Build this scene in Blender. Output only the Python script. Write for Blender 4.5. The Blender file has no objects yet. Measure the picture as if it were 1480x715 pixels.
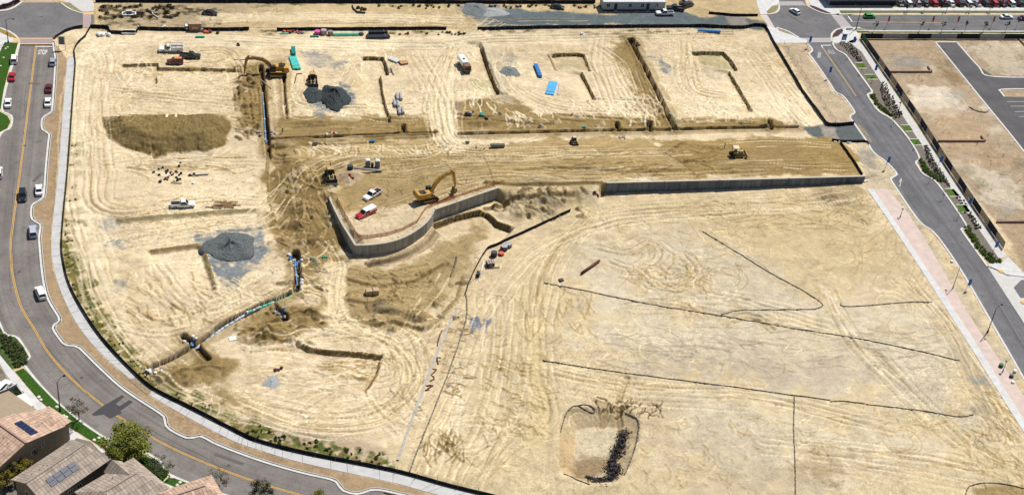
import bpy, math, random
import numpy as np
from mathutils import Vector
from mathutils.geometry import tessellate_polygon
random.seed(7)
S = bpy.context.scene
COL = S.collection
PI = math.pi

# ------------------------------------------------------------------ camera, sky, sun, exposure
FPX, CAMZ = 2130.0, 220.0
def _n(v): return v / np.linalg.norm(v)
_Z = -_n(np.array([-352., -2927., -FPX]))
_Y = np.array([-510., 1612., -FPX]); _Y = _n(_Y - _Y.dot(_Z) * _Z)
_X = np.cross(_Y, _Z)
cam_d = bpy.data.cameras.new('camera'); cam = bpy.data.objects.new('camera', cam_d); COL.objects.link(cam)
from mathutils import Matrix
m = Matrix(((_X[0], _X[1], _X[2], 0), (_Y[0], _Y[1], _Y[2], 0), (_Z[0], _Z[1], _Z[2], CAMZ), (0, 0, 0, 1)))
cam.matrix_world = m
cam_d.sensor_width = 36; cam_d.lens = FPX / 1480 * 36; cam_d.clip_end = 20000; cam_d.clip_start = 1
S.camera = cam

SUN = Vector((0.40, 0.37, 0.84)).normalized()
sun_el = math.asin(SUN.z)
w = bpy.data.worlds.new('World'); S.world = w; w.use_nodes = True
nt = w.node_tree; bg = nt.nodes['Background']
sky = nt.nodes.new('ShaderNodeTexSky'); sky.sky_type = 'NISHITA'; sky.sun_disc = False
sky.sun_elevation = sun_el; sky.sun_rotation = math.atan2(SUN.x, SUN.y); sky.altitude = 200
nt.links.new(sky.outputs[0], bg.inputs[0]); bg.inputs[1].default_value = 0.06
sl = bpy.data.lights.new('sun', 'SUN'); sl.energy = 4.4; sl.angle = math.radians(0.5); sl.color = (1, 0.955, 0.87)
so = bpy.data.objects.new('sun', sl); COL.objects.link(so)
so.rotation_euler = SUN.to_track_quat('Z', 'Y').to_euler(); so.location = (0, 0, 300)
S.view_settings.view_transform = 'Standard'; S.view_settings.look = 'None'
S.view_settings.gamma = 1; S.view_settings.exposure = 0.25

# ------------------------------------------------------------------ projection of traced points onto the ground
def G0(u, v, z=0.0):
    d = np.array([u - 740., -(v - 357.5), -FPX]); q = np.array([d @ _X, d @ _Y, d @ _Z]); t = (z - CAMZ) / q[2]
    return q[0] * t, q[1] * t
# tops of the two retaining walls (traced) with their heights
W2 = [(476.6, 285, 1.4), (484, 302, 2.0), (495.7, 324.6, 2.6), (514, 354, 3.0), (538.5, 353, 3.1), (567, 348.4, 3.2), (590.8, 339, 3.3),
      (612, 324.6, 3.4), (622, 313, 3.4), (627.5, 302.5, 3.4), (660, 291.5, 3.4), (690, 281, 3.4), (720, 271, 3.4)]
W1 = [(877, 264, 3.1), (960, 262, 3.0), (1040, 260, 2.7), (1140, 257.5, 2.3), (1250, 254.5, 1.8)]
SP = [(430, 275, 0.0), (462, 280, 0.4)] + W2 + [(760, 268, 3.3), (820, 265, 3.2)] + W1 + [(1262, 254, 0.3), (1275, 254, 0)]
_sx = []; _sy = []; _sh = []
for u, v, h in SP:
    x, y = G0(u, v, h); _sx.append(x); _sy.append(y); _sh.append(h)
_sx = np.array(_sx); _sy = np.array(_sy); _sh = np.array(_sh)
x_gapA, x_gapB = _sx[14], _sx[17]
def sstep(a, b, x): t = np.clip((x - a) / (b - a), 0, 1); return t * t * (3 - 2 * t)
def bh(x, y):
    x = np.asarray(x, float); y = np.asarray(y, float)
    ys = np.interp(x, _sx, _sy); h = np.interp(x, _sx, _sh, left=0, right=0)
    gap = sstep(x_gapA - 1, x_gapA + 3, x) * (1 - sstep(x_gapB - 4, x_gapB - 0.5, x))
    lft = 1 - sstep(_sx[1], _sx[2] + 0.3, x)
    wd = np.maximum(gap * 7, lft * 4)
    d = y - ys
    up = np.where(wd > 0.05, sstep(0.1 - wd, 0.35, d), sstep(0.1, 0.3, d))
    down = 1 - sstep(6, 30, d)
    return (h - 0.25 * (wd < 0.05) * (h > .5)) * up * down
def G(u, v, z=None):
    if z is not None: return G0(u, v, z)
    z = 0.0
    for _ in range(14):
        x, y = G0(u, v, z); z = 0.5 * z + 0.5 * float(bh(x, y))
    return G0(u, v, z)
def W(pts): return [G(*p) for p in pts]
def smooth(pts, n=6):
    P = [np.array(p, float) for p in pts]
    if len(P) < 3: return [tuple(p) for p in P]
    Q = [2 * P[0] - P[1]] + P + [2 * P[-1] - P[-2]]; out = []
    for i in range(1, len(Q) - 2):
        a, b, c, d = Q[i - 1:i + 3]
        for k in range(n):
            t = k / n; out.append(tuple(0.5 * ((2 * b) + (c - a) * t + (2 * a - 5 * b + 4 * c - d) * t * t + (3 * b - a - 3 * c + d) * t ** 3)))
    out.append(tuple(P[-1])); return out
def resample(pts, step):
    P = np.array(pts, float); d = np.r_[0, np.cumsum(np.linalg.norm(np.diff(P, axis=0), axis=1))]
    n = max(2, int(d[-1] / step) + 1); s = np.linspace(0, d[-1], n)
    return np.stack([np.interp(s, d, P[:, i]) for i in range(P.shape[1])], 1)
def offset(pts, o):
    P = np.array(pts, float)[:, :2]; T = np.gradient(P, axis=0); T /= np.linalg.norm(T, axis=1)[:, None] + 1e-9
    return P + np.stack([-T[:, 1], T[:, 0]], 1) * (o[:, None] if hasattr(o, '__len__') else o)

# ------------------------------------------------------------------ traced lines of the streets
KE_W = [(77, 62), (78, 73), (80, 84), (79, 110), (75.5, 158), (73, 163), (63, 169), (60.5, 175), (60.5, 184), (63, 189), (71, 193), (70, 205), (66.5, 240), (63.8, 277),
        (61, 287), (48, 294.5), (45.3, 302), (45.3, 314), (49, 319), (58.8, 324.5), (57.5, 335), (57, 351), (62, 401), (69, 431), (86, 460), (84, 465), (77, 470), (77.5, 477),
        (91.3, 496), (98, 499), (111, 500), (121, 508.6), (150, 537), (181, 564), (233, 598), (238, 605), (242, 617.7), (268.6, 632), (280, 632), (292, 630),
        (312, 641), (370, 663), (430, 681), (480, 692.5), (487, 697), (496, 708.4), (518, 713.4), (541, 706.7), (585, 715), (700, 742)]
KW_W = [(28, 62), (24, 80), (16, 100), (7, 134), (3, 159), (10, 164), (17, 168), (17, 178), (13, 187), (0, 195), (-14, 240), (-25, 300), (-30, 350), (-26, 400), (-14, 440), (0, 468), (7, 483), (23.6, 486), (32.7, 498), (42.7, 513.6),
        (42, 518), (35, 524), (38, 531), (58, 555.5), (80.6, 579), (117.5, 609), (156, 634.5), (201.5, 649.6), (231.7, 666), (235, 676.5), (255, 690), (315.6, 711.7), (430, 745)]
YL_W = [(52, 65.5), (30, 240), (16.8, 337), (16, 370), (18.5, 398), (30, 441.5), (49.7, 475), (72, 512), (108, 551), (147.7, 584), (168, 599), (235, 639.5), (302, 670), (370, 695), (437, 715), (540, 742)]
SWL = [(97.4, 84), (91, 160), (85, 240), (74.5, 340.7), (76.6, 381), (90.7, 428), (116, 475), (150, 514), (188, 547), (215, 569), (268.6, 601), (336, 636), (370, 648), (437, 668), (568, 696.6), (632, 714), (760, 745)]
SWR = [(107.5, 82), (101.6, 160), (95.7, 240), (86.6, 340.7), (89, 381), (100.7, 421), (132.6, 475), (165, 514), (198, 547), (221.6, 565.7), (275, 592.5), (340, 626), (370, 639.5), (437, 657), (568, 683), (655.5, 706.7), (780, 736)]
KW_E = [(1167, 63), (1174, 71), (1173, 75), (1168, 79), (1173, 83), (1199, 120), (1207.5, 133.5), (1219, 139), (1235, 161), (1233, 165), (1228, 168.7), (1234, 177.5), (1252, 203), (1260, 217), (1267.5, 224.4), (1281, 234), (1296, 250), (1294, 254), (1288, 258), (1289, 262),
        (1328, 319), (1350, 335.7), (1385, 384), (1434, 467), (1480, 547), (1560, 690)]
KE_E = [(1202, 60), (1209, 72), (1222, 79), (1234, 95.6), (1260, 131.5), (1256, 135), (1254.5, 139), (1270, 161), (1288, 171.7), (1313, 200), (1329, 228), (1323, 234), (1326.6, 240), (1335, 252), (1355, 265), (1397, 325.6), (1391, 330), (1390, 333), (1427, 384.4)]
KE_E2 = KE_E + [(1476, 461.6), (1540, 565)]
WEST = W(KE_W); WESTL = W(KW_W); YLW = smooth(W(YL_W), 8); SWLw = smooth(W(SWL), 6); SWRw = smooth(W(SWR), 6)
EASTL = W(KW_E); EASTR = W(KE_E); EASTR2 = W(KE_E2)
NWX = [(33, 1.4), (88, 2), (96.5, 10.5), (106, 15.4), (119.6, 19.6), (135, 20), (135, 40), (119.6, 40), (105, 42), (91, 47.5), (84, 53), (77.6, 55), (77, 62), (28, 62), (25, 54), (14, 46), (0, 40.5), (-40, 36), (-40, 20), (0, 16), (14, 14), (25, 8)]
NWX = [(33, -14), (33, 1.4)] + NWX[1:] ; NWX[2:2] = []
NEX = [(1120, -8), (1160, -8), (1165, 7.5), (1172, 11.7), (1187, 18.5), (1200.7, 21), (1216, 22), (1232, 40.5), (1217, 41), (1209, 43), (1202, 48.7), (1201.5, 55.4), (1202, 64), (1167, 64), (1155, 54.5), (1150, 52), (1138.6, 45), (1122, 40), (1112, 38), (1100, 22), (1110, 21), (1122, 18.5), (1126, 13), (1126, 7.5)]
NWXw = W(NWX); NEXw = W(NEX)
NER = W([(1213, 22.2), (1480, 22.6), (1700, 23)]); NERb = W([(1232, 40.5), (1246, 40.5), (1256, 44.2), (1480, 44.8), (1700, 45)])
LOTA = W([(1352, 61), (1382.7, 61), (1415, 97), (1436, 111), (1480, 111), (1560, 111), (1560, 129), (1449, 129), (1447, 133), (1450, 140), (1480, 141), (1560, 141), (1620, 250), (1560, 330), (1480, 218)])

# ------------------------------------------------------------------ ground: one height field with real relief
GX0, GX1, GY0, GY1, GS = -64.0, 300.0, 194.0, 440.0, 0.24
xs = np.arange(GX0, GX1 + GS, GS); ys_ = np.arange(GY0, GY1 + GS, GS)
XX, YY = np.meshgrid(xs, ys_)
ny, nx = XX.shape
rs = np.random.RandomState(3)
def vnoise(X, Y, sc, seed, ax=1.0):
    r = np.random.RandomState(seed); N = 512; L = r.rand(N, N)
    a = X / (sc * ax); b = Y / sc; i = np.floor(a).astype(int); j = np.floor(b).astype(int); fx = a - i; fy = b - j
    fx = fx * fx * (3 - 2 * fx); fy = fy * fy * (3 - 2 * fy); i %= N; j %= N; i1 = (i + 1) % N; j1 = (j + 1) % N
    return (L[j, i] * (1 - fx) + L[j, i1] * fx) * (1 - fy) + (L[j1, i] * (1 - fx) + L[j1, i1] * fx) * fy - 0.5
def fbm(X, Y, sc, seed, o=4, ax=1.0):
    s = 0; a = 1
    for k in range(o): s = s + a * vnoise(X, Y, sc / 2 ** k, seed + k * 17, ax); a *= 0.55
    return s
WARP = fbm(XX, YY, 5, 50, 4)
FINE = fbm(XX, YY, 1.6, 90, 3)
HH = np.zeros_like(XX)
CC = np.zeros((ny, nx, 3))
def win(P, pad):
    P = np.asarray(P); x0, y0 = P[:, :2].min(0) - pad; x1, y1 = P[:, :2].max(0) + pad
    i0 = max(0, int((x0 - GX0) / GS)); i1 = min(nx, int((x1 - GX0) / GS) + 2); j0 = max(0, int((y0 - GY0) / GS)); j1 = min(ny, int((y1 - GY0) / GS) + 2)
    if i1 <= i0 or j1 <= j0: return None
    return slice(j0, j1), slice(i0, i1)
def ldist(P, pad, closed=False):
    """distance to a polyline, its side and run, on the window round it"""
    P = np.asarray(P)[:, :2]; s = win(P, pad)
    if s is None: return None
    j0, i0 = s[0].start, s[1].start
    D = np.full(XX[s].shape, 1e9); SD = np.zeros_like(D); RUN = np.zeros_like(D); CL = np.zeros_like(D)
    Q = np.vstack([P, P[:1]]) if closed else P; run = 0.0
    for k in range(len(Q) - 1):
        a, b = Q[k], Q[k + 1]; ww = win(np.array([a, b]), pad); L = np.linalg.norm(b - a)
        if ww is not None and L > 1e-6:
            l = (slice(ww[0].start - j0, ww[0].stop - j0), slice(ww[1].start - i0, ww[1].stop - i0))
            x = XX[ww] - a[0]; y = YY[ww] - a[1]; t = (x * (b - a)[0] + y * (b - a)[1]) / (L * L); tc = np.clip(t, 0, 1)
            d = np.hypot(x - tc * (b - a)[0], y - tc * (b - a)[1]); m_ = d < D[l]
            D[l] = np.where(m_, d, D[l]); SD[l] = np.where(m_, np.sign((b - a)[0] * y - (b - a)[1] * x), SD[l])
            RUN[l] = np.where(m_, run + tc * L, RUN[l])
            over = np.maximum(0, np.maximum(-t, t - 1)) * L if (k == 0 or k == len(Q) - 2) else 0 * t
            if k == 0 and len(Q) > 2: over = np.maximum(0, -t) * L
            if k == len(Q) - 2 and len(Q) > 2: over = np.maximum(0, t - 1) * L
            CL[l] = np.where(m_, over, CL[l])
        run += L
    return s, D, SD, RUN, CL, run
def inside(P, s):
    x, y = XX[s], YY[s]; r = np.zeros(x.shape, bool); n = len(P)
    for k in range(n):
        (x0, y0), (x1, y1) = P[k][:2], P[(k + 1) % n][:2]
        if y0 == y1: continue
        r ^= ((y0 > y) != (y1 > y)) & (x < (x1 - x0) * (y - y0) / (y1 - y0) + x0)
    return r
def sdist(P, pad):
    q = ldist(P, pad, True)
    if q is None: return None
    s, D = q[0], q[1]; D = np.minimum(D, 1e3)
    # interior cells far from the edge
    return s, np.where(inside(P, s), D, -D)
def tint(s, a, c):
    a = np.clip(a, 0, 1)[..., None]; CC[s] = CC[s] * (1 - a) + np.array(c) * a
def region(px, col, a=1.0, soft=1.5, warp=2.5, dz=0, grain=0.0, world=False):
    P = px if world else W(px); q = sdist(P, 6 + soft + warp)
    if q is None: return
    s, d = q; d = d + WARP[s] * warp + FINE[s] * warp * 0.25
    mk = sstep(-soft, soft, d)
    if col is not None: tint(s, mk * a * (1 + grain * FINE[s] * 2), col)
    if dz: HH[s] += dz * mk
def mound(u, v, rx, ry, h, rot=0, col=None, a=0.8, rough=0.25):
    x, y = G(u, v); s = win(np.array([[x, y]]), max(rx, ry) * 1.6)
    if s is None: return
    X = XX[s] - x; Y = YY[s] - y; c, n = math.cos(rot), math.sin(rot); r = np.hypot((X * c + Y * n) / rx, (-X * n + Y * c) / ry) + WARP[s] * 0.28
    k = np.clip(1 - r, 0, 1); HH[s] += h * (sstep(0, 0.85, k)) + rough * FINE[s] * sstep(0, .3, k) * abs(h)
    if col is not None: tint(s, sstep(0, 0.3, k) * a, col)
def groove(P, wd, dz, col=None, a=1.0, soft=0.25, wob=0.0, gaps=0.0, rim=0.0, tread=0, mul=None):
    q = ldist(P, wd + 2.5)
    if q is None: return
    s, D, SD, RUN, CL, L = q
    d = D + wob * WARP[s]; mk = 1 - sstep(wd / 2 - .05, wd / 2 + soft * .7, d)
    if gaps: mk = mk * sstep(-0.15, 0.15, vnoise(RUN, RUN * 0, 6, rs.randint(999)) + 0.5 - gaps)
    if tread: mk = mk * (1 + tread * np.sin(RUN * 2 * PI / 1.0))
    if dz: HH[s] += dz * mk
    if rim: HH[s] += rim * np.exp(-((D - wd / 2 - 0.6) / 0.45) ** 2)
    if mul is not None: CC[s] *= (1 + (mul - 1) * mk * a)[..., None]
    if col is not None: tint(s, mk * a, col)
def scarp(px, drop, fall, side, col=None, world=False, a=0.6, soft=.26, dark=.55):
    drop *= .8
    """a cut bank: ground drops sharply on one side of the line and climbs back over `fall` metres"""
    P = px if world else W(px); q = ldist(P, fall + 1)
    if q is None: return
    s, D, SD, RUN, CL, L = q
    D = D + 0.25 * FINE[s]
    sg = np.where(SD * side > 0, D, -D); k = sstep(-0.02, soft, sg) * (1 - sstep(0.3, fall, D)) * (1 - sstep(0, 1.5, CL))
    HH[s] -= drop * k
    if col is not None: tint(s, (1 - sstep(0.2, 1.4, D)) * a * (sg > -.3) * (1 - sstep(0, 1, CL)), col); tint(s, (1 - sstep(.25, .6, D)) * dark * (sg > -.15) * (1 - sstep(0, 1, CL)), (.14, .10, .05))  # second tint: narrow dark strip paints shade along the bank face

SAND = (0.545, 0.440, 0.290); LIGHT = (0.63, 0.53, 0.365); PALE = (0.54, 0.46, 0.32); BROWN = (0.295, 0.205, 0.083); DARK = (0.19, 0.128, 0.052)
TAN = (0.42, 0.305, 0.145); GREY = (0.215, 0.232, 0.24); PINK = (0.49, 0.38, 0.27); GREENB = (0.22, 0.21, 0.08); DRY = (0.40, 0.27, 0.15)
big = fbm(XX, YY, 45, 5, 4); mid = fbm(XX, YY, 9, 31, 5); fine = fbm(XX, YY, 1.3, 77, 3); strk = fbm(XX, YY, 1.1, 41, 4, 6)
CC[:] = np.array(SAND)
HH[:] = bh(XX, YY)
ALL = (slice(0, ny), slice(0, nx))
tint(ALL, sstep(0.0, 0.6, big) * 0.45, LIGHT)
tint(ALL, sstep(0.05, 0.6, mid) * 0.35, TAN)
tint(ALL, sstep(0.1, 0.7, -mid) * 0.45, LIGHT)
# everything outside the site first
region([(108, 46), (700, 44), (1100, 42), (1130, 70), (1160, 62), (1110, -40), (100, -40)], TAN, .55, 2, 3)
region([(140, 6), (420, 6), (330, 24), (300, 42), (150, 44)], (0.36, 0.29, 0.19), .7, 2, 5)
region([(700, 40), (690, 26), (700, 12), (760, 14), (870, 20), (975, 16), (1010, 26), (1060, 22), (1112, 34), (1098, 43), (900, 41), (780, 40)], (0.125, 0.165, 0.185), .95, 1.0, 2)
region([(660, 8), (720, 6), (740, 20), (700, 30), (668, 24)], GREY, .7, 1.5, 4)
region([(1048, 23), (1076, 25), (1086, 39), (1056, 40)], (0.33, 0.28, 0.25), .8, .6, 1)
region([(720, 39), (850, 36), (1000, 39), (1000, 43), (720, 44)], SAND, .7, 1, 3)
EL = [(1243, 50), (1700, 52), (1700, 480), (1500, 440), (1462, 352), (1330, 180)]
region(EL, (0.37, 0.285, 0.195), .95, .8, .5)
for px_, c_, a_ in [([(1270, 60), (1350, 62), (1400, 130), (1340, 120), (1290, 90)], (.36, .265, .165), .5), ([(1300, 120), (1370, 125), (1400, 160), (1350, 170), (1320, 150)], (0.55, 0.49, 0.40), .7), ([(1390, 62), (1480, 60), (1480, 108), (1430, 104)], (0.50, 0.43, 0.33), .6),
                   ([(1340, 160), (1400, 160), (1460, 230), (1440, 260), (1370, 215)], (0.40, 0.28, 0.17), .5), ([(1400, 240), (1450, 245), (1480, 300), (1420, 290)], (0.50, 0.44, 0.35), .7), ([(1440, 325), (1480, 325), (1520, 400), (1475, 370)], (0.40, 0.28, 0.17), .5),
                   ([(1285, 85), (1330, 88), (1325, 98), (1280, 97)], GREY, .5), ([(1360, 95), (1400, 115), (1380, 125), (1355, 112)], (0.28, 0.20, 0.11), .8)]:
    region(px_, c_, a_, 2, 7)
region([(1000, 30), (1110, 30), (1110, 48), (1030, 46)], GREENB, .25, 1.5, 4)
# verge strips along the streets (dry mulch on the west, bare soil on the east)
verge = [p for p in WEST] + [tuple(p) for p in SWLw[::-1]]
region(verge, (0.36, 0.255, 0.155), .95, .3, .4, world=True)
region([(1166, 64), (1172, 72), (1167, 80), (1206, 134), (1218, 139), (1234, 162), (1226, 170), (1232, 178), (1196, 180), (1128, 66)], (0.43, 0.34, 0.235), .9, .6, 1)
region([(1236, 205), (1252, 205), (1266, 225), (1294, 252), (1288, 262), (1480, 552), (1460, 560), (1258, 272), (1250, 250)], (0.47, 0.395, 0.275), .85, .6, 1.5)
region([(1240, 215), (1262, 218), (1275, 245), (1262, 262), (1250, 240)], (0.26, 0.24, 0.21), .7, 2, 4)
# site: wide areas of different soil
region([(1150, 182), (1232, 178), (1250, 203), (1190, 205), (1172, 196)], (0.10, 0.13, 0.145), .92, .8, 1.5)
region([(1182, 181), (1204, 180), (1216, 204), (1196, 205)], (0.33, 0.29, 0.25), .85, .6, 1)
CEN = [(388, 207), (470, 207), (640, 203), (660, 215), (600, 240), (520, 236), (500, 256), (478, 262), (482, 300), (500, 372), (560, 392), (620, 370), (700, 330), (672, 400), (630, 455), (570, 490), (500, 480), (470, 440), (430, 395), (415, 350), (392, 320), (386, 260)]
region(CEN, (.36, .262, .125), .9, 2.5, 7); region([(388, 207), (470, 207), (560, 206), (500, 240), (470, 262), (478, 300), (500, 372), (480, 400), (430, 385), (415, 350), (392, 320), (386, 260)], BROWN, .85, 2.5, 6)
region([(395, 215), (440, 212), (460, 260), (445, 310), (470, 350), (440, 372), (412, 335), (392, 300)], DARK, .35, 2, 6)
region([(645, 212), (800, 200), (940, 198), (1000, 256), (872, 263), (760, 272), (722, 270), (600, 300), (480, 320), (475, 275), (540, 240)], (.36, .258, .115), .9, 2, 6)
region([(700, 268), (860, 258), (860, 275), (810, 305), (745, 330), (735, 300)], (0.43, 0.335, 0.19), .8, 2, 5)
region([(945, 203), (1205, 198), (1232, 214), (1243, 252), (1004, 256), (990, 236), (955, 222)], (0.33, 0.228, 0.088), .95, 1, 3)
region([(1100, 201), (1150, 201), (1170, 251), (1050, 253)], (0.285, 0.20, 0.10), .5, 2, 3)
region([(660, 150), (735, 132), (780, 168), (900, 168), (972, 170), (976, 189), (662, 191)], BROWN, .92, 1.5, 4)
region([(880, 60), (912, 58), (970, 180), (948, 184)], BROWN, .92, 1.5, 4)
region([(985, 175), (1110, 172), (1150, 186), (985, 190)], BROWN, .92, 1.5, 4)
region([(400, 172), (470, 165), (640, 170), (640, 196), (395, 202)], BROWN, .92, 1.5, 4)
region([(330, 88), (376, 92), (385, 140), (384, 200), (350, 180), (346, 130)], BROWN, .92, 1.5, 5)
region([(340, 90), (415, 86), (412, 112), (352, 115)], BROWN, .6, 1.5, 4)
region([(690, 60), (712, 62), (745, 150), (720, 150)], (0.44, 0.37, 0.27), .7, 1, 3)
region([(395, 215), (640, 203), (636, 215), (420, 236)], (0.45, 0.33, 0.16), .8, 1, 2)
region([(345, 480), (360, 455), (430, 440), (470, 440), (478, 470), (430, 484), (380, 502)], BROWN, .92, 1.5, 4)
region([(238, 530), (290, 514), (330, 528), (310, 552), (262, 560), (236, 548)], BROWN, .92, 1.5, 4)
region([(300, 552), (352, 582), (344, 588), (312, 572)], BROWN, .7, .8, 2)
region([(330, 598), (420, 622), (470, 622), (560, 650), (560, 680), (440, 654), (330, 622)], (0.40, 0.31, 0.22), .8, 1.5, 4)
region([(560, 650), (640, 690), (760, 705), (900, 700), (950, 720), (700, 712), (560, 684)], (0.33, 0.27, 0.15), .5, 1.5, 4)
region([(120, 300), (158, 300), (190, 420), (160, 440), (130, 380)], LIGHT, .5, 3, 6)
region([(700, 430), (860, 290), (1245, 270), (1300, 350), (1480, 640), (1540, 760), (620, 740)], (.50, .405, .25), .75, 4, 8)
for px_ in ([(800, 360), (1010, 340), (1190, 442), (1050, 455), (880, 425)], [(880, 440), (1190, 470), (1385, 522), (1400, 600), (1150, 568), (940, 535), (860, 500)], [(1150, 450), (1340, 440), (1380, 515), (1260, 500)], [(960, 560), (1140, 580), (1360, 640), (1200, 700), (960, 640)]):
    region(px_, (0.515, 0.448, 0.335), .75, 8, 18)
region([(880, 500), (1180, 520), (1330, 560), (1140, 560), (930, 530)], (0.42, 0.35, 0.27), .6, 4, 12)
region([(990, 300), (1240, 290), (1290, 380), (1200, 400), (1060, 345)], (0.50, 0.385, 0.22), .6, 4, 10)
region([(1180, 272), (1240, 272), (1250, 300), (1190, 304)], (0.34, 0.265, 0.15), .6, 2, 6)
region([(1385, 505), (1400, 520), (1440, 590), (1420, 590), (1390, 540)], (0.34, 0.265, 0.17), .6, 2, 6)
region([(1000, 620), (1160, 600), (1180, 715), (1020, 740)], (0.44, 0.37, 0.27), .5, 5, 14)
region([(1150, 620), (1210, 640), (1200, 690), (1150, 680)], BROWN, .4, 3, 9)
region([(945, 560), (985, 590), (970, 660), (930, 620)], (0.40, 0.32, 0.21), .5, 3, 8)
region([(1405, 705), (1480, 700), (1540, 740), (1400, 745)], BROWN, .8, 1, 2)
region([(640, 430), (720, 360), (780, 330), (860, 300), (800, 400), (700, 440), (660, 560), (600, 690), (570, 690)], (0.53, 0.42, 0.255), .6, 3, 7)
# grey gravel dust, puddle marks, damp patches
for px_, a_ in [([(145, 322), (162, 318), (176, 352), (158, 350)], .5), ([(172, 405), (190, 408), (182, 416), (168, 414)], .4), ([(190, 392), (205, 396), (196, 402)], .35), ([(285, 340), (330, 330), (378, 332), (384, 360), (372, 388), (348, 395), (340, 412), (300, 380)], .9),
                ([(436, 76), (470, 74), (500, 90), (496, 104), (462, 100), (440, 92)], .45), ([(455, 150), (500, 158), (486, 168), (452, 162)], .6), ([(462, 132), (500, 120), (510, 150), (480, 165), (450, 158), (440, 140)], .8), ([(945, 84), (958, 84), (980, 108), (966, 110)], .65), ([(560, 64), (610, 62), (600, 68)], .4),
                ([(730, 82), (744, 82), (742, 96), (732, 96)], .35), ([(645, 148), (660, 150), (656, 172), (642, 160)], .35), ([(205, 236), (250, 238), (240, 246)], .3), ([(370, 380), (400, 395), (390, 420)], .2), ([(1000, 100), (1050, 100), (1030, 110)], .2), ([(500, 94), (520, 90), (524, 100)], .3)]:
    region(px_, GREY, a_, 1.2, 4.5, grain=.6)
region([(679, 460), (690, 458), (697, 470), (694, 478), (688, 472), (684, 486), (680, 482)], (0.16, 0.19, 0.26), .85, .35, .8)
region([(700, 462), (712, 460), (706, 472), (704, 484), (698, 476)], (0.20, 0.23, 0.29), .8, .4, 1)
region([(645, 556), (652, 554), (650, 560), (645, 562)], (0.16, 0.19, 0.26), .8, .3, .6)
for k in range(40):
    x_, y_ = rs.uniform(1290, 1480), rs.uniform(65, 320)
    if x_ > 1243 + (y_ - 50) * .66: region([(x_ + rs.uniform(6, 16) * math.cos(t), y_ + rs.uniform(3, 8) * math.sin(t)) for t in (0, 1, 2, 3, 4, 5)], [(0.24, 0.22, 0.12), (0.50, 0.45, 0.37), (0.22, 0.16, 0.10), (0.34, 0.33, 0.30)][k % 4], rs.uniform(.25, .6), 1.5, 3)
region([(674, 113), (705, 112), (706, 128), (684, 128)], (0.40, 0.36, 0.19), .7, .5, 1.5)
region([(1404, 545), (1424, 546), (1430, 556), (1412, 554)], (0.25, 0.29, 0.30), .7, .6, 1.5)
# grass and weeds along the fence
for k in range(330):
    p = SWRw[int(rs.uniform(8, len(SWRw) - 14))]; o = 1.2 + abs(rs.normal(0, 1.6)); s = win(np.array([[p[0] + o, p[1] + o * .5]]), 2)
    if s is not None: tint(s, (1 - np.hypot(XX[s] - p[0] - o, YY[s] - p[1] - o * .5) / rs.uniform(1.0, 2.2) + FINE[s]) * 1.0, (0.17, 0.17, 0.04) if rs.rand() < .6 else (0.26, 0.21, 0.08))
for k in range(120):
    u = rs.uniform(145, 330); v = rs.uniform(8, 42); x, y = G(u, v); s = win(np.array([[x, y]]), 3)
    if s is not None and (v < 24 or rs.rand() < .4): tint(s, (1 - np.hypot((XX[s] - x) * .6, YY[s] - y) / rs.uniform(.6, 1.8) + FINE[s]) * .9, (0.13, 0.10, 0.055))
for k in range(90):
    u = rs.uniform(380, 1000); x, y = G(u, rs.uniform(5, 10) if k % 2 else rs.uniform(44, 50)); s = win(np.array([[x, y]]), 3)
    if s is not None: tint(s, (1 - np.hypot((XX[s] - x) * .5, YY[s] - y) / rs.uniform(.6, 1.5) + FINE[s]) * .7, (0.15, 0.14, 0.06))
for k in range(60):
    t = rs.rand(); u = 370 + 200 * t + rs.uniform(-10, 10); v = 628 + 42 * t + rs.uniform(-12, 12); x, y = G(u, v); s = win(np.array([[x, y]]), 3)
    if s is not None: tint(s, (1 - np.hypot(XX[s] - x, YY[s] - y) / rs.uniform(.5, 1.3) + FINE[s]) * .9, (0.12, 0.16, 0.04) if rs.rand() < .6 else (0.2, 0.15, 0.08))

# relief: stockpile, cut banks, mounds, basin
q = sdist(W([(150, 170), (200, 166), (330, 164), (335, 190), (328, 208), (300, 218), (255, 220), (216, 226), (180, 212), (156, 200), (148, 184)]), 8)
s, d = q; d = d + WARP[s] * 1.6; g_ = sstep(0, 1, (YY[s] - G(240, 181)[1]) / 6)
k = np.clip(d * 0.62, 0, 3.0); HH[s] += k * (1 - g_ * 0.55) + (d > 0) * (fine[s] * .25 + vnoise(XX[s], YY[s], 1.1, 4, .4) * .22 * (1 - g_))
tint(s, sstep(-.3, .7, d) * (0.92 - 0.45 * g_), (0.225, 0.158, 0.058))
for v in (172, 175, 178): groove(smooth(W([(160, v + 3), (230, v), (318, v - 2)]), 6), .35, -.12, LIGHT, .4)
for u in (242, 255): groove(W([(u, 165), (u, 182)]), .5, -.05, LIGHT, .9)
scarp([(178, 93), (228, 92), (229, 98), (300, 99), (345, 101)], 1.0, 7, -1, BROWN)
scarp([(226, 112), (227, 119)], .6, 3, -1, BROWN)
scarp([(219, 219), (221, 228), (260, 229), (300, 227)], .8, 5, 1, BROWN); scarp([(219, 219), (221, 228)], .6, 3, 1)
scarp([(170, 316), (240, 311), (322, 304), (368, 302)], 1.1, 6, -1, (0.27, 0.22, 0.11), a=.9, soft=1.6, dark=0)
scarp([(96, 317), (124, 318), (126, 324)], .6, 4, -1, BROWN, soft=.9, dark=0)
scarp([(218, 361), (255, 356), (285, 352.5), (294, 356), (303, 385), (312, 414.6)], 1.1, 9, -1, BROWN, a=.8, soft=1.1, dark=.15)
scarp([(526, 82), (554, 83), (558, 93), (562, 106)], 1.3, 8, -1, BROWN); scarp([(562, 106), (549.7, 107.5), (553, 134), (558, 155), (565, 174)], 1.2, 8, -1, BROWN)
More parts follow.
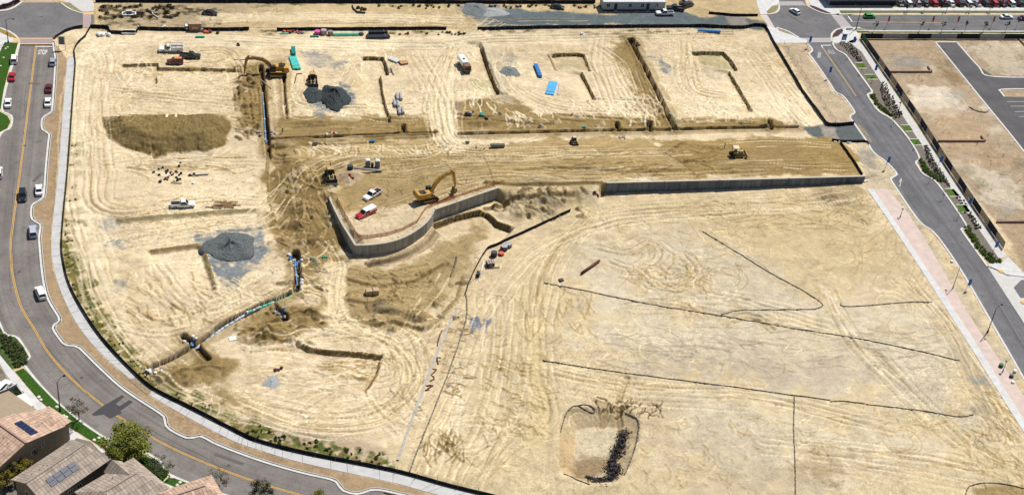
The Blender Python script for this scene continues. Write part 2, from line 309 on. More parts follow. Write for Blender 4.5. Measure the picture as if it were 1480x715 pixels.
scarp([(504, 82), (514, 100), (523, 114), (531, 154)], .6, 6, 1, None)
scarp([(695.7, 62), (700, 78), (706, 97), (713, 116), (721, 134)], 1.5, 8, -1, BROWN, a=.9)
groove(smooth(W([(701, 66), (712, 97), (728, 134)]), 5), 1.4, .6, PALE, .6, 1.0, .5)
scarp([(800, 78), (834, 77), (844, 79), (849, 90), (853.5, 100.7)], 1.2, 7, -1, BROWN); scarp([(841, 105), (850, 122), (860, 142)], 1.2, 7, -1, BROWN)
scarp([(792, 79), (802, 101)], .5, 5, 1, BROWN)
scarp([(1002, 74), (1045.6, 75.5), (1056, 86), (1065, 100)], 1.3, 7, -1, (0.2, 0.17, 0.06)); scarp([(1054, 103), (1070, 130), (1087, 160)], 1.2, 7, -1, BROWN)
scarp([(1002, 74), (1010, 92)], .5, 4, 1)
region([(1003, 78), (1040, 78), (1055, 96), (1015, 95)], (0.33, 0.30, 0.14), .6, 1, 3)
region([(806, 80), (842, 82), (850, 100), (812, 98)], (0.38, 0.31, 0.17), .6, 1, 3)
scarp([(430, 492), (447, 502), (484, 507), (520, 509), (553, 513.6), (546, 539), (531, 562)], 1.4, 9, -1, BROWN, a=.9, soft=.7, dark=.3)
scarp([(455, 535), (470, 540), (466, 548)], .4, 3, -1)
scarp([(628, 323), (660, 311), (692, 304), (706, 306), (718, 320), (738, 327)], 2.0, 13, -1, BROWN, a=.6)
groove(smooth(W([(531, 381), (575, 370), (610, 352), (626, 334)]), 5), .8, .7, BROWN, .5, .8)
groove(smooth(W([(535, 385), (580, 374), (616, 356), (632, 336)]), 5), 1.0, -.7, DARK, .4, .8)
mound(765, 296, 9, 5, 1.6, .3, (0.44, 0.345, 0.20), .6, .3); mound(800, 286, 7, 4, 1.0, .2, None); mound(740, 310, 5, 4, 1.0)
mound(392, 478, 6, 4, 1.4, .2, BROWN, .5); mound(372, 486, 5, 3.5, 1.6, .3, BROWN, .5); mound(440, 455, 6, 3, 1.2, .4, BROWN, .5); mound(262, 545, 7, 4.5, 1.7, 0, BROWN, .5); mound(300, 534, 4, 2.5, 1)
mound(560, 448, 5, 2, 1.2, -.2, (0.26, 0.20, 0.11), .8); mound(548, 440, 3, 1.5, .8, 0, (0.22, 0.18, 0.13), .8); mound(603, 458, 4, 2.5, 1.4, -.3, BROWN, .8); mound(622, 470, 4, 2, .8, .4, TAN, .8)
mound(410, 328, 6, 4, -1.2, .2, BROWN, .4); mound(445, 352, 6, 3, -1.0, 0, DARK, .4); mound(468, 318, 3, 6, -1.0, .3); mound(440, 290, 7, 5, 1.1, .6, BROWN, .3); mound(420, 250, 7, 5, .9, .3, BROWN, .3)
mound(505, 350, 2.5, 6, -1.2, .5, DARK, .4)
mound(505, 255, 5, 4, 1.6, .5, PINK, .6, .1)
mound(560, 170, 6, 2, .8, 0, BROWN, .4); mound(455, 178, 11, 2.2, .9, 0, BROWN, .4); mound(700, 178, 7, 2.4, .9, 0, BROWN, .5); mound(690, 147, 4, 2, .7, 0, BROWN, .5)
mound(500, 172, 5, 1.5, .6, 0, LIGHT, .5); mound(360, 115, 5, 4, .8, .3, BROWN, .5); mound(355, 150, 3, 6, .8, 0, BROWN, .4)
mound(1200, 282, 7, 4, .9, 0, (0.33, 0.26, 0.15), .4, .5); mound(1215, 292, 4, 2, .5, 0)
mound(812, 480, 3, 1.5, .1); mound(780, 260, 9, 2.5, .8, .1, (0.36, 0.30, 0.19), .4); mound(920, 172, 7, 2, .7); mound(1060, 245, 3, 3, .4, 0, BROWN, .5)
P = W([(806, 631), (812, 600), (822, 592), (877, 587), (908, 590), (920, 604), (923, 630), (918, 655), (905, 685), (890, 698), (850, 700), (812, 686), (805, 660)])
s, d = sdist(P, 10); d = d + WARP[s] * 0.7; HH[s] -= np.clip(d * 0.55, 0, 2.3); tint(s, sstep(0, .5, d) * (1 - sstep(3.6, 4.4, d)) * .6, (0.43, 0.33, 0.19))
tint(s, sstep(3.8, 4.6, d) * .8, (0.50, 0.43, 0.30)); HH[s] += .5 * np.exp(-((d + .8) / 1.0) ** 2) * .6
region([(829, 650), (882, 652), (884, 668), (850, 690), (828, 686)], (0.26, 0.17, 0.085), .75, 1.4, 3)
region([(808, 628), (830, 628), (829, 684), (808, 680)], (0.47, 0.33, 0.18), .7, .6, 1)
for k in range(34):
    u = rs.uniform(862, 955); v = 577 + rs.uniform(0, 14) + (u - 880) * .12; a0 = rs.uniform(-1.2, 1.2)
    pts = [(u + t * 5 * math.cos(a0) + rs.uniform(-2, 2), v + t * 5 * math.sin(a0) + rs.uniform(-1.5, 1.5)) for t in range(-2, 3)]
    groove(smooth(W(pts), 4), rs.uniform(.1, .35), -rs.uniform(.2, .45), DARK, .75, .2, .35, .3)
for pts in ([(898, 607), (893, 585), (900, 560), (906, 545)], [(872, 606), (880, 588), (860, 580)]): groove(smooth(W(pts), 5), 1.0, -.5, BROWN, .3, .6)
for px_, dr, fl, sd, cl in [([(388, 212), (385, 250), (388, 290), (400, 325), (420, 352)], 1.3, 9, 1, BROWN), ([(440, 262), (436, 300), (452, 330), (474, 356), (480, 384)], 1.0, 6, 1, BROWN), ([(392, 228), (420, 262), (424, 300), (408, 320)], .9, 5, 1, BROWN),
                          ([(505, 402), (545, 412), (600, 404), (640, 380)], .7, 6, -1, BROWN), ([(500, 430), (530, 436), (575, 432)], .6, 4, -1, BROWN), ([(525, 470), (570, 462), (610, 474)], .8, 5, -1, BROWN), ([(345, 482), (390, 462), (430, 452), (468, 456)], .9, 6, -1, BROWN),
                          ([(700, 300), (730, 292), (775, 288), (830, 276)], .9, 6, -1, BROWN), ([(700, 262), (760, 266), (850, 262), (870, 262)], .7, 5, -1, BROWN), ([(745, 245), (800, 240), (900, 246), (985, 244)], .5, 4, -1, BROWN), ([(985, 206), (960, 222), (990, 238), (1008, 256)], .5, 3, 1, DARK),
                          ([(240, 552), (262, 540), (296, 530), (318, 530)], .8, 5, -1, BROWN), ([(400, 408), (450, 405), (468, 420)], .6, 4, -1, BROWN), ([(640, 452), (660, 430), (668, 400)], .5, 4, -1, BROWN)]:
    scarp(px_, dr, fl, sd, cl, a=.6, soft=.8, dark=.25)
for px_ in ([(398, 222), (436, 232), (452, 262)], [(404, 350), (440, 366), (470, 392)], [(430, 300), (452, 300), (470, 326)], [(508, 388), (560, 396), (620, 386)], [(345, 470), (380, 476), (420, 470)], [(560, 440), (600, 442), (640, 424)], [(664, 168), (720, 172), (800, 176)], [(800, 168), (880, 174), (955, 176)], [(990, 176), (1060, 174), (1130, 180)], [(400, 188), (500, 184), (620, 184)], [(346, 120), (350, 160), (366, 196)], [(366, 110), (372, 150), (377, 196)], [(920, 90), (940, 130), (960, 170)], [(398, 206), (480, 204), (620, 198)]):
    for e in (-1.3, 0, 1.2): groove(offset(resample(smooth(W(px_), 5), 1.5), e), rs.uniform(.6, 1.2), rs.uniform(.2, .55), BROWN if e else TAN, .5, .5, .5, .35)
for k in range(150):
    u, v = [(rs.uniform(392, 480), rs.uniform(210, 400)), (rs.uniform(500, 680), rs.uniform(390, 480)), (rs.uniform(345, 480), rs.uniform(440, 500)), (rs.uniform(664, 960), rs.uniform(158, 186)), (rs.uniform(340, 380), rs.uniform(95, 205)), (rs.uniform(700, 850), rs.uniform(270, 315))][k % 6]
    mound(u, v, rs.uniform(.7, 2.2), rs.uniform(.6, 1.5), rs.uniform(.25, .75), rs.uniform(0, 3), DARK if k % 3 else LIGHT, .35)
# trenches
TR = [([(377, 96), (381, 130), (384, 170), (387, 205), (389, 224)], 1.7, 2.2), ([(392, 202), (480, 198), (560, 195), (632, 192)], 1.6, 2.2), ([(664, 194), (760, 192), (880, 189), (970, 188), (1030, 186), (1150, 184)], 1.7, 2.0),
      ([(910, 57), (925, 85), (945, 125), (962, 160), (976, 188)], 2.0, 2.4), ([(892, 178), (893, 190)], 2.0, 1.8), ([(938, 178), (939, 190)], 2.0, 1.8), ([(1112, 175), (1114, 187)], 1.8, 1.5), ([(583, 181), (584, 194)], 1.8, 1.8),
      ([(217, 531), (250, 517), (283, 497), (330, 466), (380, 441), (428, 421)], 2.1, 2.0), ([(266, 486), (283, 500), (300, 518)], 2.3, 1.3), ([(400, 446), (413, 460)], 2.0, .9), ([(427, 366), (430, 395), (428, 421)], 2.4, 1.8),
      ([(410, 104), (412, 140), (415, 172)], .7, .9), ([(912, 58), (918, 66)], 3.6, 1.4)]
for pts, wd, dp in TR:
    P = smooth(W(pts), 4); groove(P, wd + 2.6, 0, BROWN, .45, 1.5, 1.0); groove(P, wd * .72, -dp * .9, (.17, .118, .055), .9, .18, .3, rim=.25)  # inner soil painted darker to stand in for shade on the trench walls
groove(W([(560, 194), (632, 191)]), 2.5, 0, BROWN, .3, .5)
# vehicle tracks: rutted bands that wander along traced lines
def band(px, width, n, dz=.09, col=LIGHT, a=.5, wd=.40, wob=1.7, gaps=.42, sm=6):
    P = resample(smooth(W(px), sm), 2.2)
    for k in range(n):
        o = rs.uniform(-width / 2, width / 2); t = np.linspace(0, 1, len(P)); of = o + wob * np.cumsum(rs.normal(0, .16, len(P))) * .6 + math.sin(rs.uniform(0, 6)) * wob * np.sin(t * PI * rs.uniform(.5, 2))
        i0 = 0 if rs.rand() < .5 else rs.randint(0, max(1, len(P) // 2)); i1 = len(P) if rs.rand() < .5 else rs.randint(max(i0 + 4, len(P) // 2), len(P) + 4)
        for e in (-.95, .95):
            Q = offset(P, of + e)[i0:i1]
            if len(Q) > 3: groove(Q, wd * rs.uniform(.7, 1.3), -dz * rs.uniform(.4, 1.2), col if rs.rand() < .7 else TAN, a * rs.uniform(.4, 1), .22, .0, gaps * rs.uniform(.2, 1.4), rim=dz * .4, tread=.45 if k % 2 else 0)
def road(px, width, col=LIGHT, a=.55): groove(smooth(W(px), 6), width, -.12, col, a, 2.2, 2.0)
for px_, w_, n_ in [([(130, 60), (300, 58), (480, 64), (640, 66), (700, 58), (860, 54), (1060, 50)], 8, 9), ([(300, 30), (500, 26), (660, 30), (850, 32)], 6, 6), ([(340, 50), (370, 40), (500, 36), (660, 36)], 4, 4),
                    ([(150, 62), (122, 100), (112, 220), (112, 300), (135, 380), (160, 450), (230, 540), (330, 590), (450, 612)], 7, 8), ([(145, 75), (150, 90), (140, 150), (145, 240), (160, 300), (300, 282), (380, 285)], 6, 7),
                    ([(150, 140), (240, 150), (340, 160)], 9, 6), ([(150, 240), (250, 232), (370, 235)], 8, 6), ([(160, 350), (210, 340), (320, 320), (380, 310), (450, 245), (520, 225)], 7, 8),
                    ([(720, 30), (670, 62), (640, 110), (632, 150), (640, 190), (662, 212), (740, 218), (860, 215)], 7, 12), ([(600, 80), (628, 130), (640, 195), (620, 218), (520, 222), (440, 250)], 6, 10), ([(660, 70), (652, 130), (655, 190), (680, 215)], 5, 6),
                    ([(640, 235), (760, 232), (900, 225), (1000, 222)], 10, 12), ([(660, 256), (740, 250), (850, 255), (960, 248), (1100, 240)], 6, 8), ([(540, 250), (590, 246), (660, 236), (740, 232)], 6, 8), ([(520, 300), (570, 300), (640, 275), (700, 262)], 6, 6),
                    ([(470, 345), (488, 380), (484, 410), (482, 440), (500, 470), (560, 495), (598, 540), (570, 600), (500, 622), (420, 612), (340, 585)], 4, 10), ([(410, 480), (470, 478), (560, 485), (585, 530), (560, 580), (480, 598), (390, 580)], 11, 6), ([(560, 480), (500, 560), (440, 600)], 6, 4), ([(440, 560), (560, 530), (640, 470)], 8, 5), ([(600, 620), (560, 560), (600, 480), (660, 400)], 8, 5),
                    ([(360, 500), (420, 495), (450, 480), (540, 486)], 4, 5), ([(690, 420), (670, 500), (640, 580), (600, 680)], 8, 7), ([(730, 430), (720, 520), (700, 600), (650, 690)], 14, 12), ([(860, 310), (800, 370), (775, 440), (772, 540), (786, 600), (730, 650), (690, 690)], 5, 9),
                    ([(1240, 285), (1100, 300), (900, 315), (800, 350), (740, 400), (700, 460)], 9, 12), ([(1200, 420), (1215, 450), (1250, 500), (1290, 540), (1400, 640)], 4, 6), ([(1300, 400), (1360, 470), (1420, 560), (1470, 640)], 5, 7), ([(800, 540), (900, 560), (1100, 575), (1300, 620)], 10, 8),
                    ([(960, 350), (1000, 390), (970, 410), (930, 385), (950, 360)], 3, 3), ([(1000, 430), (1080, 440), (1200, 470)], 10, 6), ([(760, 620), (680, 660), (620, 640), (650, 600), (760, 600)], 5, 6), ([(1100, 640), (1250, 660), (1420, 690)], 12, 8), ([(880, 70), (900, 90), (925, 140), (950, 175)], 8, 9),
                    ([(870, 52), (868, 90), (880, 130), (890, 160)], 5, 7), ([(740, 70), (745, 120), (800, 150), (880, 158)], 6, 6), ([(985, 60), (985, 110), (1010, 140), (1100, 150)], 7, 7), ([(1085, 70), (1110, 100), (1140, 140), (1170, 175)], 9, 8), ([(425, 110), (430, 150), (520, 160), (600, 160)], 6, 5),
                    ([(290, 75), (330, 78), (340, 120), (250, 130), (180, 125)], 5, 6), ([(230, 380), (260, 420), (300, 440), (380, 415)], 6, 6), ([(170, 460), (240, 470), (330, 440), (410, 400)], 7, 7), ([(1020, 210), (1120, 206), (1200, 210)], 4, 4), ([(1010, 245), (1120, 240), (1230, 236)], 5, 4)]:
    band(px_, w_, n_)
road([(130, 60), (300, 58), (480, 64), (700, 58), (860, 54)], 6); road([(150, 62), (122, 100), (112, 220), (112, 300), (135, 380)], 5); road([(700, 45), (650, 100), (636, 150), (642, 190), (655, 212)], 5)
road([(487, 385), (484, 410), (484, 440), (500, 470), (560, 495), (598, 540)], 4.2, (.60, .49, .31), .95); road([(300, 26), (500, 24), (660, 28)], 4)
road([(775, 470), (772, 540), (786, 600), (770, 640)], 2.4, (.56, .45, .25), .6)
# dozer pushes: short pale fingers and teeth marks
def fan(u, v, du, dv, n, ln, ang0, ang1, col=LIGHT, dz=.22, wd=.45, a=.75):
    for k in range(n):
        uu = u + rs.uniform(-du, du); vv = v + rs.uniform(-dv, dv); an = rs.uniform(ang0, ang1); L = ln * rs.uniform(.5, 1.3); bend = rs.uniform(-.5, .5)
        pts = []
        for t in range(5): pts.append((uu + L * t / 4 * math.cos(an + bend * t / 4), vv + L * t / 4 * math.sin(an + bend * t / 4) * .62))
        groove(smooth(W(pts), 3), wd * rs.uniform(.6, 1.3), dz * rs.uniform(-.6, 1.1), col, a * rs.uniform(.4, 1), .3)
fan(770, 162, 40, 8, 26, 26, .3, 1.6); fan(870, 152, 45, 12, 46, 30, .2, 1.5); fan(925, 150, 25, 18, 30, 28, .8, 1.5); fan(1040, 155, 50, 8, 46, 24, .6, 2.4); fan(1130, 150, 30, 16, 26, 26, .7, 1.3)
fan(560, 212, 90, 5, 46, 16, .2, 1.7); fan(460, 212, 30, 6, 24, 16, .4, 1.4); fan(440, 290, 40, 45, 60, 26, .2, 1.9, TAN, .35); fan(560, 410, 60, 25, 60, 26, -.6, .8, TAN, .3); fan(450, 400, 30, 30, 40, 22, -.6, .9, LIGHT, .3)
fan(700, 130, 22, 25, 20, 20, .8, 1.6); fan(1000, 225, 30, 15, 30, 30, -.2, .25, BROWN, .3); fan(860, 240, 90, 14, 50, 40, -.15, .1, BROWN, .2); fan(355, 150, 20, 40, 50, 16, -.3, .6, BROWN, .35); fan(770, 300, 35, 15, 50, 12, .4, 2, (.34, .29, .2), .3)
fan(250, 100, 60, 12, 24, 24, -.3, .3, TAN, .2); fan(260, 240, 80, 12, 30, 40, -.1, .15, TAN, .2); fan(240, 430, 60, 40, 60, 20, .6, 1.3, TAN, .25); fan(330, 420, 50, 20, 30, 22, .3, 1.2, LIGHT, .25); fan(500, 530, 45, 15, 50, 18, -.2, .5, TAN, .22)
fan(420, 530, 60, 40, 40, 30, -.3, .3, LIGHT, .15); fan(740, 570, 50, 60, 120, 18, .2, 1.1, TAN, .16, .35); fan(655, 520, 20, 50, 50, 14, -.1, .3, BROWN, .14, .3); fan(640, 640, 30, 20, 50, 26, 1.0, 2.0, BROWN, .16, .35); fan(800, 450, 60, 40, 50, 30, 1.0, 2.0, TAN, .1, .35)
fan(1010, 360, 90, 35, 60, 26, -.2, 1.2, TAN, .12, .35, .45); fan(1280, 350, 80, 50, 60, 30, 1.6, 2.4, TAN, .10, .35, .45); fan(1100, 500, 240, 30, 160, 34, -.1, .35, (.40, .33, .24), .1, .35); fan(1250, 640, 180, 45, 100, 26, -.1, .6, TAN, .10, .35, .45); fan(1000, 650, 90, 50, 80, 18, .6, 1.8, TAN, .12, .35, .45)
fan(1430, 620, 40, 60, 60, 40, .7, 1.1, TAN, .12, .35); fan(1100, 310, 140, 22, 80, 34, -.1, .2, TAN, .14, .35); fan(960, 400, 60, 20, 60, 20, 0, 2, TAN, .15, .35); fan(250, 310, 90, 30, 50, 24, -.1, .2, TAN, .12, .3); fan(180, 110, 30, 30, 20, 24, .8, 2.2, LIGHT, .1)
for px_ in ([(860, 355), (905, 365), (940, 350), (950, 375), (915, 392), (880, 380)], [(985, 365), (1010, 390), (975, 412), (950, 392)], [(925, 395), (960, 415), (1000, 408), (1015, 385)], [(905, 445), (990, 440), (1000, 455)], [(1050, 470), (1090, 462), (1120, 475)], [(560, 498), (585, 530), (575, 570), (520, 600)]):
    band(px_, 5, 5, .08, TAN, .5, .35)
for px_ in ([(420, 500), (560, 505), (590, 540), (560, 590), (460, 605), (370, 585)],): 
    for o in (-5, -3.6, -.8, 1.5, 4.2): groove(offset(resample(smooth(W(px_), 8), 2), o * 0.9), .3, -.05, LIGHT, .35, .2, 0, .3)
def scratch(u0, v0, u1, v1, n, ln, col, a=.6, wd=.12, ang=None, dz=-.07):
    for k in range(n):
        u = rs.uniform(u0, u1); v = rs.uniform(v0, v1); an = rs.uniform(0, PI) if ang is None else rs.normal(ang, .25); L = ln * rs.uniform(.4, 1.4); b_ = rs.uniform(-.7, .7)
        P = [(u + L * t / 3 * math.cos(an + b_ * t / 3), v + L * t / 3 * math.sin(an + b_ * t / 3) * .6) for t in range(4)]
        groove(smooth(W(P), 3), wd * rs.uniform(.5, 1.6), dz * rs.uniform(-.6, 1.2), None, a * rs.uniform(.4, 1), .18, .25, mul=.62 if sum(col) < 1.0 else 1.32)
DK = (.27, .205, .12); LT = (.66, .56, .40)
scratch(700, 300, 1400, 700, 300, 16, (.36, .29, .19), .28); scratch(700, 300, 1400, 700, 420, 16, LT, .6); scratch(960, 570, 1300, 700, 200, 8, (.33, .26, .17), .4, .18); scratch(860, 350, 1080, 440, 120, 14, DK, .35, .15); scratch(1180, 275, 1250, 330, 60, 8, (.2, .15, .08), .7, .2)
scratch(120, 60, 380, 600, 300, 14, DK, .35); scratch(120, 60, 380, 600, 420, 16, LT, .7); scratch(400, 60, 1180, 185, 460, 15, DK, .45); scratch(400, 60, 1180, 185, 620, 18, LT, .75); scratch(390, 200, 700, 480, 560, 13, (.17, .12, .06), .6, .18); scratch(390, 200, 700, 480, 300, 16, TAN, .7, .2)
scratch(640, 200, 940, 290, 220, 24, (.2, .145, .07), .5, .15, .05); scratch(640, 200, 940, 290, 180, 28, LT, .5, .2, .05); scratch(945, 203, 1235, 250, 160, 22, (.2, .145, .07), .5, .15, .1); scratch(560, 480, 760, 700, 420, 12, DK, .55, .14); scratch(340, 440, 600, 620, 320, 14, DK, .5, .14, .1); scratch(340, 440, 600, 620, 260, 18, LT, .6, .16, .1)
scratch(1400, 560, 1480, 715, 120, 26, DK, .5, .2, 1.0); scratch(1270, 62, 1480, 320, 320, 9, (.2, .15, .09), .6, .2); scratch(1270, 62, 1480, 320, 160, 10, LT, .6, .2); scratch(345, 85, 385, 200, 90, 9, (.13, .09, .05), .7, .2); scratch(140, 6, 420, 40, 120, 8, (.14, .11, .07), .6, .2)
for k in range(34):
    u, v = (rs.uniform(820, 1360), rs.uniform(330, 690)) if k % 2 else (rs.uniform(130, 600), rs.uniform(80, 600)); R_ = rs.uniform(2, 5); a0 = rs.uniform(0, 6); x, y = G(u, v)
    for e in (0, 1.9): groove([(x + (R_ + e) * math.cos(a0 + t * .25), y + (R_ + e) * math.sin(a0 + t * .25)) for t in range(int(rs.uniform(6, 20)))], .3, -.06, TAN if k % 3 else LT, .45, .2, .1, .2)
# clods, general roughness
site = 0.35 + 0.65 * sstep(-.1, .35, mid)
HH += fine * .10 * site + mid * .12 + strk * .02
lum = 1 + 0.05 * strk + 0.12 * fine * (.4 + sstep(-.1, .35, mid)) + 0.10 * big
CC *= np.clip(lum, .5, 1.6)[..., None]
grain = rs.normal(0, 1, XX.shape); g2 = fbm(XX, YY, .7, 611, 2); g3 = fbm(XX, YY, 3.5, 700, 4); coarse = sstep(-.15, .5, fbm(XX, YY, 28, 640, 3))
L0 = CC.mean(-1, keepdims=True); CC *= (L0 / .385) ** .32
CC *= (1 + .05 * grain * (.35 + coarse) + .18 * g2 * (.25 + coarse) + .16 * g3)[..., None]; HH += .013 * grain * (.3 + coarse) + .06 * g2 * coarse
def blur3(A):
    B = np.pad(A, ((1, 1), (1, 1)) + ((0, 0),) * (A.ndim - 2), mode='edge'); B = B[:-2] + 2 * B[1:-1] + B[2:]; B = B[:, :-2] + 2 * B[:, 1:-1] + B[:, 2:]; return B / 16
CC = CC + .7 * (CC - blur3(blur3(CC))); HH += .45 * np.clip(HH - blur3(blur3(HH)), -.12, .12)
CC = np.clip(CC, .03, .72)
clod = sstep(.42, .62, fbm(XX, YY, .9, 222, 2)) * sstep(0.0, .35, fbm(XX, YY, 22, 223, 3)); HH += clod * .16; CC *= (1 - .3 * clod)[..., None]
# ground cut away below the paved sheets, flat beside them
def flat(P, z, soft=.25, ext=0.0):
    s, d = sdist(P, 1.5 + ext); k = sstep(-soft - ext, -ext, d); HH[s] = HH[s] * (1 - k) + z * k
for P in ([tuple(p) for p in SWLw] + [tuple(p) for p in SWRw[::-1]],): flat(P, -.12, .5, .4)
flat(verge, -.04, .3, 0)
flat(WESTL + WEST[::-1], -.45); flat(EASTL + EASTR2[::-1], -.45); flat(NWXw, -.45); flat(NEXw, -.45); flat(NER + NERb[::-1], -.45); flat(LOTA, -.4)
rim_ = W([(-60, -30), (33, -14), (25, 8), (0, 16), (-60, 20)])
def gz(x, y):
    i = int(np.clip((x - GX0) / GS, 0, nx - 2)); j = int(np.clip((y - GY0) / GS, 0, ny - 2)); fx = (x - GX0) / GS - i; fy = (y - GY0) / GS - j
    fx = min(max(fx, 0), 1); fy = min(max(fy, 0), 1)
    return float((HH[j, i] * (1 - fx) + HH[j, i + 1] * fx) * (1 - fy) + (HH[j + 1, i] * (1 - fx) + HH[j + 1, i + 1] * fx) * fy)

# ------------------------------------------------------------------ materials
def mat(name, col, rough=.8, var=.12, scale=1.5, metal=0, bump=0, alpha=None, spec=.3, coat=0, detail=6, col2=None):
    m = bpy.data.materials.new(name); m.use_nodes = True; n = m.node_tree.nodes; l = m.node_tree.links; b = n['Principled BSDF']
    b.inputs['Roughness'].default_value = rough; b.inputs['Metallic'].default_value = metal; b.inputs['Specular IOR Level'].default_value = spec
    if coat: b.inputs['Coat Weight'].default_value = coat; b.inputs['Coat Roughness'].default_value = .08
    tc = n.new('ShaderNodeTexCoord'); ns = n.new('ShaderNodeTexNoise'); ns.inputs['Scale'].default_value = scale; ns.inputs['Detail'].default_value = detail
    l.new(tc.outputs['Object'], ns.inputs['Vector']); r = n.new('ShaderNodeValToRGB')
    c2 = col2 or tuple(min(1, c * (1 + var)) for c in col); c1 = tuple(c * (1 - var) for c in col) if not col2 else col
    r.color_ramp.elements[0].color = (*c1, 1); r.color_ramp.elements[1].color = (*c2, 1); r.color_ramp.elements[0].position = .3; r.color_ramp.elements[1].position = .7
    l.new(ns.outputs[0], r.inputs[0]); l.new(r.outputs[0], b.inputs['Base Color'])
    if bump:
        bp = n.new('ShaderNodeBump'); bp.inputs['Strength'].default_value = bump; bp.inputs['Distance'].default_value = .05; l.new(ns.outputs[0], bp.inputs['Height']); l.new(bp.outputs[0], b.inputs['Normal'])
    if alpha is not None: b.inputs['Alpha'].default_value = alpha
    return m
M = {}
def mm(key, *a, **k):
    if key not in M: M[key] = mat(key, *a, **k)
    return M[key]
gm = bpy.data.materials.new('soil'); gm.use_nodes = True; n = gm.node_tree.nodes; l = gm.node_tree.links; b = n['Principled BSDF']; b.inputs['Roughness'].default_value = 1; b.inputs['Specular IOR Level'].default_value = .05
at = n.new('ShaderNodeAttribute'); at.attribute_name = 'soil'; tc = n.new('ShaderNodeTexCoord')
n1 = n.new('ShaderNodeTexNoise'); n1.inputs['Scale'].default_value = 2.2; n1.inputs['Detail'].default_value = 8; n1.inputs['Roughness'].default_value = .7; l.new(tc.outputs['Object'], n1.inputs['Vector'])
n2 = n.new('ShaderNodeTexNoise'); n2.inputs['Scale'].default_value = .35; n2.inputs['Detail'].default_value = 6; n2.inputs['Distortion'].default_value = 1.5; l.new(tc.outputs['Object'], n2.inputs['Vector'])
mr = n.new('ShaderNodeMapRange'); mr.inputs['From Min'].default_value = .3; mr.inputs['From Max'].default_value = .7; mr.inputs['To Min'].default_value = .84; mr.inputs['To Max'].default_value = 1.13; l.new(n1.outputs[0], mr.inputs['Value'])
mr2 = n.new('ShaderNodeMapRange'); mr2.inputs['From Min'].default_value = .3; mr2.inputs['From Max'].default_value = .7; mr2.inputs['To Min'].default_value = .88; mr2.inputs['To Max'].default_value = 1.1; l.new(n2.outputs[0], mr2.inputs['Value'])
mu = n.new('ShaderNodeMath'); mu.operation = 'MULTIPLY'; l.new(mr.outputs[0], mu.inputs[0]); l.new(mr2.outputs[0], mu.inputs[1])
n3 = n.new('ShaderNodeTexNoise'); n3.inputs['Scale'].default_value = 3.2; n3.inputs['Detail'].default_value = 3; l.new(tc.outputs['Object'], n3.inputs['Vector']); m3 = n.new('ShaderNodeMapRange'); m3.inputs['From Min'].default_value = .63; m3.inputs['From Max'].default_value = .70; m3.inputs['To Min'].default_value = 1; m3.inputs['To Max'].default_value = .68; l.new(n3.outputs[0], m3.inputs['Value'])
mu3 = n.new('ShaderNodeMath'); mu3.operation = 'MULTIPLY'; l.new(mu.outputs[0], mu3.inputs[0]); l.new(m3.outputs[0], mu3.inputs[1]); mu = mu3
vm = n.new('ShaderNodeVectorMath'); vm.operation = 'SCALE'; l.new(at.outputs['Color'], vm.inputs[0]); l.new(mu.outputs[0], vm.inputs['Scale']); l.new(vm.outputs[0], b.inputs['Base Color'])
bp = n.new('ShaderNodeBump'); bp.inputs['Strength'].default_value = .6; bp.inputs['Distance'].default_value = .12; l.new(n1.outputs[0], bp.inputs['Height']); l.new(bp.outputs[0], b.inputs['Normal'])

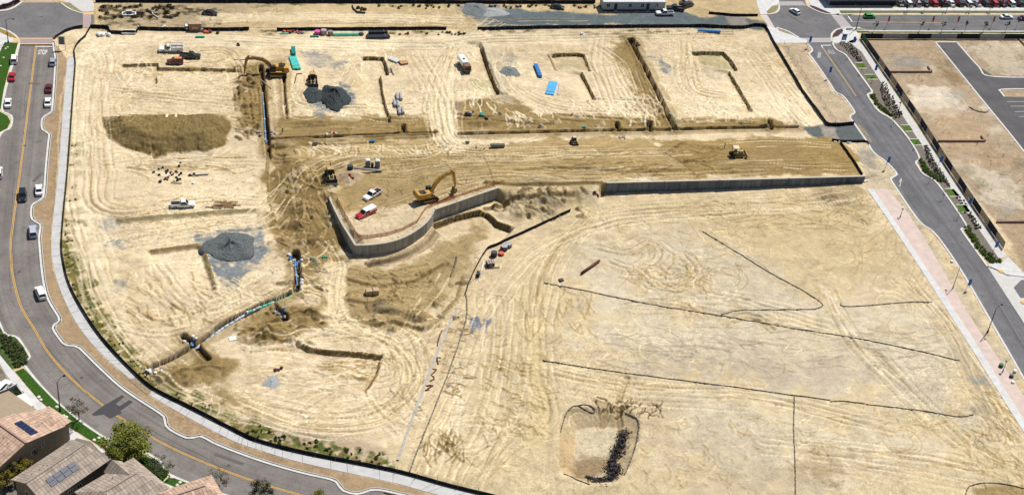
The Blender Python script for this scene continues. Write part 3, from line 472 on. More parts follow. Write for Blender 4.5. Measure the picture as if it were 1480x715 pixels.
def asphalt(name, col, streak=True, axis=0, warm=0):
    m = bpy.data.materials.new(name); m.use_nodes = True; n = m.node_tree.nodes; l = m.node_tree.links; b = n['Principled BSDF']; b.inputs['Roughness'].default_value = .85; b.inputs['Specular IOR Level'].default_value = .25
    tc = n.new('ShaderNodeTexCoord'); ns = n.new('ShaderNodeTexNoise'); ns.inputs['Scale'].default_value = .16; ns.inputs['Detail'].default_value = 9; ns.inputs['Roughness'].default_value = .62; l.new(tc.outputs['Object'], ns.inputs['Vector'])
    r = n.new('ShaderNodeValToRGB'); r.color_ramp.elements[0].position = .3; r.color_ramp.elements[1].position = .7; r.color_ramp.elements[0].color = (*[c * .8 for c in col], 1); r.color_ramp.elements[1].color = (*[c * 1.2 for c in col], 1); l.new(ns.outputs[0], r.inputs[0])
    out = r.outputs[0]
    if streak:
        mp = n.new('ShaderNodeMapping'); mp.inputs['Scale'].default_value = (1, .012, 1); l.new(tc.outputs['UV'], mp.inputs['Vector'])
        n2 = n.new('ShaderNodeTexNoise'); n2.inputs['Scale'].default_value = .75; n2.inputs['Detail'].default_value = 4; l.new(mp.outputs[0], n2.inputs['Vector'])
        mr = n.new('ShaderNodeMapRange'); mr.inputs['From Min'].default_value = .35; mr.inputs['From Max'].default_value = .65; mr.inputs['To Min'].default_value = .80; mr.inputs['To Max'].default_value = 1.13; l.new(n2.outputs[0], mr.inputs['Value'])
        vm = n.new('ShaderNodeVectorMath'); vm.operation = 'SCALE'; l.new(out, vm.inputs[0]); l.new(mr.outputs[0], vm.inputs['Scale']); out = vm.outputs[0]
    vo = n.new('ShaderNodeTexVoronoi'); vo.feature = 'DISTANCE_TO_EDGE'; vo.inputs['Scale'].default_value = .14; wn = n.new('ShaderNodeVectorMath'); wn.operation = 'MULTIPLY_ADD'; l.new(ns.outputs['Color'], wn.inputs[0]); wn.inputs[1].default_value = (5, 5, 0); l.new(tc.outputs['Object'], wn.inputs[2]); l.new(wn.outputs[0], vo.inputs['Vector'])
    cr = n.new('ShaderNodeMapRange'); cr.inputs['From Min'].default_value = .0; cr.inputs['From Max'].default_value = .012; cr.inputs['To Min'].default_value = .78; cr.inputs['To Max'].default_value = 1; l.new(vo.outputs['Distance'], cr.inputs['Value'])
    st = n.new('ShaderNodeTexNoise'); st.inputs['Scale'].default_value = .5; st.inputs['Detail'].default_value = 3; l.new(tc.outputs['Object'], st.inputs['Vector']); sr = n.new('ShaderNodeMapRange'); sr.inputs['From Min'].default_value = .60; sr.inputs['From Max'].default_value = .72; sr.inputs['To Min'].default_value = 1; sr.inputs['To Max'].default_value = .80; l.new(st.outputs[0], sr.inputs['Value'])
    gr = n.new('ShaderNodeTexNoise'); gr.inputs['Scale'].default_value = 4; gr.inputs['Detail'].default_value = 2; l.new(tc.outputs['Object'], gr.inputs['Vector']); g2 = n.new('ShaderNodeMapRange'); g2.inputs['From Min'].default_value = .3; g2.inputs['From Max'].default_value = .7; g2.inputs['To Min'].default_value = .88; g2.inputs['To Max'].default_value = 1.12; l.new(gr.outputs[0], g2.inputs['Value'])
    for q_ in (cr, sr, g2):
        vq = n.new('ShaderNodeVectorMath'); vq.operation = 'SCALE'; l.new(out, vq.inputs[0]); l.new(q_.outputs[0], vq.inputs['Scale']); out = vq.outputs[0]
    l.new(out, b.inputs['Base Color']); return m
ASW = asphalt('west_asphalt', (0.178, 0.160, 0.150)); ASE = asphalt('east_asphalt', (0.132, 0.130, 0.138)); ASX = asphalt('plain_asphalt', (0.15, 0.145, 0.147), False); ASL = asphalt('lot_asphalt', (0.088, 0.085, 0.090), False)
CONC = mm('concrete', (0.50, 0.49, 0.475), .85, .1, .9); CONCW = mm('white_concrete', (0.54, 0.535, 0.53), .85, .12, .6); PATH = mm('path_concrete', (0.47, 0.47, 0.47), .85, .1, .5); PINKC = mm('pink_paving', (0.54, 0.43, 0.385), .9, .1, .5)
KERB = mm('kerb_concrete', (0.56, 0.55, 0.525), .85, .12, .7); GRASS = mm('lawn', (0.035, 0.085, 0.012), .95, .45, 2.5, spec=.1, bump=.5); YEL = mm('yellow_paint', (0.56, 0.33, 0.085), .8, .25, 3); WHT = mm('white_paint', (0.62, 0.61, 0.60), .8, .2, 3)
BRICKX = mm('paver_pink', (0.31, 0.25, 0.245), .9, .15, 3); ORB = mm('paver_orange', (0.62, 0.40, 0.20), .9, .15, 3); FAB = mm('black_fabric', (0.012, 0.014, 0.024), .75, .3, 2, spec=.2); WOOD = mm('wood_stake', (0.30, 0.20, 0.11), .9); STEEL = mm('steel', (0.34, 0.34, 0.35), .5, .1, 3, metal=.6)

def press(P, z):
    if z < -.075: return
    q = sdist(P, 1.5)
    if q is None: return
    s_, d_ = q; k = d_ > -.45; HH[s_] = np.where(k, np.minimum(HH[s_], z - .06), HH[s_]); k = d_ > .1; HH[s_] = np.where(k, np.minimum(HH[s_], z - .12), HH[s_])
# ------------------------------------------------------------------ mesh helpers
class MB:
    def __init__(s): s.v = []; s.f = []
    def add(s, vs, fs):
        o = len(s.v); s.v += [tuple(map(float, p)) for p in vs]; s.f += [tuple(o + i for i in f) for f in fs]; return s
    def box(s, c, d, rz=0, taper=1.0, ry=0):
        cx, cy, cz = c; a, b_, h = d[0] / 2, d[1] / 2, d[2] / 2; cr, sr = math.cos(rz), math.sin(rz); cp, sp = math.cos(ry), math.sin(ry); vs = []
        for zz in (-h, h):
            k = taper if zz > 0 else 1
            for x, y in ((-a, -b_), (a, -b_), (a, b_), (-a, b_)):
                x *= k; y *= k; X = x * cp + zz * sp; Zz = -x * sp + zz * cp
                vs.append((cx + X * cr - y * sr, cy + X * sr + y * cr, cz + Zz))
        return s.add(vs, [(3, 2, 1, 0), (4, 5, 6, 7), (0, 1, 5, 4), (1, 2, 6, 5), (2, 3, 7, 6), (3, 0, 4, 7)])
    def cyl(s, p0, p1, r0, r1=None, n=10, cap=True):
        r1 = r0 if r1 is None else r1; p0 = Vector(p0); p1 = Vector(p1); ax = (p1 - p0).normalized(); t = Vector((0, 0, 1)) if abs(ax.z) < .9 else Vector((1, 0, 0)); u = ax.cross(t).normalized(); w_ = ax.cross(u); vs = []
        for p, r in ((p0, r0), (p1, r1)):
            for k in range(n): a = 2 * PI * k / n; vs.append(p + u * (r * math.cos(a)) + w_ * (r * math.sin(a)))
        fs = [(k, (k + 1) % n, n + (k + 1) % n, n + k) for k in range(n)]
        if cap: fs += [tuple(range(n))[::-1], tuple(range(n, 2 * n))]
        return s.add(vs, fs)
    def ring(s, c, r, rt, axis='y', n=16):
        """a wheel hoop round the given axis"""
        for k in range(n):
            a, b_ = 2 * PI * k / n, 2 * PI * (k + 1) / n
            if axis == 'y': s.cyl((c[0] + r * math.cos(a), c[1], c[2] + r * math.sin(a)), (c[0] + r * math.cos(b_), c[1], c[2] + r * math.sin(b_)), rt, n=6, cap=False)
        return s
    def loft(s, rings, cap=True):
        n = len(rings[0]); vs = [p for r in rings for p in r]; fs = []
        for i in range(len(rings) - 1):
            for k in range(n): fs.append((i * n + k, i * n + (k + 1) % n, (i + 1) * n + (k + 1) % n, (i + 1) * n + k))
        if cap: fs += [tuple(range(n))[::-1], tuple(range((len(rings) - 1) * n, len(rings) * n))]
        return s.add(vs, fs)
    def prism(s, prof, y0, y1):
        """profile in x,z pulled along y"""
        return s.loft([[(x, y0, z) for x, z in prof], [(x, y1, z) for x, z in prof]])
    def tube(s, pts, r, n=6):
        for a, b_ in zip(pts[:-1], pts[1:]): s.cyl(a, b_, r, n=n)
        return s
    def quad(s, *p): return s.add(p, [tuple(range(len(p)))])
    def build(s, name, m, parent=None, smooth=False, loc=None, bevel=0):
        me = bpy.data.meshes.new(name); me.from_pydata(s.v, [], s.f); me.update()
        import bmesh
        bm = bmesh.new(); bm.from_mesh(me); bmesh.ops.recalc_face_normals(bm, faces=bm.faces); bm.to_mesh(me); bm.free()
        if smooth: me.polygons.foreach_set('use_smooth', [True] * len(me.polygons))
        if m: me.materials.append(m)
        o = bpy.data.objects.new(name, me); COL.objects.link(o)
        if parent: o.parent = parent
        if loc: o.location = loc
        if bevel: bv = o.modifiers.new('bevel', 'BEVEL'); bv.width = bevel; bv.segments = 2; bv.limit_method = 'ANGLE'
        return o
def tag(o, label=None, cat=None, group=None, kind=None):
    if label: o['label'] = label
    if cat: o['category'] = cat
    if group: o['group'] = group
    if kind: o['kind'] = kind
    return o
def thing(name, label, cat, loc=(0, 0, 0), rz=0, group=None):
    o = bpy.data.objects.new(name, None); COL.objects.link(o); o.location = loc; o.rotation_euler = (0, 0, rz); o.empty_display_size = .3
    return tag(o, label, cat, group)
def kids(o): return [c for c in bpy.data.objects if c.parent == o]
def dup(src, loc=None, rz=None, label=None, group=None, scale=None, parent=None):
    c = src.copy(); COL.objects.link(c)
    if parent: c.parent = parent
    if loc is not None: c.location = loc
    if rz is not None: c.rotation_euler = (0, 0, rz)
    if scale: c.scale = (scale,) * 3 if not hasattr(scale, '__len__') else scale
    if label: c['label'] = label
    if group: c['group'] = group
    for ch in KIDS(src): dup(ch, parent=c)
    return c
_kc = {}
def KIDS(o):
    if o.name not in _kc: _kc[o.name] = kids(o)
    return _kc[o.name]
def sheet(name, P, z, m, zfun=None, kind='structure'):
    P = [tuple(p[:2]) for p in P]; press(P, z); tri = tessellate_polygon([[Vector((x, y, 0)) for x, y in P]])
    b_ = MB(); b_.add([(x, y, z) for x, y in P], [t for t in tri]); me = bpy.data.meshes.new(name); me.from_pydata(b_.v, [], b_.f); me.update()
    if len(me.polygons) and sum(p.normal.z for p in me.polygons) < 0: me.flip_normals()
    me.materials.append(m); o = bpy.data.objects.new(name, me); COL.objects.link(o)
    if kind: o['kind'] = kind
    return o
def strip(name, A, B, z, m, kind='structure', thick=0):
    """a paved strip between two lines, with a UV in metres"""
    press([tuple(p[:2]) for p in A] + [tuple(p[:2]) for p in B][::-1], z)
    n_ = max(len(A), len(B), 3) * 2; f_ = lambda P: np.stack([np.interp(np.linspace(0, 1, n_), np.linspace(0, 1, len(P)), np.array(P)[:, i]) for i in (0, 1)], 1)
    A = f_(resample(A, 1.5)); B = f_(resample(B, 1.5)); vs = []; fs = []; uv = []; run = 0
    for i in range(n_):
        if i: run += np.linalg.norm((A[i] + B[i] - A[i - 1] - B[i - 1]) / 2)
        vs += [(*A[i], z), (*B[i], z)]; wd = np.linalg.norm(A[i] - B[i]); uv += [(0, run), (wd, run)]
        if i: k = 2 * i; fs.append((k - 2, k - 1, k + 1, k))
    if thick:
        o_ = len(vs); vs += [(x, y, zz - thick) for x, y, zz in vs]; uv += uv
        for i in range(1, n_): k = 2 * i; fs += [(k - 2, k, o_ + k, o_ + k - 2), (k + 1, k - 1, o_ + k - 1, o_ + k + 1)]
    me = bpy.data.meshes.new(name); me.from_pydata(vs, [], fs); me.update()
    if me.polygons[0].normal.z < 0: me.flip_normals()
    ul = me.uv_layers.new(name='uv')
    for lp in me.loops: ul.data[lp.index].uv = uv[lp.vertex_index]
    me.materials.append(m); o = bpy.data.objects.new(name, me); COL.objects.link(o)
    if kind: o['kind'] = kind
    return o
def ribbon(name, P, w_, z, m, o=0, thick=0, kind='structure'):
    P = np.array(P)[:, :2]; return strip(name, [tuple(p) for p in offset(P, o + w_ / 2)], [tuple(p) for p in offset(P, o - w_ / 2)], z, m, kind, thick)

# ------------------------------------------------------------------ streets and paving
yl = resample(YLW, 2)
ribbon('road', yl, 19.5, -.10, ASW)
ec = W([(1186, 64), (1237.6, 139), (1300, 226), (1352, 300), (1424, 404), (1500, 530), (1600, 700)]); ecs = resample(ec, 3)
ribbon('road', ecs, 19, -.10, ASE)
strip('road', [(p[0] - 3, p[1] + .5) for p in NER], [(p[0] - 3, p[1] - .5) for p in NERb], -.096, ASE)
sheet('intersection', NWXw, -.09, ASX); sheet('intersection', NEXw, -.09, asphalt('east_junction', (0.135, 0.132, 0.138), False))
sheet('lot_asphalt', LOTA, .02, ASL)
def kerb(P, nm='kerb', w_=.55, z=.05, m=KERB, closed=False):
    P = resample(smooth([tuple(p) for p in P], 4), .6); return ribbon(nm, P, w_, z, m, thick=.3)
for P in (WEST, WESTL, EASTL, EASTR): kerb(P)
ribbon('verge_joint', resample(smooth(WEST, 4), .6), .2, .06, mm('damp_soil', (0.02, 0.018, 0.016), .95), o=.33); ribbon('kerb', resample(smooth(WEST, 4), .6), .22, .064, mm('kerb_grey', (.42, .41, .39), .9), o=.52)   # dark backfill joint behind the west kerb
kerb(W([(0, 40.5), (14, 46), (25, 54), (28, 62)])); kerb(W([(77.6, 60), (78, 55), (84, 53), (91, 47.5), (105, 42), (119.6, 40.2)])); kerb(W([(88, 4), (96.5, 10.5), (106, 15.4), (119.6, 19.6)])); kerb(W([(33, 1.4), (25, 8), (14, 14), (0, 16), (-30, 18)]))
kerb(W([(1165, 7.5), (1172, 11.7), (1187, 18.5), (1200.7, 21)])); kerb(W([(1232, 40.5), (1217, 41), (1209, 43), (1202.5, 48.7), (1201.5, 55.4), (1202, 62)])); kerb(W([(1155, 54.5), (1150, 52), (1138.6, 45), (1122, 40)])); kerb(W([(1110, 21), (1122, 18.5), (1126, 13), (1126, 7.5)]))
kerb(W([(1213, 22), (1228, 22.4), (1244, 20.2), (1700, 21)])); kerb(W([(1232, 40.5), (1246, 40.5), (1256, 44.6), (1700, 46)]))
kerb(W([(1352, 61), (1416, 140), (1480, 219), (1560, 330)])); kerb(W([(1382.7, 61), (1415, 97), (1436, 111), (1560, 111)])); kerb(W([(1560, 129), (1452, 129), (1448, 134), (1452, 140)])); kerb(W([(1352, 61), (1382.7, 61)]))
strip('path', SWLw, SWRw, .0, PATH, thick=.1)
for q0 in range(1, 60):   # expansion joints
    i = int(q0 / 60 * (len(SWLw) - 1)); a_ = np.array(SWLw[i]); d_ = np.array(SWRw[i]) - a_
    ribbon('path_joint', [tuple(a_ + d_ * .02), tuple(a_ + d_ * .98)], .10, .005, mm('joint', (0.2, 0.17, 0.15)))
cut = W([(186, 548), (196, 545), (221, 563), (213, 571)]); sheet('bare_path_gap', cut, .012, mm('gap_soil', (0.27, 0.21, 0.14), .95, .3, 2))
# west side: neighbourhood path and lawns
NPR = [(-8, 480), (0, 511), (17, 533.6), (56, 579), (74, 594), (101, 619), (158, 656), (235, 697), (285, 715), (360, 742)]; NPL = [(-20, 490), (0, 526), (11, 546), (39, 577), (57, 597.6), (88, 628), (145, 666), (222, 708), (270, 728), (345, 757)]
strip('path', W(NPR), W(NPL), .06, CONCW, thick=.15)
L1 = W([(0, 513), (17, 533.6), (30, 530.5), (35, 524), (42, 516), (32, 498), (22, 487), (7, 485), (0, 472), (-10, 470), (-10, 495)])
sheet('planting_bed', L1, .07, mm('bed_green', (0.05, 0.08, 0.02), .95, .6, 1.2, bump=.6))
def lawn(pxs, z=.08): return tag(sheet('lawn', W(pxs), z, GRASS), None, None, None, 'structure')
lawn([(22, 537), (34, 532), (58, 557.5), (81, 581), (117, 611), (155, 636.5), (158, 652), (101, 617), (75, 593), (56, 577)])
lawn([(158, 655), (158, 640), (200, 652), (231, 669), (243, 686), (235, 696), (200, 677)])
lawn([(236, 697), (245, 688), (315, 714), (420, 744), (340, 738), (285, 714)])
lawn([(0, 60), (7, 62), (26, 62.5), (20, 85), (13, 100), (5, 132), (1, 158), (-10, 160), (-10, 62)]); lawn([(0, 162), (11, 168), (15, 176), (11, 185), (0, 191), (-10, 192), (-10, 162)])
sheet('path', W([(-10, 44), (0, 46), (12, 52), (24, 57), (24, 61.5), (7, 61.5), (0, 75), (-10, 100)]), .085, CONCW)
sheet('planting_bed', W([(-4, 41.5), (0, 42.5), (13, 47.5), (24, 55.5), (14, 54), (0, 47), (-6, 45)]), .10, mm('bed_gold', (0.25, 0.17, 0.04), .95, .5, 1.5, bump=.5))
sheet('path', W([(-20, -14), (33, -14), (32, 0), (24, 6), (12, 12), (-20, 14)]), .04, CONCW); sheet('planting_bed', W([(-5, 9), (10, 5), (22, 1), (30, 2), (22, 8), (12, 12.5), (-5, 15)]), .06, mm('bed_purple', (0.06, 0.035, 0.045), .95, .5, 1.5, bump=.6))
sheet('path', W([(88, -14), (88, 3), (101, 4.5), (118, 17.5), (122, 17.5), (135, 17), (136, 7), (126, -14)]), .04, CONC); sheet('planting_bed', W([(89, 4), (101, 5), (119, 17.5), (119, 19.2), (106, 14.8), (97, 10)]), .06, mm('bed_dry', (0.22, 0.20, 0.10), .95, .4, 2))
# crossings
def cross(A, m_=BRICKX, edge=ORB, z=-.08):
    A = W(A); sheet('crossing', A, z, m_); k = lambda p, q, t: (p[0] + (q[0] - p[0]) * t, p[1] + (q[1] - p[1]) * t)
    if edge:
        sheet('crossing_band', [A[0], A[1], k(A[1], A[2], .14), k(A[0], A[3], .14)], z + .006, edge); sheet('crossing_band', [A[3], A[2], k(A[2], A[1], .14), k(A[3], A[0], .14)], z + .006, edge)
cross([(27, 54.6), (77.6, 54.6), (77, 64), (29, 64)]); cross([(33, -3), (87, -3), (88, 3.4), (32, 3.4)])
cross([(119.8, 40), (119.8, 17.5), (132, 17.5), (131, 40)], mm('paver_red', (0.36, 0.28, 0.27), .9, .15, 3), None); sheet('path', W([(120, 17.2), (135, 17.2), (136, 21), (120, 21)]), -.06, ORB)
sheet('path', W([(19, 56), (27, 55), (28, 61.5), (19, 61)]), .09, ORB); sheet('path', W([(27, -1), (34, -1), (33, 2), (27, 2)]), .05, ORB); sheet('path', W([(86, -1), (93, -1), (94, 3), (87, 3)]), .05, ORB)
cross([(1155, 54.8), (1202, 54.8), (1202, 61), (1160, 61)], mm('paver_grey', (0.36, 0.33, 0.33), .9, .12, 3), mm('paver_edge', (.42, .4, .4), .9)); cross([(1126, 2), (1160, 2), (1165, 8), (1126, 8)], M['paver_grey'], None)
cross([(1201, 21), (1216, 21), (1233, 41), (1217, 41)], M['paver_grey'], M['paver_edge']); cross([(1098, 20), (1108, 20), (1120, 40), (1108, 40)], mm('paver_buff', (.50, .45, .42), .9, .12, 3), None)
# north-east corner paths
sheet('path', W([(1108, 38), (1122, 41), (1130, 44), (1150, 53), (1155, 55), (1166, 58), (1166, 62.5), (1118, 62.5), (1108, 50)]), .05, CONCW); sheet('planting_bed', W([(1124, 42), (1138, 46.5), (1150, 52.5), (1138, 49), (1126, 45)]), .06, M['bed_dry'])
sheet('path', W([(1090, -14), (1126, -14), (1126, 7), (1116, 9), (1108, 17), (1110, 21), (1099, 21), (1094, 6)]), .04, CONCW); sheet('planting_bed', W([(1108, 17), (1116, 10), (1125, 8), (1124, 13), (1119, 17.5), (1110, 20)]), .06, M['bed_dry'])
sheet('path', W([(1160, -14), (1188, -14), (1204, 11), (1300, 11.5), (1700, 11.5), (1700, 16.5), (1213, 15.5), (1213, 22), (1200.7, 21), (1187, 16), (1172, 8)]), .05, CONCW); sheet('planting_bed', W([(1170, 8), (1176, 9), (1200, 19), (1200, 20.6), (1187, 18), (1173, 11.5)]), .06, M['bed_purple'])
sheet('lawn', W([(1214, 16), (1700, 17), (1700, 20.4), (1240, 19.8), (1228, 22), (1216, 21)]), .03, mm('verge_lawn', (0.07, 0.11, 0.03), .95, .6, .35, col2=(0.16, 0.13, 0.07)))
sheet('path', W([(1217, 41), (1232, 40.8), (1242, 51), (1236, 62), (1222, 63), (1204, 62), (1202, 56), (1212, 53), (1218, 46)]), .05, CONCW); sheet('planting_bed', W([(1204, 50), (1209, 44.5), (1217, 42), (1219, 45), (1212, 52), (1203, 54.5)]), .06, M['bed_purple'])
sheet('lawn', W([(1235, 42), (1247, 42), (1256, 46), (1700, 47.5), (1700, 48.6), (1240, 47.5)]), .03, mm('verge_green', (0.06, 0.09, 0.03), .95, .5, 1))
# east verge: planting strip between kerb and path
EPL = [(1226, 60), (1240, 66), (1249, 82), (1272, 117), (1310, 176), (1350, 237), (1400, 310), (1444, 374)]; EPR = [(1239, 56), (1250, 68), (1258, 82), (1281, 116), (1321, 176), (1362, 237), (1412, 310), (1456, 371)]
strip('path', W(EPL), W(EPR), .05, CONC, thick=.15)
PB = W([(1205, 64), (1211, 72), (1224, 79), (1236, 95), (1262, 131), (1257, 139), (1272, 160), (1290, 170), (1315, 199), (1331, 228), (1326, 235), (1337, 251), (1357, 264), (1399, 325), (1393, 333), (1428, 379), (1448, 378), (1444, 372), (1400, 309), (1350, 236), (1310, 175), (1272, 116), (1249, 81), (1240, 66), (1226, 61)])
sheet('planting_bed', PB, .03, mm('mulch', (0.16, 0.135, 0.115), .95, .4, 2.5, bump=.5))
for a_, b_, c_, d_ in [((1236, 91), (1247, 91), (1253, 99), (1241, 99)), ((1249, 108), (1264, 108), (1269, 115), (1254, 115)), ((1302, 181), (1314, 181), (1320, 190), (1309, 190)), ((1314, 201), (1327, 201), (1333, 210), (1321, 210)), ((1366, 273), (1378, 273), (1388, 284), (1373, 284)), ((1382, 296), (1396, 296), (1403, 307), (1389, 307))]:
    lawn([a_, b_, c_, d_], .05).data.materials[0] = mm('strip_lawn', (0.07, 0.13, 0.02), .95, .35, 2.5, spec=.1)
    for p, q_ in ((a_, b_), (d_, c_)): ribbon('kerb', W([p, q_]), .3, .075, KERB, thick=.1)
sheet('path', W([(1428, 384), (1432, 379), (1449, 379), (1457, 371), (1478, 393), (1560, 400), (1560, 440), (1480, 400), (1455, 397), (1440, 389)]), .06, CONCW)
sheet('driveway', W([(1428, 386), (1440, 390), (1456, 398), (1560, 402), (1560, 600), (1478, 463)]), -.07, CONC); sheet('lot_asphalt', W([(1465, 415), (1476, 404), (1560, 404), (1560, 430), (1475, 430)]), -.06, ASE)
for u, v in ((1447, 392), (1479, 437)): sheet('kerb_ramp', W([(u - 5, v - 2), (u + 2, v - 2), (u + 5, v + 2), (u - 1, v + 2)]), .075, mm('tactile_orange', (.65, .38, .10), .9))
# pink path along the east road
PKL = [(1253, 273), (1300, 342), (1380, 465), (1480, 625), (1540, 722)]; PKM = [(1262, 273), (1309, 342), (1391, 465), (1492, 625), (1552, 722)]; PKR = [(1282, 273), (1315, 310), (1350, 368), (1400, 455), (1480, 572), (1560, 690)]
strip('path', W(PKL), W(PKM), .08, CONCW, thick=.2); strip('path', W(PKM), W(PKR), .06, PINKC, thick=.15)
sheet('yard', W([(-80, 520), (-10, 500), (0, 529), (11, 548), (39, 579), (88, 630), (145, 668), (222, 710), (270, 730), (240, 800), (-80, 800)]), .02, mm('yard_soil', (.10, .085, .055), .95, .4, .6, col2=(.24, .22, .19)))
sheet('lot_asphalt', W([(1292, -14), (1700, -14), (1700, 9.5), (1296, 9.5)]), .02, mm('far_lot', (.10, .10, .105), .9, .2, .5))
# road paint

yz = resample(YLW, .8); cutP = [np.array(G(152, 588)), np.array(G(166, 598))]
i0 = int(np.argmin(np.linalg.norm(yz - cutP[0], axis=1))); i1 = int(np.argmin(np.linalg.norm(yz - cutP[1], axis=1)))
for seg in (yz[:i0], yz[i1:]):
    for o_ in (-.16, .16): ribbon('road_marking', seg, .17, -.085, YEL, o=o_)
for P in (W([(1187, 65.5), (1237.6, 139)]), W([(1248, 31.5), (1365, 33)])):
    for o_ in (-.14, .14): ribbon('road_marking', P, .14, -.085, mm('orange_paint', (.50, .33, .14), .8), o=o_)
for P in (W([(1187, 65.5), (1201.5, 65.2)]), W([(53, 67), (75, 67.2)]), W([(1226, 23.5), (1232, 31.5)])): ribbon('road_marking', P, .45, -.084, WHT)
ribbon('road_marking', W([(1232, 31.5), (1248, 31.5)]), .2, -.084, M['orange_paint']); ribbon('road_marking', W([(1187, 65.5), (1189, 69)]), .3, -.082, WHT)
ribbon('road_marking', ecs[45:], .12, -.085, mm('faint_line', (.25, .24, .23), .9))
for v in (147, 153.7, 161.5, 168.5): ribbon('parking_line', W([(1455 + (v - 147) * .8, v), (1490 + (v - 147) * .8, v)]), .14, .03, WHT)
sheet('asphalt_patch', W([(132, 598), (150, 585), (176, 570), (180, 572), (167, 583), (173, 586), (187, 577), (192, 580), (174, 593), (176, 596), (159, 604), (150, 598), (137, 600)]), -.080, mm('new_asphalt', (0.052, 0.050, 0.054), .8, .1, 2))
def text_mesh(name, cu):
    tmp = bpy.data.objects.new('tmp', cu); COL.objects.link(tmp); bpy.context.view_layer.update(); me = bpy.data.meshes.new_from_object(tmp.evaluated_get(bpy.context.evaluated_depsgraph_get())); bpy.data.objects.remove(tmp)
    me.materials.clear(); me.name = name; o = bpy.data.objects.new(name, me); COL.objects.link(o); bpy.context.view_layer.update(); return o
def word(txt, u, v, wpx, hm, m_, rot=0, z=-.083):
    cu = bpy.data.curves.new('road_word', 'FONT'); cu.body = txt; cu.size = 1; cu.align_x = 'CENTER'; cu.align_y = 'CENTER'; cu.fill_mode = 'FRONT'; cu.offset = .02
    o = text_mesh('road_word', cu); x, y = G(u, v); o.location = (x, y, z); o.rotation_euler = (0, 0, rot)
    d = o.dimensions; o.scale = (wpx / d.x, hm / d.y, 1); o.data.materials.append(m_); o['kind'] = 'structure'
for i_, (u, v, r_) in enumerate(((36, 210, .38), (28, 392, .38), (118, 545, .38), (205, 640, .38), (330, 672, .38), (60, 24, .4), (1232, 120, .38), (1300, 215, .38), (1390, 350, .38), (1180, 30, .4))):
    x_, y_ = G(u, v); sheet('manhole_cover', [(x_ + r_ * math.cos(k * PI / 8), y_ + r_ * math.sin(k * PI / 8)) for k in range(16)], -.081, mm('cover_iron', (.07, .065, .06), .7))
for (u0, v0, u1, v1, w_) in ((60, 250, 48, 262, .9), (100, 470, 116, 486, 1.1), (310, 655, 352, 670, .8), (40, 120, 58, 121, .8), (1262, 176, 1276, 192, 1.0), (1345, 300, 1360, 322, 1.0), (1140, 22, 1160, 34, .9)):
    ribbon('asphalt_patch', W([(u0, v0), (u1, v1)]), w_, -.082, mm('old_patch', (.11, .103, .10), .9, .15, 2))
for (u0, v0, u1, v1) in ((20, 250, 14, 420), (66, 500, 130, 570), (200, 610, 300, 662), (1215, 130, 1270, 205), (1320, 285, 1400, 400), (40, 100, 34, 170)):
    ribbon('tar_seam', resample(smooth([(a + rs.uniform(-.25, .25), b + rs.uniform(-.25, .25)) for a, b in W([(u0 + (u1 - u0) * t / 6, v0 + (v1 - v0) * t / 6) for t in range(7)])], 4), 1), .07, -.0815, mm('tar', (.05, .048, .048), .7))
sheet('tracked_dirt', W([(1233, 178), (1250, 203), (1262, 206), (1256, 196), (1250, 186), (1243, 180)]), -.0835, mm('tracked', (.22, .19, .15), .95, .3, .8))
word('STOP', 61.6, 75.6, 2.5, 2.9, WHT); word('STOP', 1201, 74.5, 2.3, 2.6, mm('faded_white', (.36, .35, .34), .9), PI)
ar = lambda u, v, s_=1: [(u - 1.2 * s_, v + 7 * s_), (u + .2 * s_, v - 1 * s_), (u - 2.5 * s_, v + 1 * s_), (u + 2 * s_, v - 8 * s_), (u + 3 * s_, v - 1 * s_), (u + 1.6 * s_, v - 1 * s_), (u + .8 * s_, v + 7 * s_)]
sheet('road_arrow', W(ar(1301, 263, .9)), -.083, mm('worn_white', (.40, .40, .40), .9)); sheet('road_arrow', W([(1183, 75), (1187, 76), (1186, 83), (1181, 84), (1182, 79)]), -.083, mm('worn_grey', (.32, .32, .33), .9))

# build one stretched grid: dense over the site, coarse to the horizon
ext = np.array([2, 6, 15, 35, 80, 180, 400, 900, 2000, 4500.])
xg = np.r_[GX0 - ext[::-1], xs, xs[-1] + ext]; yg = np.r_[GY0 - ext[::-1], ys_, ys_[-1] + ext]
ne = len(ext); Hf = np.pad(HH, ne, mode='edge'); Cf = np.pad(CC, ((ne, ne), (ne, ne), (0, 0)), mode='edge')
outm = np.ones_like(Hf, bool); outm[ne:-ne, ne:-ne] = False; Hf[outm] *= .3
XG, YG = np.meshgrid(xg, yg); NY, NX = XG.shape
me = bpy.data.meshes.new('ground'); co = np.stack([XG, YG, Hf], -1).reshape(-1, 3).astype(np.float32)
idx = np.arange(NX * NY).reshape(NY, NX); fc = np.stack([idx[:-1, :-1], idx[:-1, 1:], idx[1:, 1:], idx[1:, :-1]], -1).reshape(-1, 4).astype(np.int32)
me.vertices.add(len(co)); me.vertices.foreach_set('co', co.ravel()); me.loops.add(fc.size); me.loops.foreach_set('vertex_index', fc.ravel())
me.polygons.add(len(fc)); me.polygons.foreach_set('loop_start', np.arange(0, fc.size, 4, dtype=np.int32)); me.polygons.foreach_set('loop_total', np.full(len(fc), 4, dtype=np.int32))
me.update(); me.validate()
ca = me.color_attributes.new('soil', 'FLOAT_COLOR', 'POINT')
ca.data.foreach_set('color', np.concatenate([np.clip(Cf, .01, .9), np.ones((NY, NX, 1))], -1).astype(np.float32).ravel())
me.polygons.foreach_set('use_smooth', np.ones(len(fc), bool))
me.materials.append(gm)
go = bpy.data.objects.new('ground', me); COL.objects.link(go); go['kind'] = 'structure'

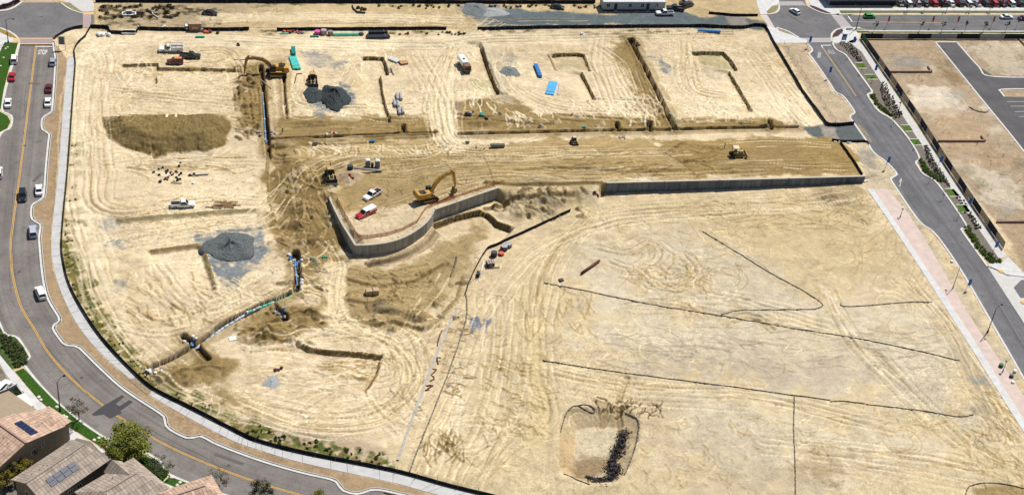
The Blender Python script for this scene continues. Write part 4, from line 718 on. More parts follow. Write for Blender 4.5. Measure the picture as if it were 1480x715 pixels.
# ------------------------------------------------------------------ retaining walls
def streaks(m, k=.35):
    n = m.node_tree.nodes; l = m.node_tree.links; b = n['Principled BSDF']; src = b.inputs['Base Color'].links[0].from_socket; tc = n.new('ShaderNodeTexCoord'); mp = n.new('ShaderNodeMapping'); mp.inputs['Scale'].default_value = (1.4, 1.4, .12); l.new(tc.outputs['Object'], mp.inputs['Vector']); ns = n.new('ShaderNodeTexNoise'); ns.inputs['Scale'].default_value = 1.0; ns.inputs['Detail'].default_value = 5; l.new(mp.outputs[0], ns.inputs['Vector'])
    mr = n.new('ShaderNodeMapRange'); mr.inputs['From Min'].default_value = .35; mr.inputs['From Max'].default_value = .65; mr.inputs['To Min'].default_value = 1 - k; mr.inputs['To Max'].default_value = 1 + k * .5; l.new(ns.outputs[0], mr.inputs['Value']); vm = n.new('ShaderNodeVectorMath'); vm.operation = 'SCALE'; l.new(src, vm.inputs[0]); l.new(mr.outputs[0], vm.inputs['Scale']); l.new(vm.outputs[0], b.inputs['Base Color']); return m
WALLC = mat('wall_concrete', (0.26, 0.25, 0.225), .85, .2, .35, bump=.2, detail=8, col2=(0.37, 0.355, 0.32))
def rwall(name, pts, m, label, sub=6):
    t = thing(name, label, 'retaining wall', (*G0(*pts[0]), 0)); ox, oy = t.location.x, t.location.y
    Q = [(*G0(u, v, h), h) for u, v, h in pts]; P = np.array(Q)
    mb = MB(); cp = MB(); off_i = offset(P, .25); off_o = offset(P, -.25)
    for A, B, zt, bld in ((off_i, off_o, None, mb),):
        for i in range(len(P) - 1):
            z0, z1 = P[i][2], P[i + 1][2]; a, b_, c, d = A[i], A[i + 1], B[i + 1], B[i]
            mb.add([(a[0] - ox, a[1] - oy, -3), (b_[0] - ox, b_[1] - oy, -3), (c[0] - ox, c[1] - oy, -3), (d[0] - ox, d[1] - oy, -3), (a[0] - ox, a[1] - oy, z0), (b_[0] - ox, b_[1] - oy, z1), (c[0] - ox, c[1] - oy, z1), (d[0] - ox, d[1] - oy, z0)],
                   [(4, 5, 6, 7), (0, 4, 7, 3), (1, 2, 6, 5), (0, 1, 5, 4), (3, 7, 6, 2)])
    mb.build('wall', m, t)
    # panel joints: thin dark reveals 3 mm proud of the outer face, and a pale coping
    P2 = resample(P, 3.0); o2 = offset(P2, -.253); jb = MB()
    for i in range(1, len(P2) - 1): jb.box((o2[i][0] - ox, o2[i][1] - oy, P2[i][2] / 2 - 1.6), (.05, .03, P2[i][2] + 3.0), math.atan2(*(P2[i + 1] - P2[i - 1])[[1, 0]]))
    jb.build('joint', mm('joint_dark', (.22, .21, .19), .9), t)
    for i in range(len(P) - 1):
        a, b_ = P[i], P[i + 1]; L = math.dist(a[:2], b_[:2]); cp.box(((a[0] + b_[0]) / 2 - ox, (a[1] + b_[1]) / 2 - oy, (a[2] + b_[2]) / 2 + .05), (L + .12, .62, .10), math.atan2(b_[1] - a[1], b_[0] - a[0]), ry=-math.atan2(b_[2] - a[2], L))
    cp.build('coping', mm('coping_pale', (0.43, 0.40, 0.33), .85, .1, 1), t)
    return t
streaks(WALLC)
def dens(pts, m_): 
    S_ = smooth(pts, m_); return S_
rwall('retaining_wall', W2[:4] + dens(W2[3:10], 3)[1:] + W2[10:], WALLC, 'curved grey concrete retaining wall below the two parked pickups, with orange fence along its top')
rwall('retaining_wall', [(877, 264, 3.1), (960, 262, 3.0), (961, 262, 3.15), (1040, 260, 2.85), (1041, 260, 3.0), (1140, 257.5, 2.5), (1141, 257.4, 2.65), (1250, 254.5, 2.0)], streaks(mat('wall_concrete_shaded', (0.10, 0.118, 0.14), .85, .2, .3, bump=.2, detail=8, col2=(0.17, 0.19, 0.215))), 'long straight grey concrete retaining wall below the bulldozer ground')  # shade on this sun-averted face is put into darker, bluer concrete
# orange safety fence along the curved wall
ORN = mm('orange_mesh', (0.50, 0.16, 0.07), .8, .3, 6, alpha=.42)
op = [(487, 288, 2.2), (497, 308, 2.7), (507, 325, 2.9), (517, 342, 3.0), (530, 343.5, 3.0), (560, 339, 3.1), (585, 331, 3.2), (603, 321, 3.3), (610, 309, 3.3), (616, 301, 3.3), (640, 292, 3.3), (665, 283, 3.2), (700, 272, 3.1), (735, 262, 2.6)]
def fence(name, label, P, h, fab, post, step=3.0, thick=.05, cat='fence', ph=None, wob=.05, base=None, capc=None, ground=True, lean=0):
    P = resample(P, 1.2); zz = np.array([gz(p[0], p[1]) for p in P]) if base is None else P[:, 2]
    t = thing(name, label, cat, (P[0][0], P[0][1], float(zz[0]))); ox, oy, oz = t.location; mb = MB(); A = offset(P, thick / 2); B = offset(P, -thick / 2); tops = h * (1 + np.array([random.uniform(-wob, wob) for _ in P]))
    zs = np.convolve(np.pad(zz, 1, mode='edge'), [.25, .5, .25], 'valid')
    rings = [[(A[i][0] - ox, A[i][1] - oy, zs[i] - .25 - oz), (B[i][0] - ox, B[i][1] - oy, zs[i] - .25 - oz), (B[i][0] - ox, B[i][1] - oy, zs[i] + tops[i] - oz), (A[i][0] - ox, A[i][1] - oy, zs[i] + tops[i] - oz)] for i in range(len(P))]
    mb.loft(rings); mb.build('fabric', fab, t)
    tot = float(np.sum(np.linalg.norm(np.diff(P[:, :2], axis=0), axis=1))); step = max(step, tot / 95); R = resample(np.c_[P[:, :2], zs], step); pm = None
    for i, p in enumerate(R):
        pb = MB(); pb.box((0, 0, (ph or h + .25) / 2 - .1), (.07, .07, (ph or h + .25) + .2)); o = None
        if pm is None: pm = pb.build('post', post, t); pm.location = (p[0] - ox, p[1] - oy, p[2] - oz); src = pm
        else: c = src.copy(); COL.objects.link(c); c.parent = t; c.location = (p[0] - ox, p[1] - oy, p[2] - oz)
    return t
fence('safety_fence', 'orange mesh safety fence bordering the top of the curved wall', [(*G0(u, v, z), z) for u, v, z in op], .8, ORN, mm('rust_post', (.32, .12, .05), .8), base=True, step=2.5)
# black silt fences round the site
off1 = lambda P, o: [tuple(p) for p in offset(resample(P, 2), o)]
FW = W([(131, 40.6), (127, 47), (123, 54), (113, 63), (107.5, 72), (108.5, 82)]) + [tuple(p) for p in offset(resample(SWRw, 2), .55)][2:]
fence('silt_fence', 'black fabric fence following the inside of the curved west path', FW, .95, FAB, WOOD, 4.4, ph=1.9)
fence('silt_fence', 'short curved black fabric fence round the corner of the west junction', W([(79, 57), (84, 53), (95, 46.5), (108, 42), (119.6, 40.6)]), 1.1, FAB, WOOD)
fence('silt_fence', 'black fabric fence beside the brown container, stepped at its west end', W([(131, 40.4), (150, 41), (157, 42.3), (159, 48.6), (197, 49.3), (200, 43), (236, 44.4), (267, 44.8), (330, 44.6), (360, 44.4)]), 1.15, FAB, WOOD)
fence('silt_fence', 'black fabric fence behind the teal and black pipe stacks', W([(400, 44.6), (520, 44), (645, 43)]), 1.1, FAB, WOOD)
fence('silt_fence', 'long black fabric fence below the grey gravel lane, ending at the east paved apron', W([(690, 43.5), (780, 41.5), (860, 40.5), (1015, 39.5), (1060, 41.5), (1078, 41), (1090, 37.8), (1105, 38.5), (1110, 47), (1118, 63), (1160, 134), (1195, 182), (1212, 182.5), (1234, 180)]), 1.15, FAB, WOOD)
fence('silt_fence', 'topmost long black fabric fence across the far edge of the site', W([(138, 3.2), (300, 4.2), (430, 4.4), (640, 5.0), (860, 5.2)]), 1.3, FAB, WOOD, 5)
fence('silt_fence', 'short black fabric fence between the office cabin and the east junction', W([(1024, 20.5), (1060, 23.4), (1095, 23.6)]), .9, FAB, WOOD)
fence('silt_fence', 'black fabric fence on the south edge of the grey gravel apron', W([(1202, 203.5), (1217, 205), (1252, 204.5), (1256, 209)]), .8, FAB, WOOD)
fence('silt_fence', 'black fabric fence running down to the east end of the straight wall', W([(1214, 207), (1228, 227), (1246, 254)]), .9, FAB, WOOD)
fence('silt_fence', 'bent black fabric fence in mid site beside the grey drums', W([(673, 424), (678, 408), (687, 389), (697, 371), (705, 359.5), (726, 351), (777, 328), (824, 306)]), .95, FAB, WOOD, 4)
gf = mm('grey_fabric', (0.30, 0.30, 0.30), .8, .25, 2, alpha=.9); gfn = mm('chain_link', (0.30, 0.30, 0.30), .6, .2, 6, alpha=.42)
fence('chain_link_fence', 'leaning wire fence on the bare strip west of the east road', W([(1133, 66), (1160, 108), (1207, 178)]), 1.5, mm('wire_mesh', (.2, .2, .2), .6, .2, 5, alpha=.10), STEEL, 4, thick=.02)
def screens(name, label, P, edges, h, lean=0):
    """temporary fence with alternating screen panels; each panel and post a part"""
    t = thing(name, label, 'fence', (*P[0], .05)); ox, oy = P[0]; P = np.array(P, float); d = np.r_[0, np.cumsum(np.linalg.norm(np.diff(P, axis=0), axis=1))]; f_ = lambda s: (float(np.interp(s, d, P[:, 0])) - ox, float(np.interp(s, d, P[:, 1])) - oy)
    k = 0; s0 = 0
    for k, (s1, m_) in enumerate(edges):
        a, b_ = f_(s0), f_(s1); L = math.dist(a, b_); an = math.atan2(b_[1] - a[1], b_[0] - a[0])
        MB().box(((a[0] + b_[0]) / 2, (a[1] + b_[1]) / 2, h / 2), (L - .08, .04, h - .1), an).build('screen_panel', m_, t); MB().cyl((a[0], a[1], -.05), (a[0], a[1], h + .08), .04, n=6).build('post', STEEL, t); s0 = s1
    return t
dk = mm('navy_screen', (0.014, 0.018, 0.034), .7, .3, 1.5, spec=.2); br_ = mm('brown_screen', (0.22, 0.175, 0.13), .8, .35, 1, alpha=.7)
nf = W([(1243, 56.5), (1700, 58)]); ex = [(G(u, 56.6)[0] - nf[0][0]) for u in (1275, 1311, 1344.6, 1381.5, 1415, 1450, 1484, 1520, 1560, 1600, 1640)]
screens('screened_fence', 'temporary fence with alternating navy and grey screens along the north-east road', nf, [(e, dk if i % 2 == 0 else gf) for i, e in enumerate(ex)], 2.1)
df = W([(1245, 57), (1285, 114), (1330, 180), (1368, 240), (1405, 295), (1450, 360)]); Ld = sum(math.dist(df[i], df[i + 1]) for i in range(5))
screens('screened_fence', 'temporary fence with alternating navy and brown screens beside the east path', df, [(Ld * (i + 1) / 22, (dk, br_)[i % 2] if i > 1 else (mm('green_screen', (.05, .09, .04), .8, .3, 1), dk)[i]) for i in range(22)], 2.3)

# ------------------------------------------------------------------ vehicles
GLASS = mm('car_glass', (0.012, 0.018, 0.025), .08, .2, 1, spec=.6); TYRE = mm('tyre', (0.012, 0.012, 0.012), .85, .2, 3); HUB = mm('wheel_hub', (0.35, 0.35, 0.36), .35, .1, 3, metal=.8); LAMP = mm('lamp_lens', (0.75, 0.75, 0.72), .15, .05, 3); TAIL = mm('tail_lens', (0.35, 0.01, 0.01), .2, .1, 3); BLK = mm('black_trim', (0.015, 0.015, 0.016), .6, .2, 3)
def paint(nm, c): return mm('paint_' + nm, c, .28, .04, .8, spec=.5, coat=.6)
PW, PR, PB_, PS, PG, PDR = paint('white', (.80, .80, .80)), paint('red', (.42, .012, .02)), paint('black', (.014, .017, .022)), paint('silver', (.34, .36, .42)), paint('green', (.015, .33, .05)), paint('maroon', (.13, .012, .018))
def body_shell(L, Wd, H, z0, belts, ws):
    n = len(belts); rings = []
    for i in range(n):
        x = -L / 2 + L * (0, .03, .16, .34, .55, .72, .86, .97, 1)[i]; w_ = Wd / 2 * ws[i]; zb = belts[i] * H
        rings.append([(x, -w_ * .93, z0), (x, -w_, z0 + .2), (x, -w_, zb - .12), (x, -w_ * .9, zb), (x, w_ * .9, zb), (x, w_, zb - .12), (x, w_, z0 + .2), (x, w_ * .93, z0)])
    return rings
def wheels(t, L, Wd, r, xf=.31, xr=-.30, dual=False):
    tm = MB(); tm.cyl((0, -.12, 0), (0, .12, 0), r, n=14); hb = MB(); hb.cyl((0, -.13, 0), (0, .13, 0), r * .58, n=10); first = None
    for x in (xf * L, xr * L):
        for y in (-Wd / 2 + .1, Wd / 2 - .1):
            if first is None: first = tm.build('wheel', TYRE, t); first.location = (x, y, r); h_ = hb.build('hub', HUB, first)
            else:
                c = first.copy(); COL.objects.link(c); c.parent = t; c.location = (x, y, r); g = h_.copy(); COL.objects.link(g); g.parent = c
def glasshouse(t, L, Wd, H, xb0, xb1, xt0, xt1, zb, pm, topw=.74, roofm=None):
    b0, b1, t0, t1 = xb0 * L, xb1 * L, xt0 * L, xt1 * L; wb, wt = Wd / 2 * .90, Wd / 2 * topw; zb -= .03; zt = H - .04
    lo = [(b0, -wb, zb), (b1, -wb, zb), (b1, wb, zb), (b0, wb, zb)]; hi = [(t0, -wt, zt), (t1, -wt, zt), (t1, wt, zt), (t0, wt, zt)]
    m_ = MB().loft([lo, hi, [(x * .97 + (t0 + t1) / 2 * .03, y * .9, H) for x, y, z in hi]]); m_.build('cabin', roofm or pm, t, bevel=.03)
    def pane(name, a, b_, c, d, nrm, ins=.1):
        q = [Vector(p) for p in (a, b_, c, d)]; cen = sum(q, Vector()) / 4; q = [cen + (p - cen) * (1 - ins) + Vector(nrm) * .02 for p in q]; MB().quad(*[tuple(p) for p in q]).build(name, GLASS, t)
    pane('windshield', lo[1], lo[2], hi[2], hi[1], (1, 0, .4)); pane('rear_window', lo[3], lo[0], hi[0], hi[3], (-1, 0, .4)); pane('side_window', lo[0], lo[1], hi[1], hi[0], (0, -1, .3), .14); pane('side_window', lo[2], lo[3], hi[3], hi[2], (0, 1, .3), .14)
def lights(t, L, Wd, zf, zr):
    for y in (-1, 1):
        MB().box((L / 2 - .08, y * Wd * .34, zf), (.16, .32, .14)).build('headlight', LAMP, t); MB().box((-L / 2 + .05, y * Wd * .36, zr), (.1, .22, .22)).build('taillight', TAIL, t)
        MB().box((L * .16, y * (Wd / 2 + .09), zr + .12), (.12, .2, .14)).build('mirror', BLK, t)
def at(u, v, h=.7):
    z = 0.0
    for _ in range(12):
        x, y = G0(u, v, z + h); z = .5 * z + .5 * gz(x, y)
    return x, y, z
KINDS = {'sedan': (4.7, 1.85, 1.45), 'hatch': (4.2, 1.8, 1.5), 'suv': (4.8, 1.95, 1.75)}
ROADZ = -.10
def car(label, u, v, ang, pm, kind='sedan', cat='car', group=None, onroad=True, roofm=None, h=.7):
    L, Wd, H = KINDS[kind]; x, y, z = at(u, v, h)
    if onroad: x, y = G0(u, v, ROADZ + .7); z = ROADZ
    t = thing('parked_car', label, cat, (x, y, z), math.radians(ang), group)
    if kind == 'suv': bl = (.50, .58, .60, .60, .60, .59, .57, .52, .44); g = (-.47, .25, -.43, .12)
    elif kind == 'hatch': bl = (.48, .58, .62, .62, .62, .60, .56, .50, .42); g = (-.44, .26, -.36, .08)
    else: bl = (.50, .60, .64, .64, .64, .62, .57, .50, .42); g = (-.34, .25, -.20, .07)
    MB().loft(body_shell(L, Wd, H, .22, bl, (.84, .94, 1, 1, 1, 1, .98, .93, .80))).build('body', pm, t, bevel=.05)
    glasshouse(t, L, Wd, H, *g, zb=bl[3] * H, pm=pm, roofm=roofm); wheels(t, L, Wd, .33); lights(t, L, Wd, H * .42, H * .5); return t
def pickup(label, u, v, ang, pm, L=6.1, bedm=None, load=None, roofm=None, onroad=False, group=None, canopy=None, name='pickup_truck'):
    Wd, H = 2.02, 1.92; x, y, z = at(u, v, .8)
    t = thing(name, label, 'pickup truck', (x, y, z), math.radians(ang), group)
    MB().loft(body_shell(L, Wd, H, .34, (.38, .39, .39, .39, .58, .58, .57, .55, .46), (.97, .99, 1, 1, 1, 1, .99, .97, .86))).build('body', pm, t, bevel=.05)
    bd = MB(); x0, x1 = -L / 2 + .04, -L * .06
    for yy in (-1, 1): bd.box(((x0 + x1) / 2, yy * (Wd / 2 - .09), H * .48), (x1 - x0, .14, H * .24))
    bd.box((x0 + .06, 0, H * .48), (.1, Wd - .3, H * .24)); bd.build('bed', pm, t)
    MB().box(((x0 + x1) / 2, 0, H * .39 + .02), (x1 - x0 - .15, Wd - .34, .02)).build('bed_liner', BLK, t)
    if canopy: MB().box(((x0 + x1) / 2 - .02, 0, H * .78), (x1 - x0 + .02, Wd * .9, H * .38), taper=.93).build('camper_shell', canopy, t, bevel=.05)
    if load:
        for k in range(3): MB().box((x0 + .5 + k * .7, random.uniform(-.4, .4), H * .52), (.45, .5, .3), random.random()).build('load', load[k % len(load)], t)
    glasshouse(t, L, Wd, H, -.10, .24, -.07, .12, H * .58, pm, .8, roofm); wheels(t, L, Wd, .40, .33, -.30); lights(t, L, Wd, H * .45, H * .5); return t
def wdir(v): # heading of the west road at image height v
    P = yl; k = int(np.argmin(np.abs(P[:, 1] - G(20, v)[1]))) if v < 500 else 0; k = min(max(k, 1), len(P) - 2); d = P[k - 1] - P[k + 1]; return math.degrees(math.atan2(d[1], d[0]))
gw = 'cars along the west road'
car('silver blue car parked nearest the STOP road marking', 76, 89, 90, PS, 'hatch', group=gw)
car('dark maroon car parked between two pale cars by the west kerb', 70.5, 126.5, 91, PDR, 'sedan', group=gw, roofm=None)
car('white sedan parked behind the maroon car by the west kerb', 69, 147, 92, PW, 'sedan', group=gw)
car('white car parked by the lawn, farthest up the west road', 20.5, 85, 91, PW, 'suv', group=gw)
car('red car parked between two white cars by the lawn', 17, 110, 91, PR, 'sedan', group=gw)
car('white car parked behind the red car by the lawn', 11.5, 148, 92, PW, 'sedan', group=gw)
car('white sedan parked at the kerb just above a kerb bulge, beside the black car', 56, 273.5, 95, PW, 'sedan', group=gw)
car('black car driving along the yellow centre line', 32.5, 282, -86, PB_, 'suv', group=gw)
car('silver blue estate car parked below the upper kerb bulge', 47.5, 334, 97, paint('silverblue', (.42, .46, .56)), 'suv', group=gw)
car('white car with dark rear window, parked lowest on the curved west road', 58.5, 422.5, 107, PW, 'suv', group=gw)
car('white car cut by the left frame edge, upper of two', -2, 249, 94, PW, 'suv', group=gw); car('white car cut by the left frame edge, lower of two', -6, 274, 95, PW, 'sedan', group=gw)
car('white and blue car driving through the east junction', 1149, 16, 115, PW, 'hatch')
car('bright green hatchback parked on the north-east road', 1257, 23, 3, PG, 'hatch'); car('white car parked on the north-east road verge side', 1455, 24, 0, PW, 'sedan'); car('dark blue car at the right frame edge on the north-east road', 1481, 26, 0, paint('navy', (.03, .06, .16)), 'sedan')
car('black car parked on the far dirt strip above the brown container', 303.5, 18, -12, PB_, 'sedan', onroad=False)
t = car('dark maroon off-road car with an orange roof load beside the black pickup', 253, 88.5, 180, PDR, 'suv', onroad=False)
MB().box((-.9, 0, 1.81), (2.1, 1.15, .1)).build('roof_load', mm('orange_load', (.55, .20, .09), .6), t)
pickup('black pickup truck beside the maroon car near the north-west pads', 275, 80, -8, PB_)
pickup('white pickup truck with dark bed parked on the west haul road above a weedy bank', 264, 294.5, 0, PW)
pickup('white pickup truck with tools in its bed, behind the red and white one', 538.5, 280.5, 222, PW, load=[mm('red_tool', (.4, .03, .02), .6), BLK])
pickup('red and white pickup truck with a white camper shell on the curved wall platform', 529, 307, 218, PR, roofm=PW, canopy=PW)
pickup('white pickup truck parked on the grey gravel lane by the office cabin', 961, 18.5, 180, PW)
pickup('black pickup truck behind the white one by the office cabin', 976, 11.5, 170, PB_)
car('dark car parked at the east end of the office cabin', 994, 7, 30, PB_, 'suv', onroad=False); car('brown car parked on the dirt beyond the office cabin', 992, 3, 5, paint('brown', (.12, .06, .03)), 'sedan', onroad=False)
car('black car parked on the dirt west of the office cabin', 806, 9.5, -20, PB_, 'sedan', onroad=False)
# service truck with ladder rack
t = thing('service_truck', 'white service truck with open tool bins and a ladder rack, beside the black pickup', 'truck', at(247, 70, 1), PI)
MB().loft(body_shell(7.2, 2.1, 2.1, .45, (.42, .42, .42, .42, .42, .6, .6, .57, .47), (.9, .95, 1, 1, 1, 1, 1, .97, .86))).build('body', PW, t, bevel=.04); glasshouse(t, 7.2, 2.1, 2.15, .03, .27, .06, .17, 1.26, PW, .82)
for y in (-.85, .85): MB().box((-1.75, y, 1.35), (3.5, .45, .95)).build('tool_bin', PW, t)
MB().box((-1.75, 0, .95), (3.4, 1.2, .06)).build('bed', mm('bed_dark', (.08, .08, .08), .7), t); MB().box((-1.9, .0, 1.25), (.7, .6, .5)).build('compressor', mm('orange_kit', (.6, .18, .04), .6), t); MB().box((-.8, .3, 1.2), (.6, .5, .4)).build('tool_chest', BLK, t)
rk = MB()
for x in (-3.3, -1.7, -.1, 1.2):
    for y in (-1, 1): rk.cyl((x, y, 1.3), (x, y, 2.45), .04, n=6)
    rk.cyl((x, -1, 2.45), (x, 1, 2.45), .04, n=6)
for y in (-1, -.5, 1): rk.cyl((-3.5, y, 2.45), (1.9, y, 2.45), .05, n=6)
rk.build('ladder_rack', PS, t); wheels(t, 7.2, 2.1, .45); lights(t, 7.2, 2.1, 1, 1)
# water truck
t = thing('water_truck', 'white water tank truck with a round hatch, above the muddy puddle', 'truck', at(671, 93, 1.2), math.radians(-80))
MB().box((0, 0, .75), (7.4, 1.0, .3)).build('chassis', BLK, t)
rg = []
for x, k in ((-3.6, .8), (-3.45, 1), (1.1, 1), (1.3, .8)): rg.append([(x, 1.2 * k * math.copysign(abs(math.cos(a)) ** .6, math.cos(a)), 1.85 + .85 * k * math.copysign(abs(math.sin(a)) ** .6, math.sin(a))) for a in [2 * PI * j / 16 for j in range(16)]])
tk = MB().loft(rg).build('tank', PW, t, smooth=False); MB().cyl((-.6, 0, 2.68), (-.6, 0, 2.86), .36, n=12).build('hatch', BLK, tk)
MB().box((2.55, 0, 1.55), (1.9, 2.2, 1.7), taper=.9).build('cab', mm('cab_brown', (.20, .10, .07), .5), t, bevel=.06); MB().box((3.35, 0, 1.95), (.35, 1.9, .7)).build('windshield', GLASS, t); MB().box((3.55, 0, 1.0), (.5, 2.0, .8)).build('bonnet', mm('bonnet_dark', (.10, .05, .045), .5), t); wheels(t, 7.4, 2.3, .5, .36, -.28); lights(t, 7.7, 2.2, 1, 1)

# ------------------------------------------------------------------ construction machines
CATY = mm('machine_yellow', (0.47, 0.26, 0.045), .55, .4, .9, spec=.4); CATD = mm('machine_dusty', (0.42, 0.29, 0.13), .75, .3, 1.5); TRK = mm('crawler_steel', (0.055, 0.045, 0.035), .8, .4, 3); MBLK = mm('machine_black', (0.02, 0.02, 0.02), .6, .3, 3); GREYB = mm('boom_grey', (.33, .34, .35), .5, .15, 2)
def crawler(t, L, h, w_, ys):
    for y in ys:
        pr = [(-L / 2, h * .5), (-L / 2 + h * .2, h * .12), (-L / 2 + h * .5, 0), (L / 2 - h * .5, 0), (L / 2 - h * .2, h * .12), (L / 2, h * .5), (L / 2 - h * .2, h * .88), (L / 2 - h * .5, h), (-L / 2 + h * .5, h), (-L / 2 + h * .2, h * .88)]
        m_ = MB().prism(pr, y - w_ / 2, y + w_ / 2)
        for k in range(14): x = -L / 2 + .4 + (L - .8) * k / 13; m_.box((x, y, h + .02), (.1, w_ + .04, .05)); m_.box((x, y, .0), (.1, w_ + .04, .05))
        c = m_.build('crawler_track', TRK, t); MB().box((0, y, h * .5), (L * .62, w_ + .06, h * .35)).build('track_frame', CATD, c)
def arm(pts, w_, thick, m, name, t):
    m_ = MB(); n_ = len(pts); rg = []
    for i, (x, z) in enumerate(pts):
        a = pts[max(0, i - 1)]; b_ = pts[min(n_ - 1, i + 1)]; d = Vector((b_[0] - a[0], b_[1] - a[1])).normalized(); nx_, nz_ = -d.y, d.x; th = thick[i] / 2
        rg.append([(x - nx_ * th, -w_ / 2, z - nz_ * th), (x - nx_ * th, w_ / 2, z - nz_ * th), (x + nx_ * th, w_ / 2, z + nz_ * th), (x + nx_ * th, -w_ / 2, z + nz_ * th)])
    return m_.loft(rg).build(name, m, t)
def bucket(t, x, z, s_, ang, m_=None):
    pr = [(0, 0), (.2, -.9), (-.3, -1.5), (-1.1, -1.6), (-1.35, -1.2), (-.95, -1.25), (-.35, -1.1), (-.12, -.7), (-.3, -.05)]; c, n_ = math.cos(ang), math.sin(ang)
    b_ = MB().prism([(x + s_ * (p * c - q_ * n_), z + s_ * (p * n_ + q_ * c)) for p, q_ in pr], -.75 * s_, .75 * s_)
    for sd in (-.75, .71): b_.prism([(x + s_ * (p * c - q_ * n_), z + s_ * (p * n_ + q_ * c)) for p, q_ in [(0, 0), (.2, -.9), (-.3, -1.5), (-1.1, -1.6), (-.5, -.4)]], sd * s_, (sd + .05) * s_)
    bo = b_.build('bucket', m_ or CATD, t)
    tb = MB()
    for k in range(5): y = (-.65 + .325 * k) * s_; px_, pz = -1.3, -1.4; tb.box((x + s_ * (px_ * c - pz * n_), y, z + s_ * (px_ * n_ + pz * c)), (.28 * s_, .1, .08), 0, ry=-ang)
    tb.build('tooth', MBLK, bo)
def excavator(label, x, y, z, ang, boom, stick, bk, s_=1.0, boomm=None, m_=None, ta=0):
    t = thing('excavator', label, 'excavator', (x, y, z), ang); Y_ = m_ or CATY
    crawler(t, 5.2 * s_, 1.05 * s_, .62 * s_, (-1.35 * s_, 1.35 * s_)); MB().cyl((0, 0, .6 * s_), (0, 0, 1.25 * s_), .8 * s_, n=14).build('turntable', MBLK, t)
    MB().box((-.65 * s_, 0, 1.4 * s_), (4.6 * s_, 2.9 * s_, .35 * s_)).build('deck', Y_, t, bevel=.05)
    MB().prism([(-3.3 * s_, 1.5 * s_), (-3.3 * s_, 2.3 * s_), (-3.0 * s_, 2.75 * s_), (-1.9 * s_, 2.75 * s_), (-1.9 * s_, 1.5 * s_)], -1.45 * s_, 1.45 * s_).build('counterweight', Y_, t, bevel=.08)
    e = MB().box((-.7 * s_, -.45 * s_, 2.1 * s_), (2.4 * s_, 1.95 * s_, 1.1 * s_)).build('engine_cover', Y_, t, bevel=.06); MB().box((-1.5 * s_, -.3 * s_, 2.78 * s_), (1.6 * s_, 1.5 * s_, .1)).build('grille', MBLK, e); MB().cyl((-1.3 * s_, -1.0 * s_, 2.6 * s_), (-1.3 * s_, -1.0 * s_, 3.2 * s_), .1 * s_, n=8).build('exhaust', MBLK, e)
    c = MB().prism([(.1 * s_, 1.55 * s_), (.1 * s_, 3.1 * s_), (.35 * s_, 3.2 * s_), (1.35 * s_, 3.2 * s_), (1.75 * s_, 2.3 * s_), (1.75 * s_, 1.55 * s_)], .45 * s_, 1.45 * s_).build('cab', MBLK, t, bevel=.04)
    MB().quad((1.40 * s_, .52 * s_, 3.12 * s_), (1.78 * s_, .52 * s_, 2.3 * s_), (1.78 * s_, 1.38 * s_, 2.3 * s_), (1.40 * s_, 1.38 * s_, 3.12 * s_)).build('windshield', GLASS, c)
    B = arm(boom, .62 * s_, [.5 * s_, .85 * s_, .95 * s_, .8 * s_, .45 * s_][:len(boom)], boomm or Y_, 'boom', t); MB().cyl((1.4 * s_, 0, 1.7 * s_), (boom[2][0] - .3, 0, boom[2][1] - .55), .12 * s_, n=8).build('hydraulic_ram', GREYB, B)
    Sk = arm(stick, .42 * s_, [.35 * s_, .8 * s_, .5 * s_, .3 * s_][:len(stick)], boomm or Y_, 'stick', t); MB().cyl((boom[2][0], 0, boom[2][1] + .55), (stick[0][0], 0, stick[0][1]), .1 * s_, n=8).build('hydraulic_ram', GREYB, Sk)
    bucket(t, bk[0], bk[1], bk[2], bk[3]); return t
x, y, z = at(617, 286, .5)
excavator('yellow tracked excavator with its boom arched, digging behind the curved wall', x, y, z, math.radians(17), [(.9, 2.1), (2.0, 4.3), (3.6, 6.1), (5.4, 6.9), (7.0, 6.9)], [(6.3, 7.9), (7.1, 6.8), (7.7, 4.4), (8.0, 2.3)], (8.0, 2.3, 1.05, .25), 1.05)
x, y, z = at(399, 106, .5)
excavator('dusty brown excavator reaching left over the head of the north-west trench', x, y, z, math.radians(178), [(.9, 2.1), (2.2, 4.0), (4.0, 5.2), (6.2, 5.6), (8.3, 5.3)], [(7.8, 6.3), (8.5, 5.2), (9.0, 2.6), (9.2, .5)], (9.2, .4, .95, .3), 1.15, mm('dusty_boom', (.33, .20, .07), .7, .3, 2), mm('dusty_orange', (.50, .29, .07), .7, .3, 1.5))
def bigwheels(t, xs_, y, r, w_):
    first = None
    for x in xs_:
        for yy in (-y, y):
            o = MB().cyl((0, -w_ / 2, 0), (0, w_ / 2, 0), r, n=16).build('wheel', TYRE, t) if first is None else None
            if first is None: first = o; hub_ = MB().cyl((0, -w_ / 2 - .02, 0), (0, w_ / 2 + .02, 0), r * .5, n=10).build('hub', CATD, o)
            else: o = first.copy(); COL.objects.link(o); o.parent = t; g = hub_.copy(); COL.objects.link(g); g.parent = o
            o.location = (x, yy, r)
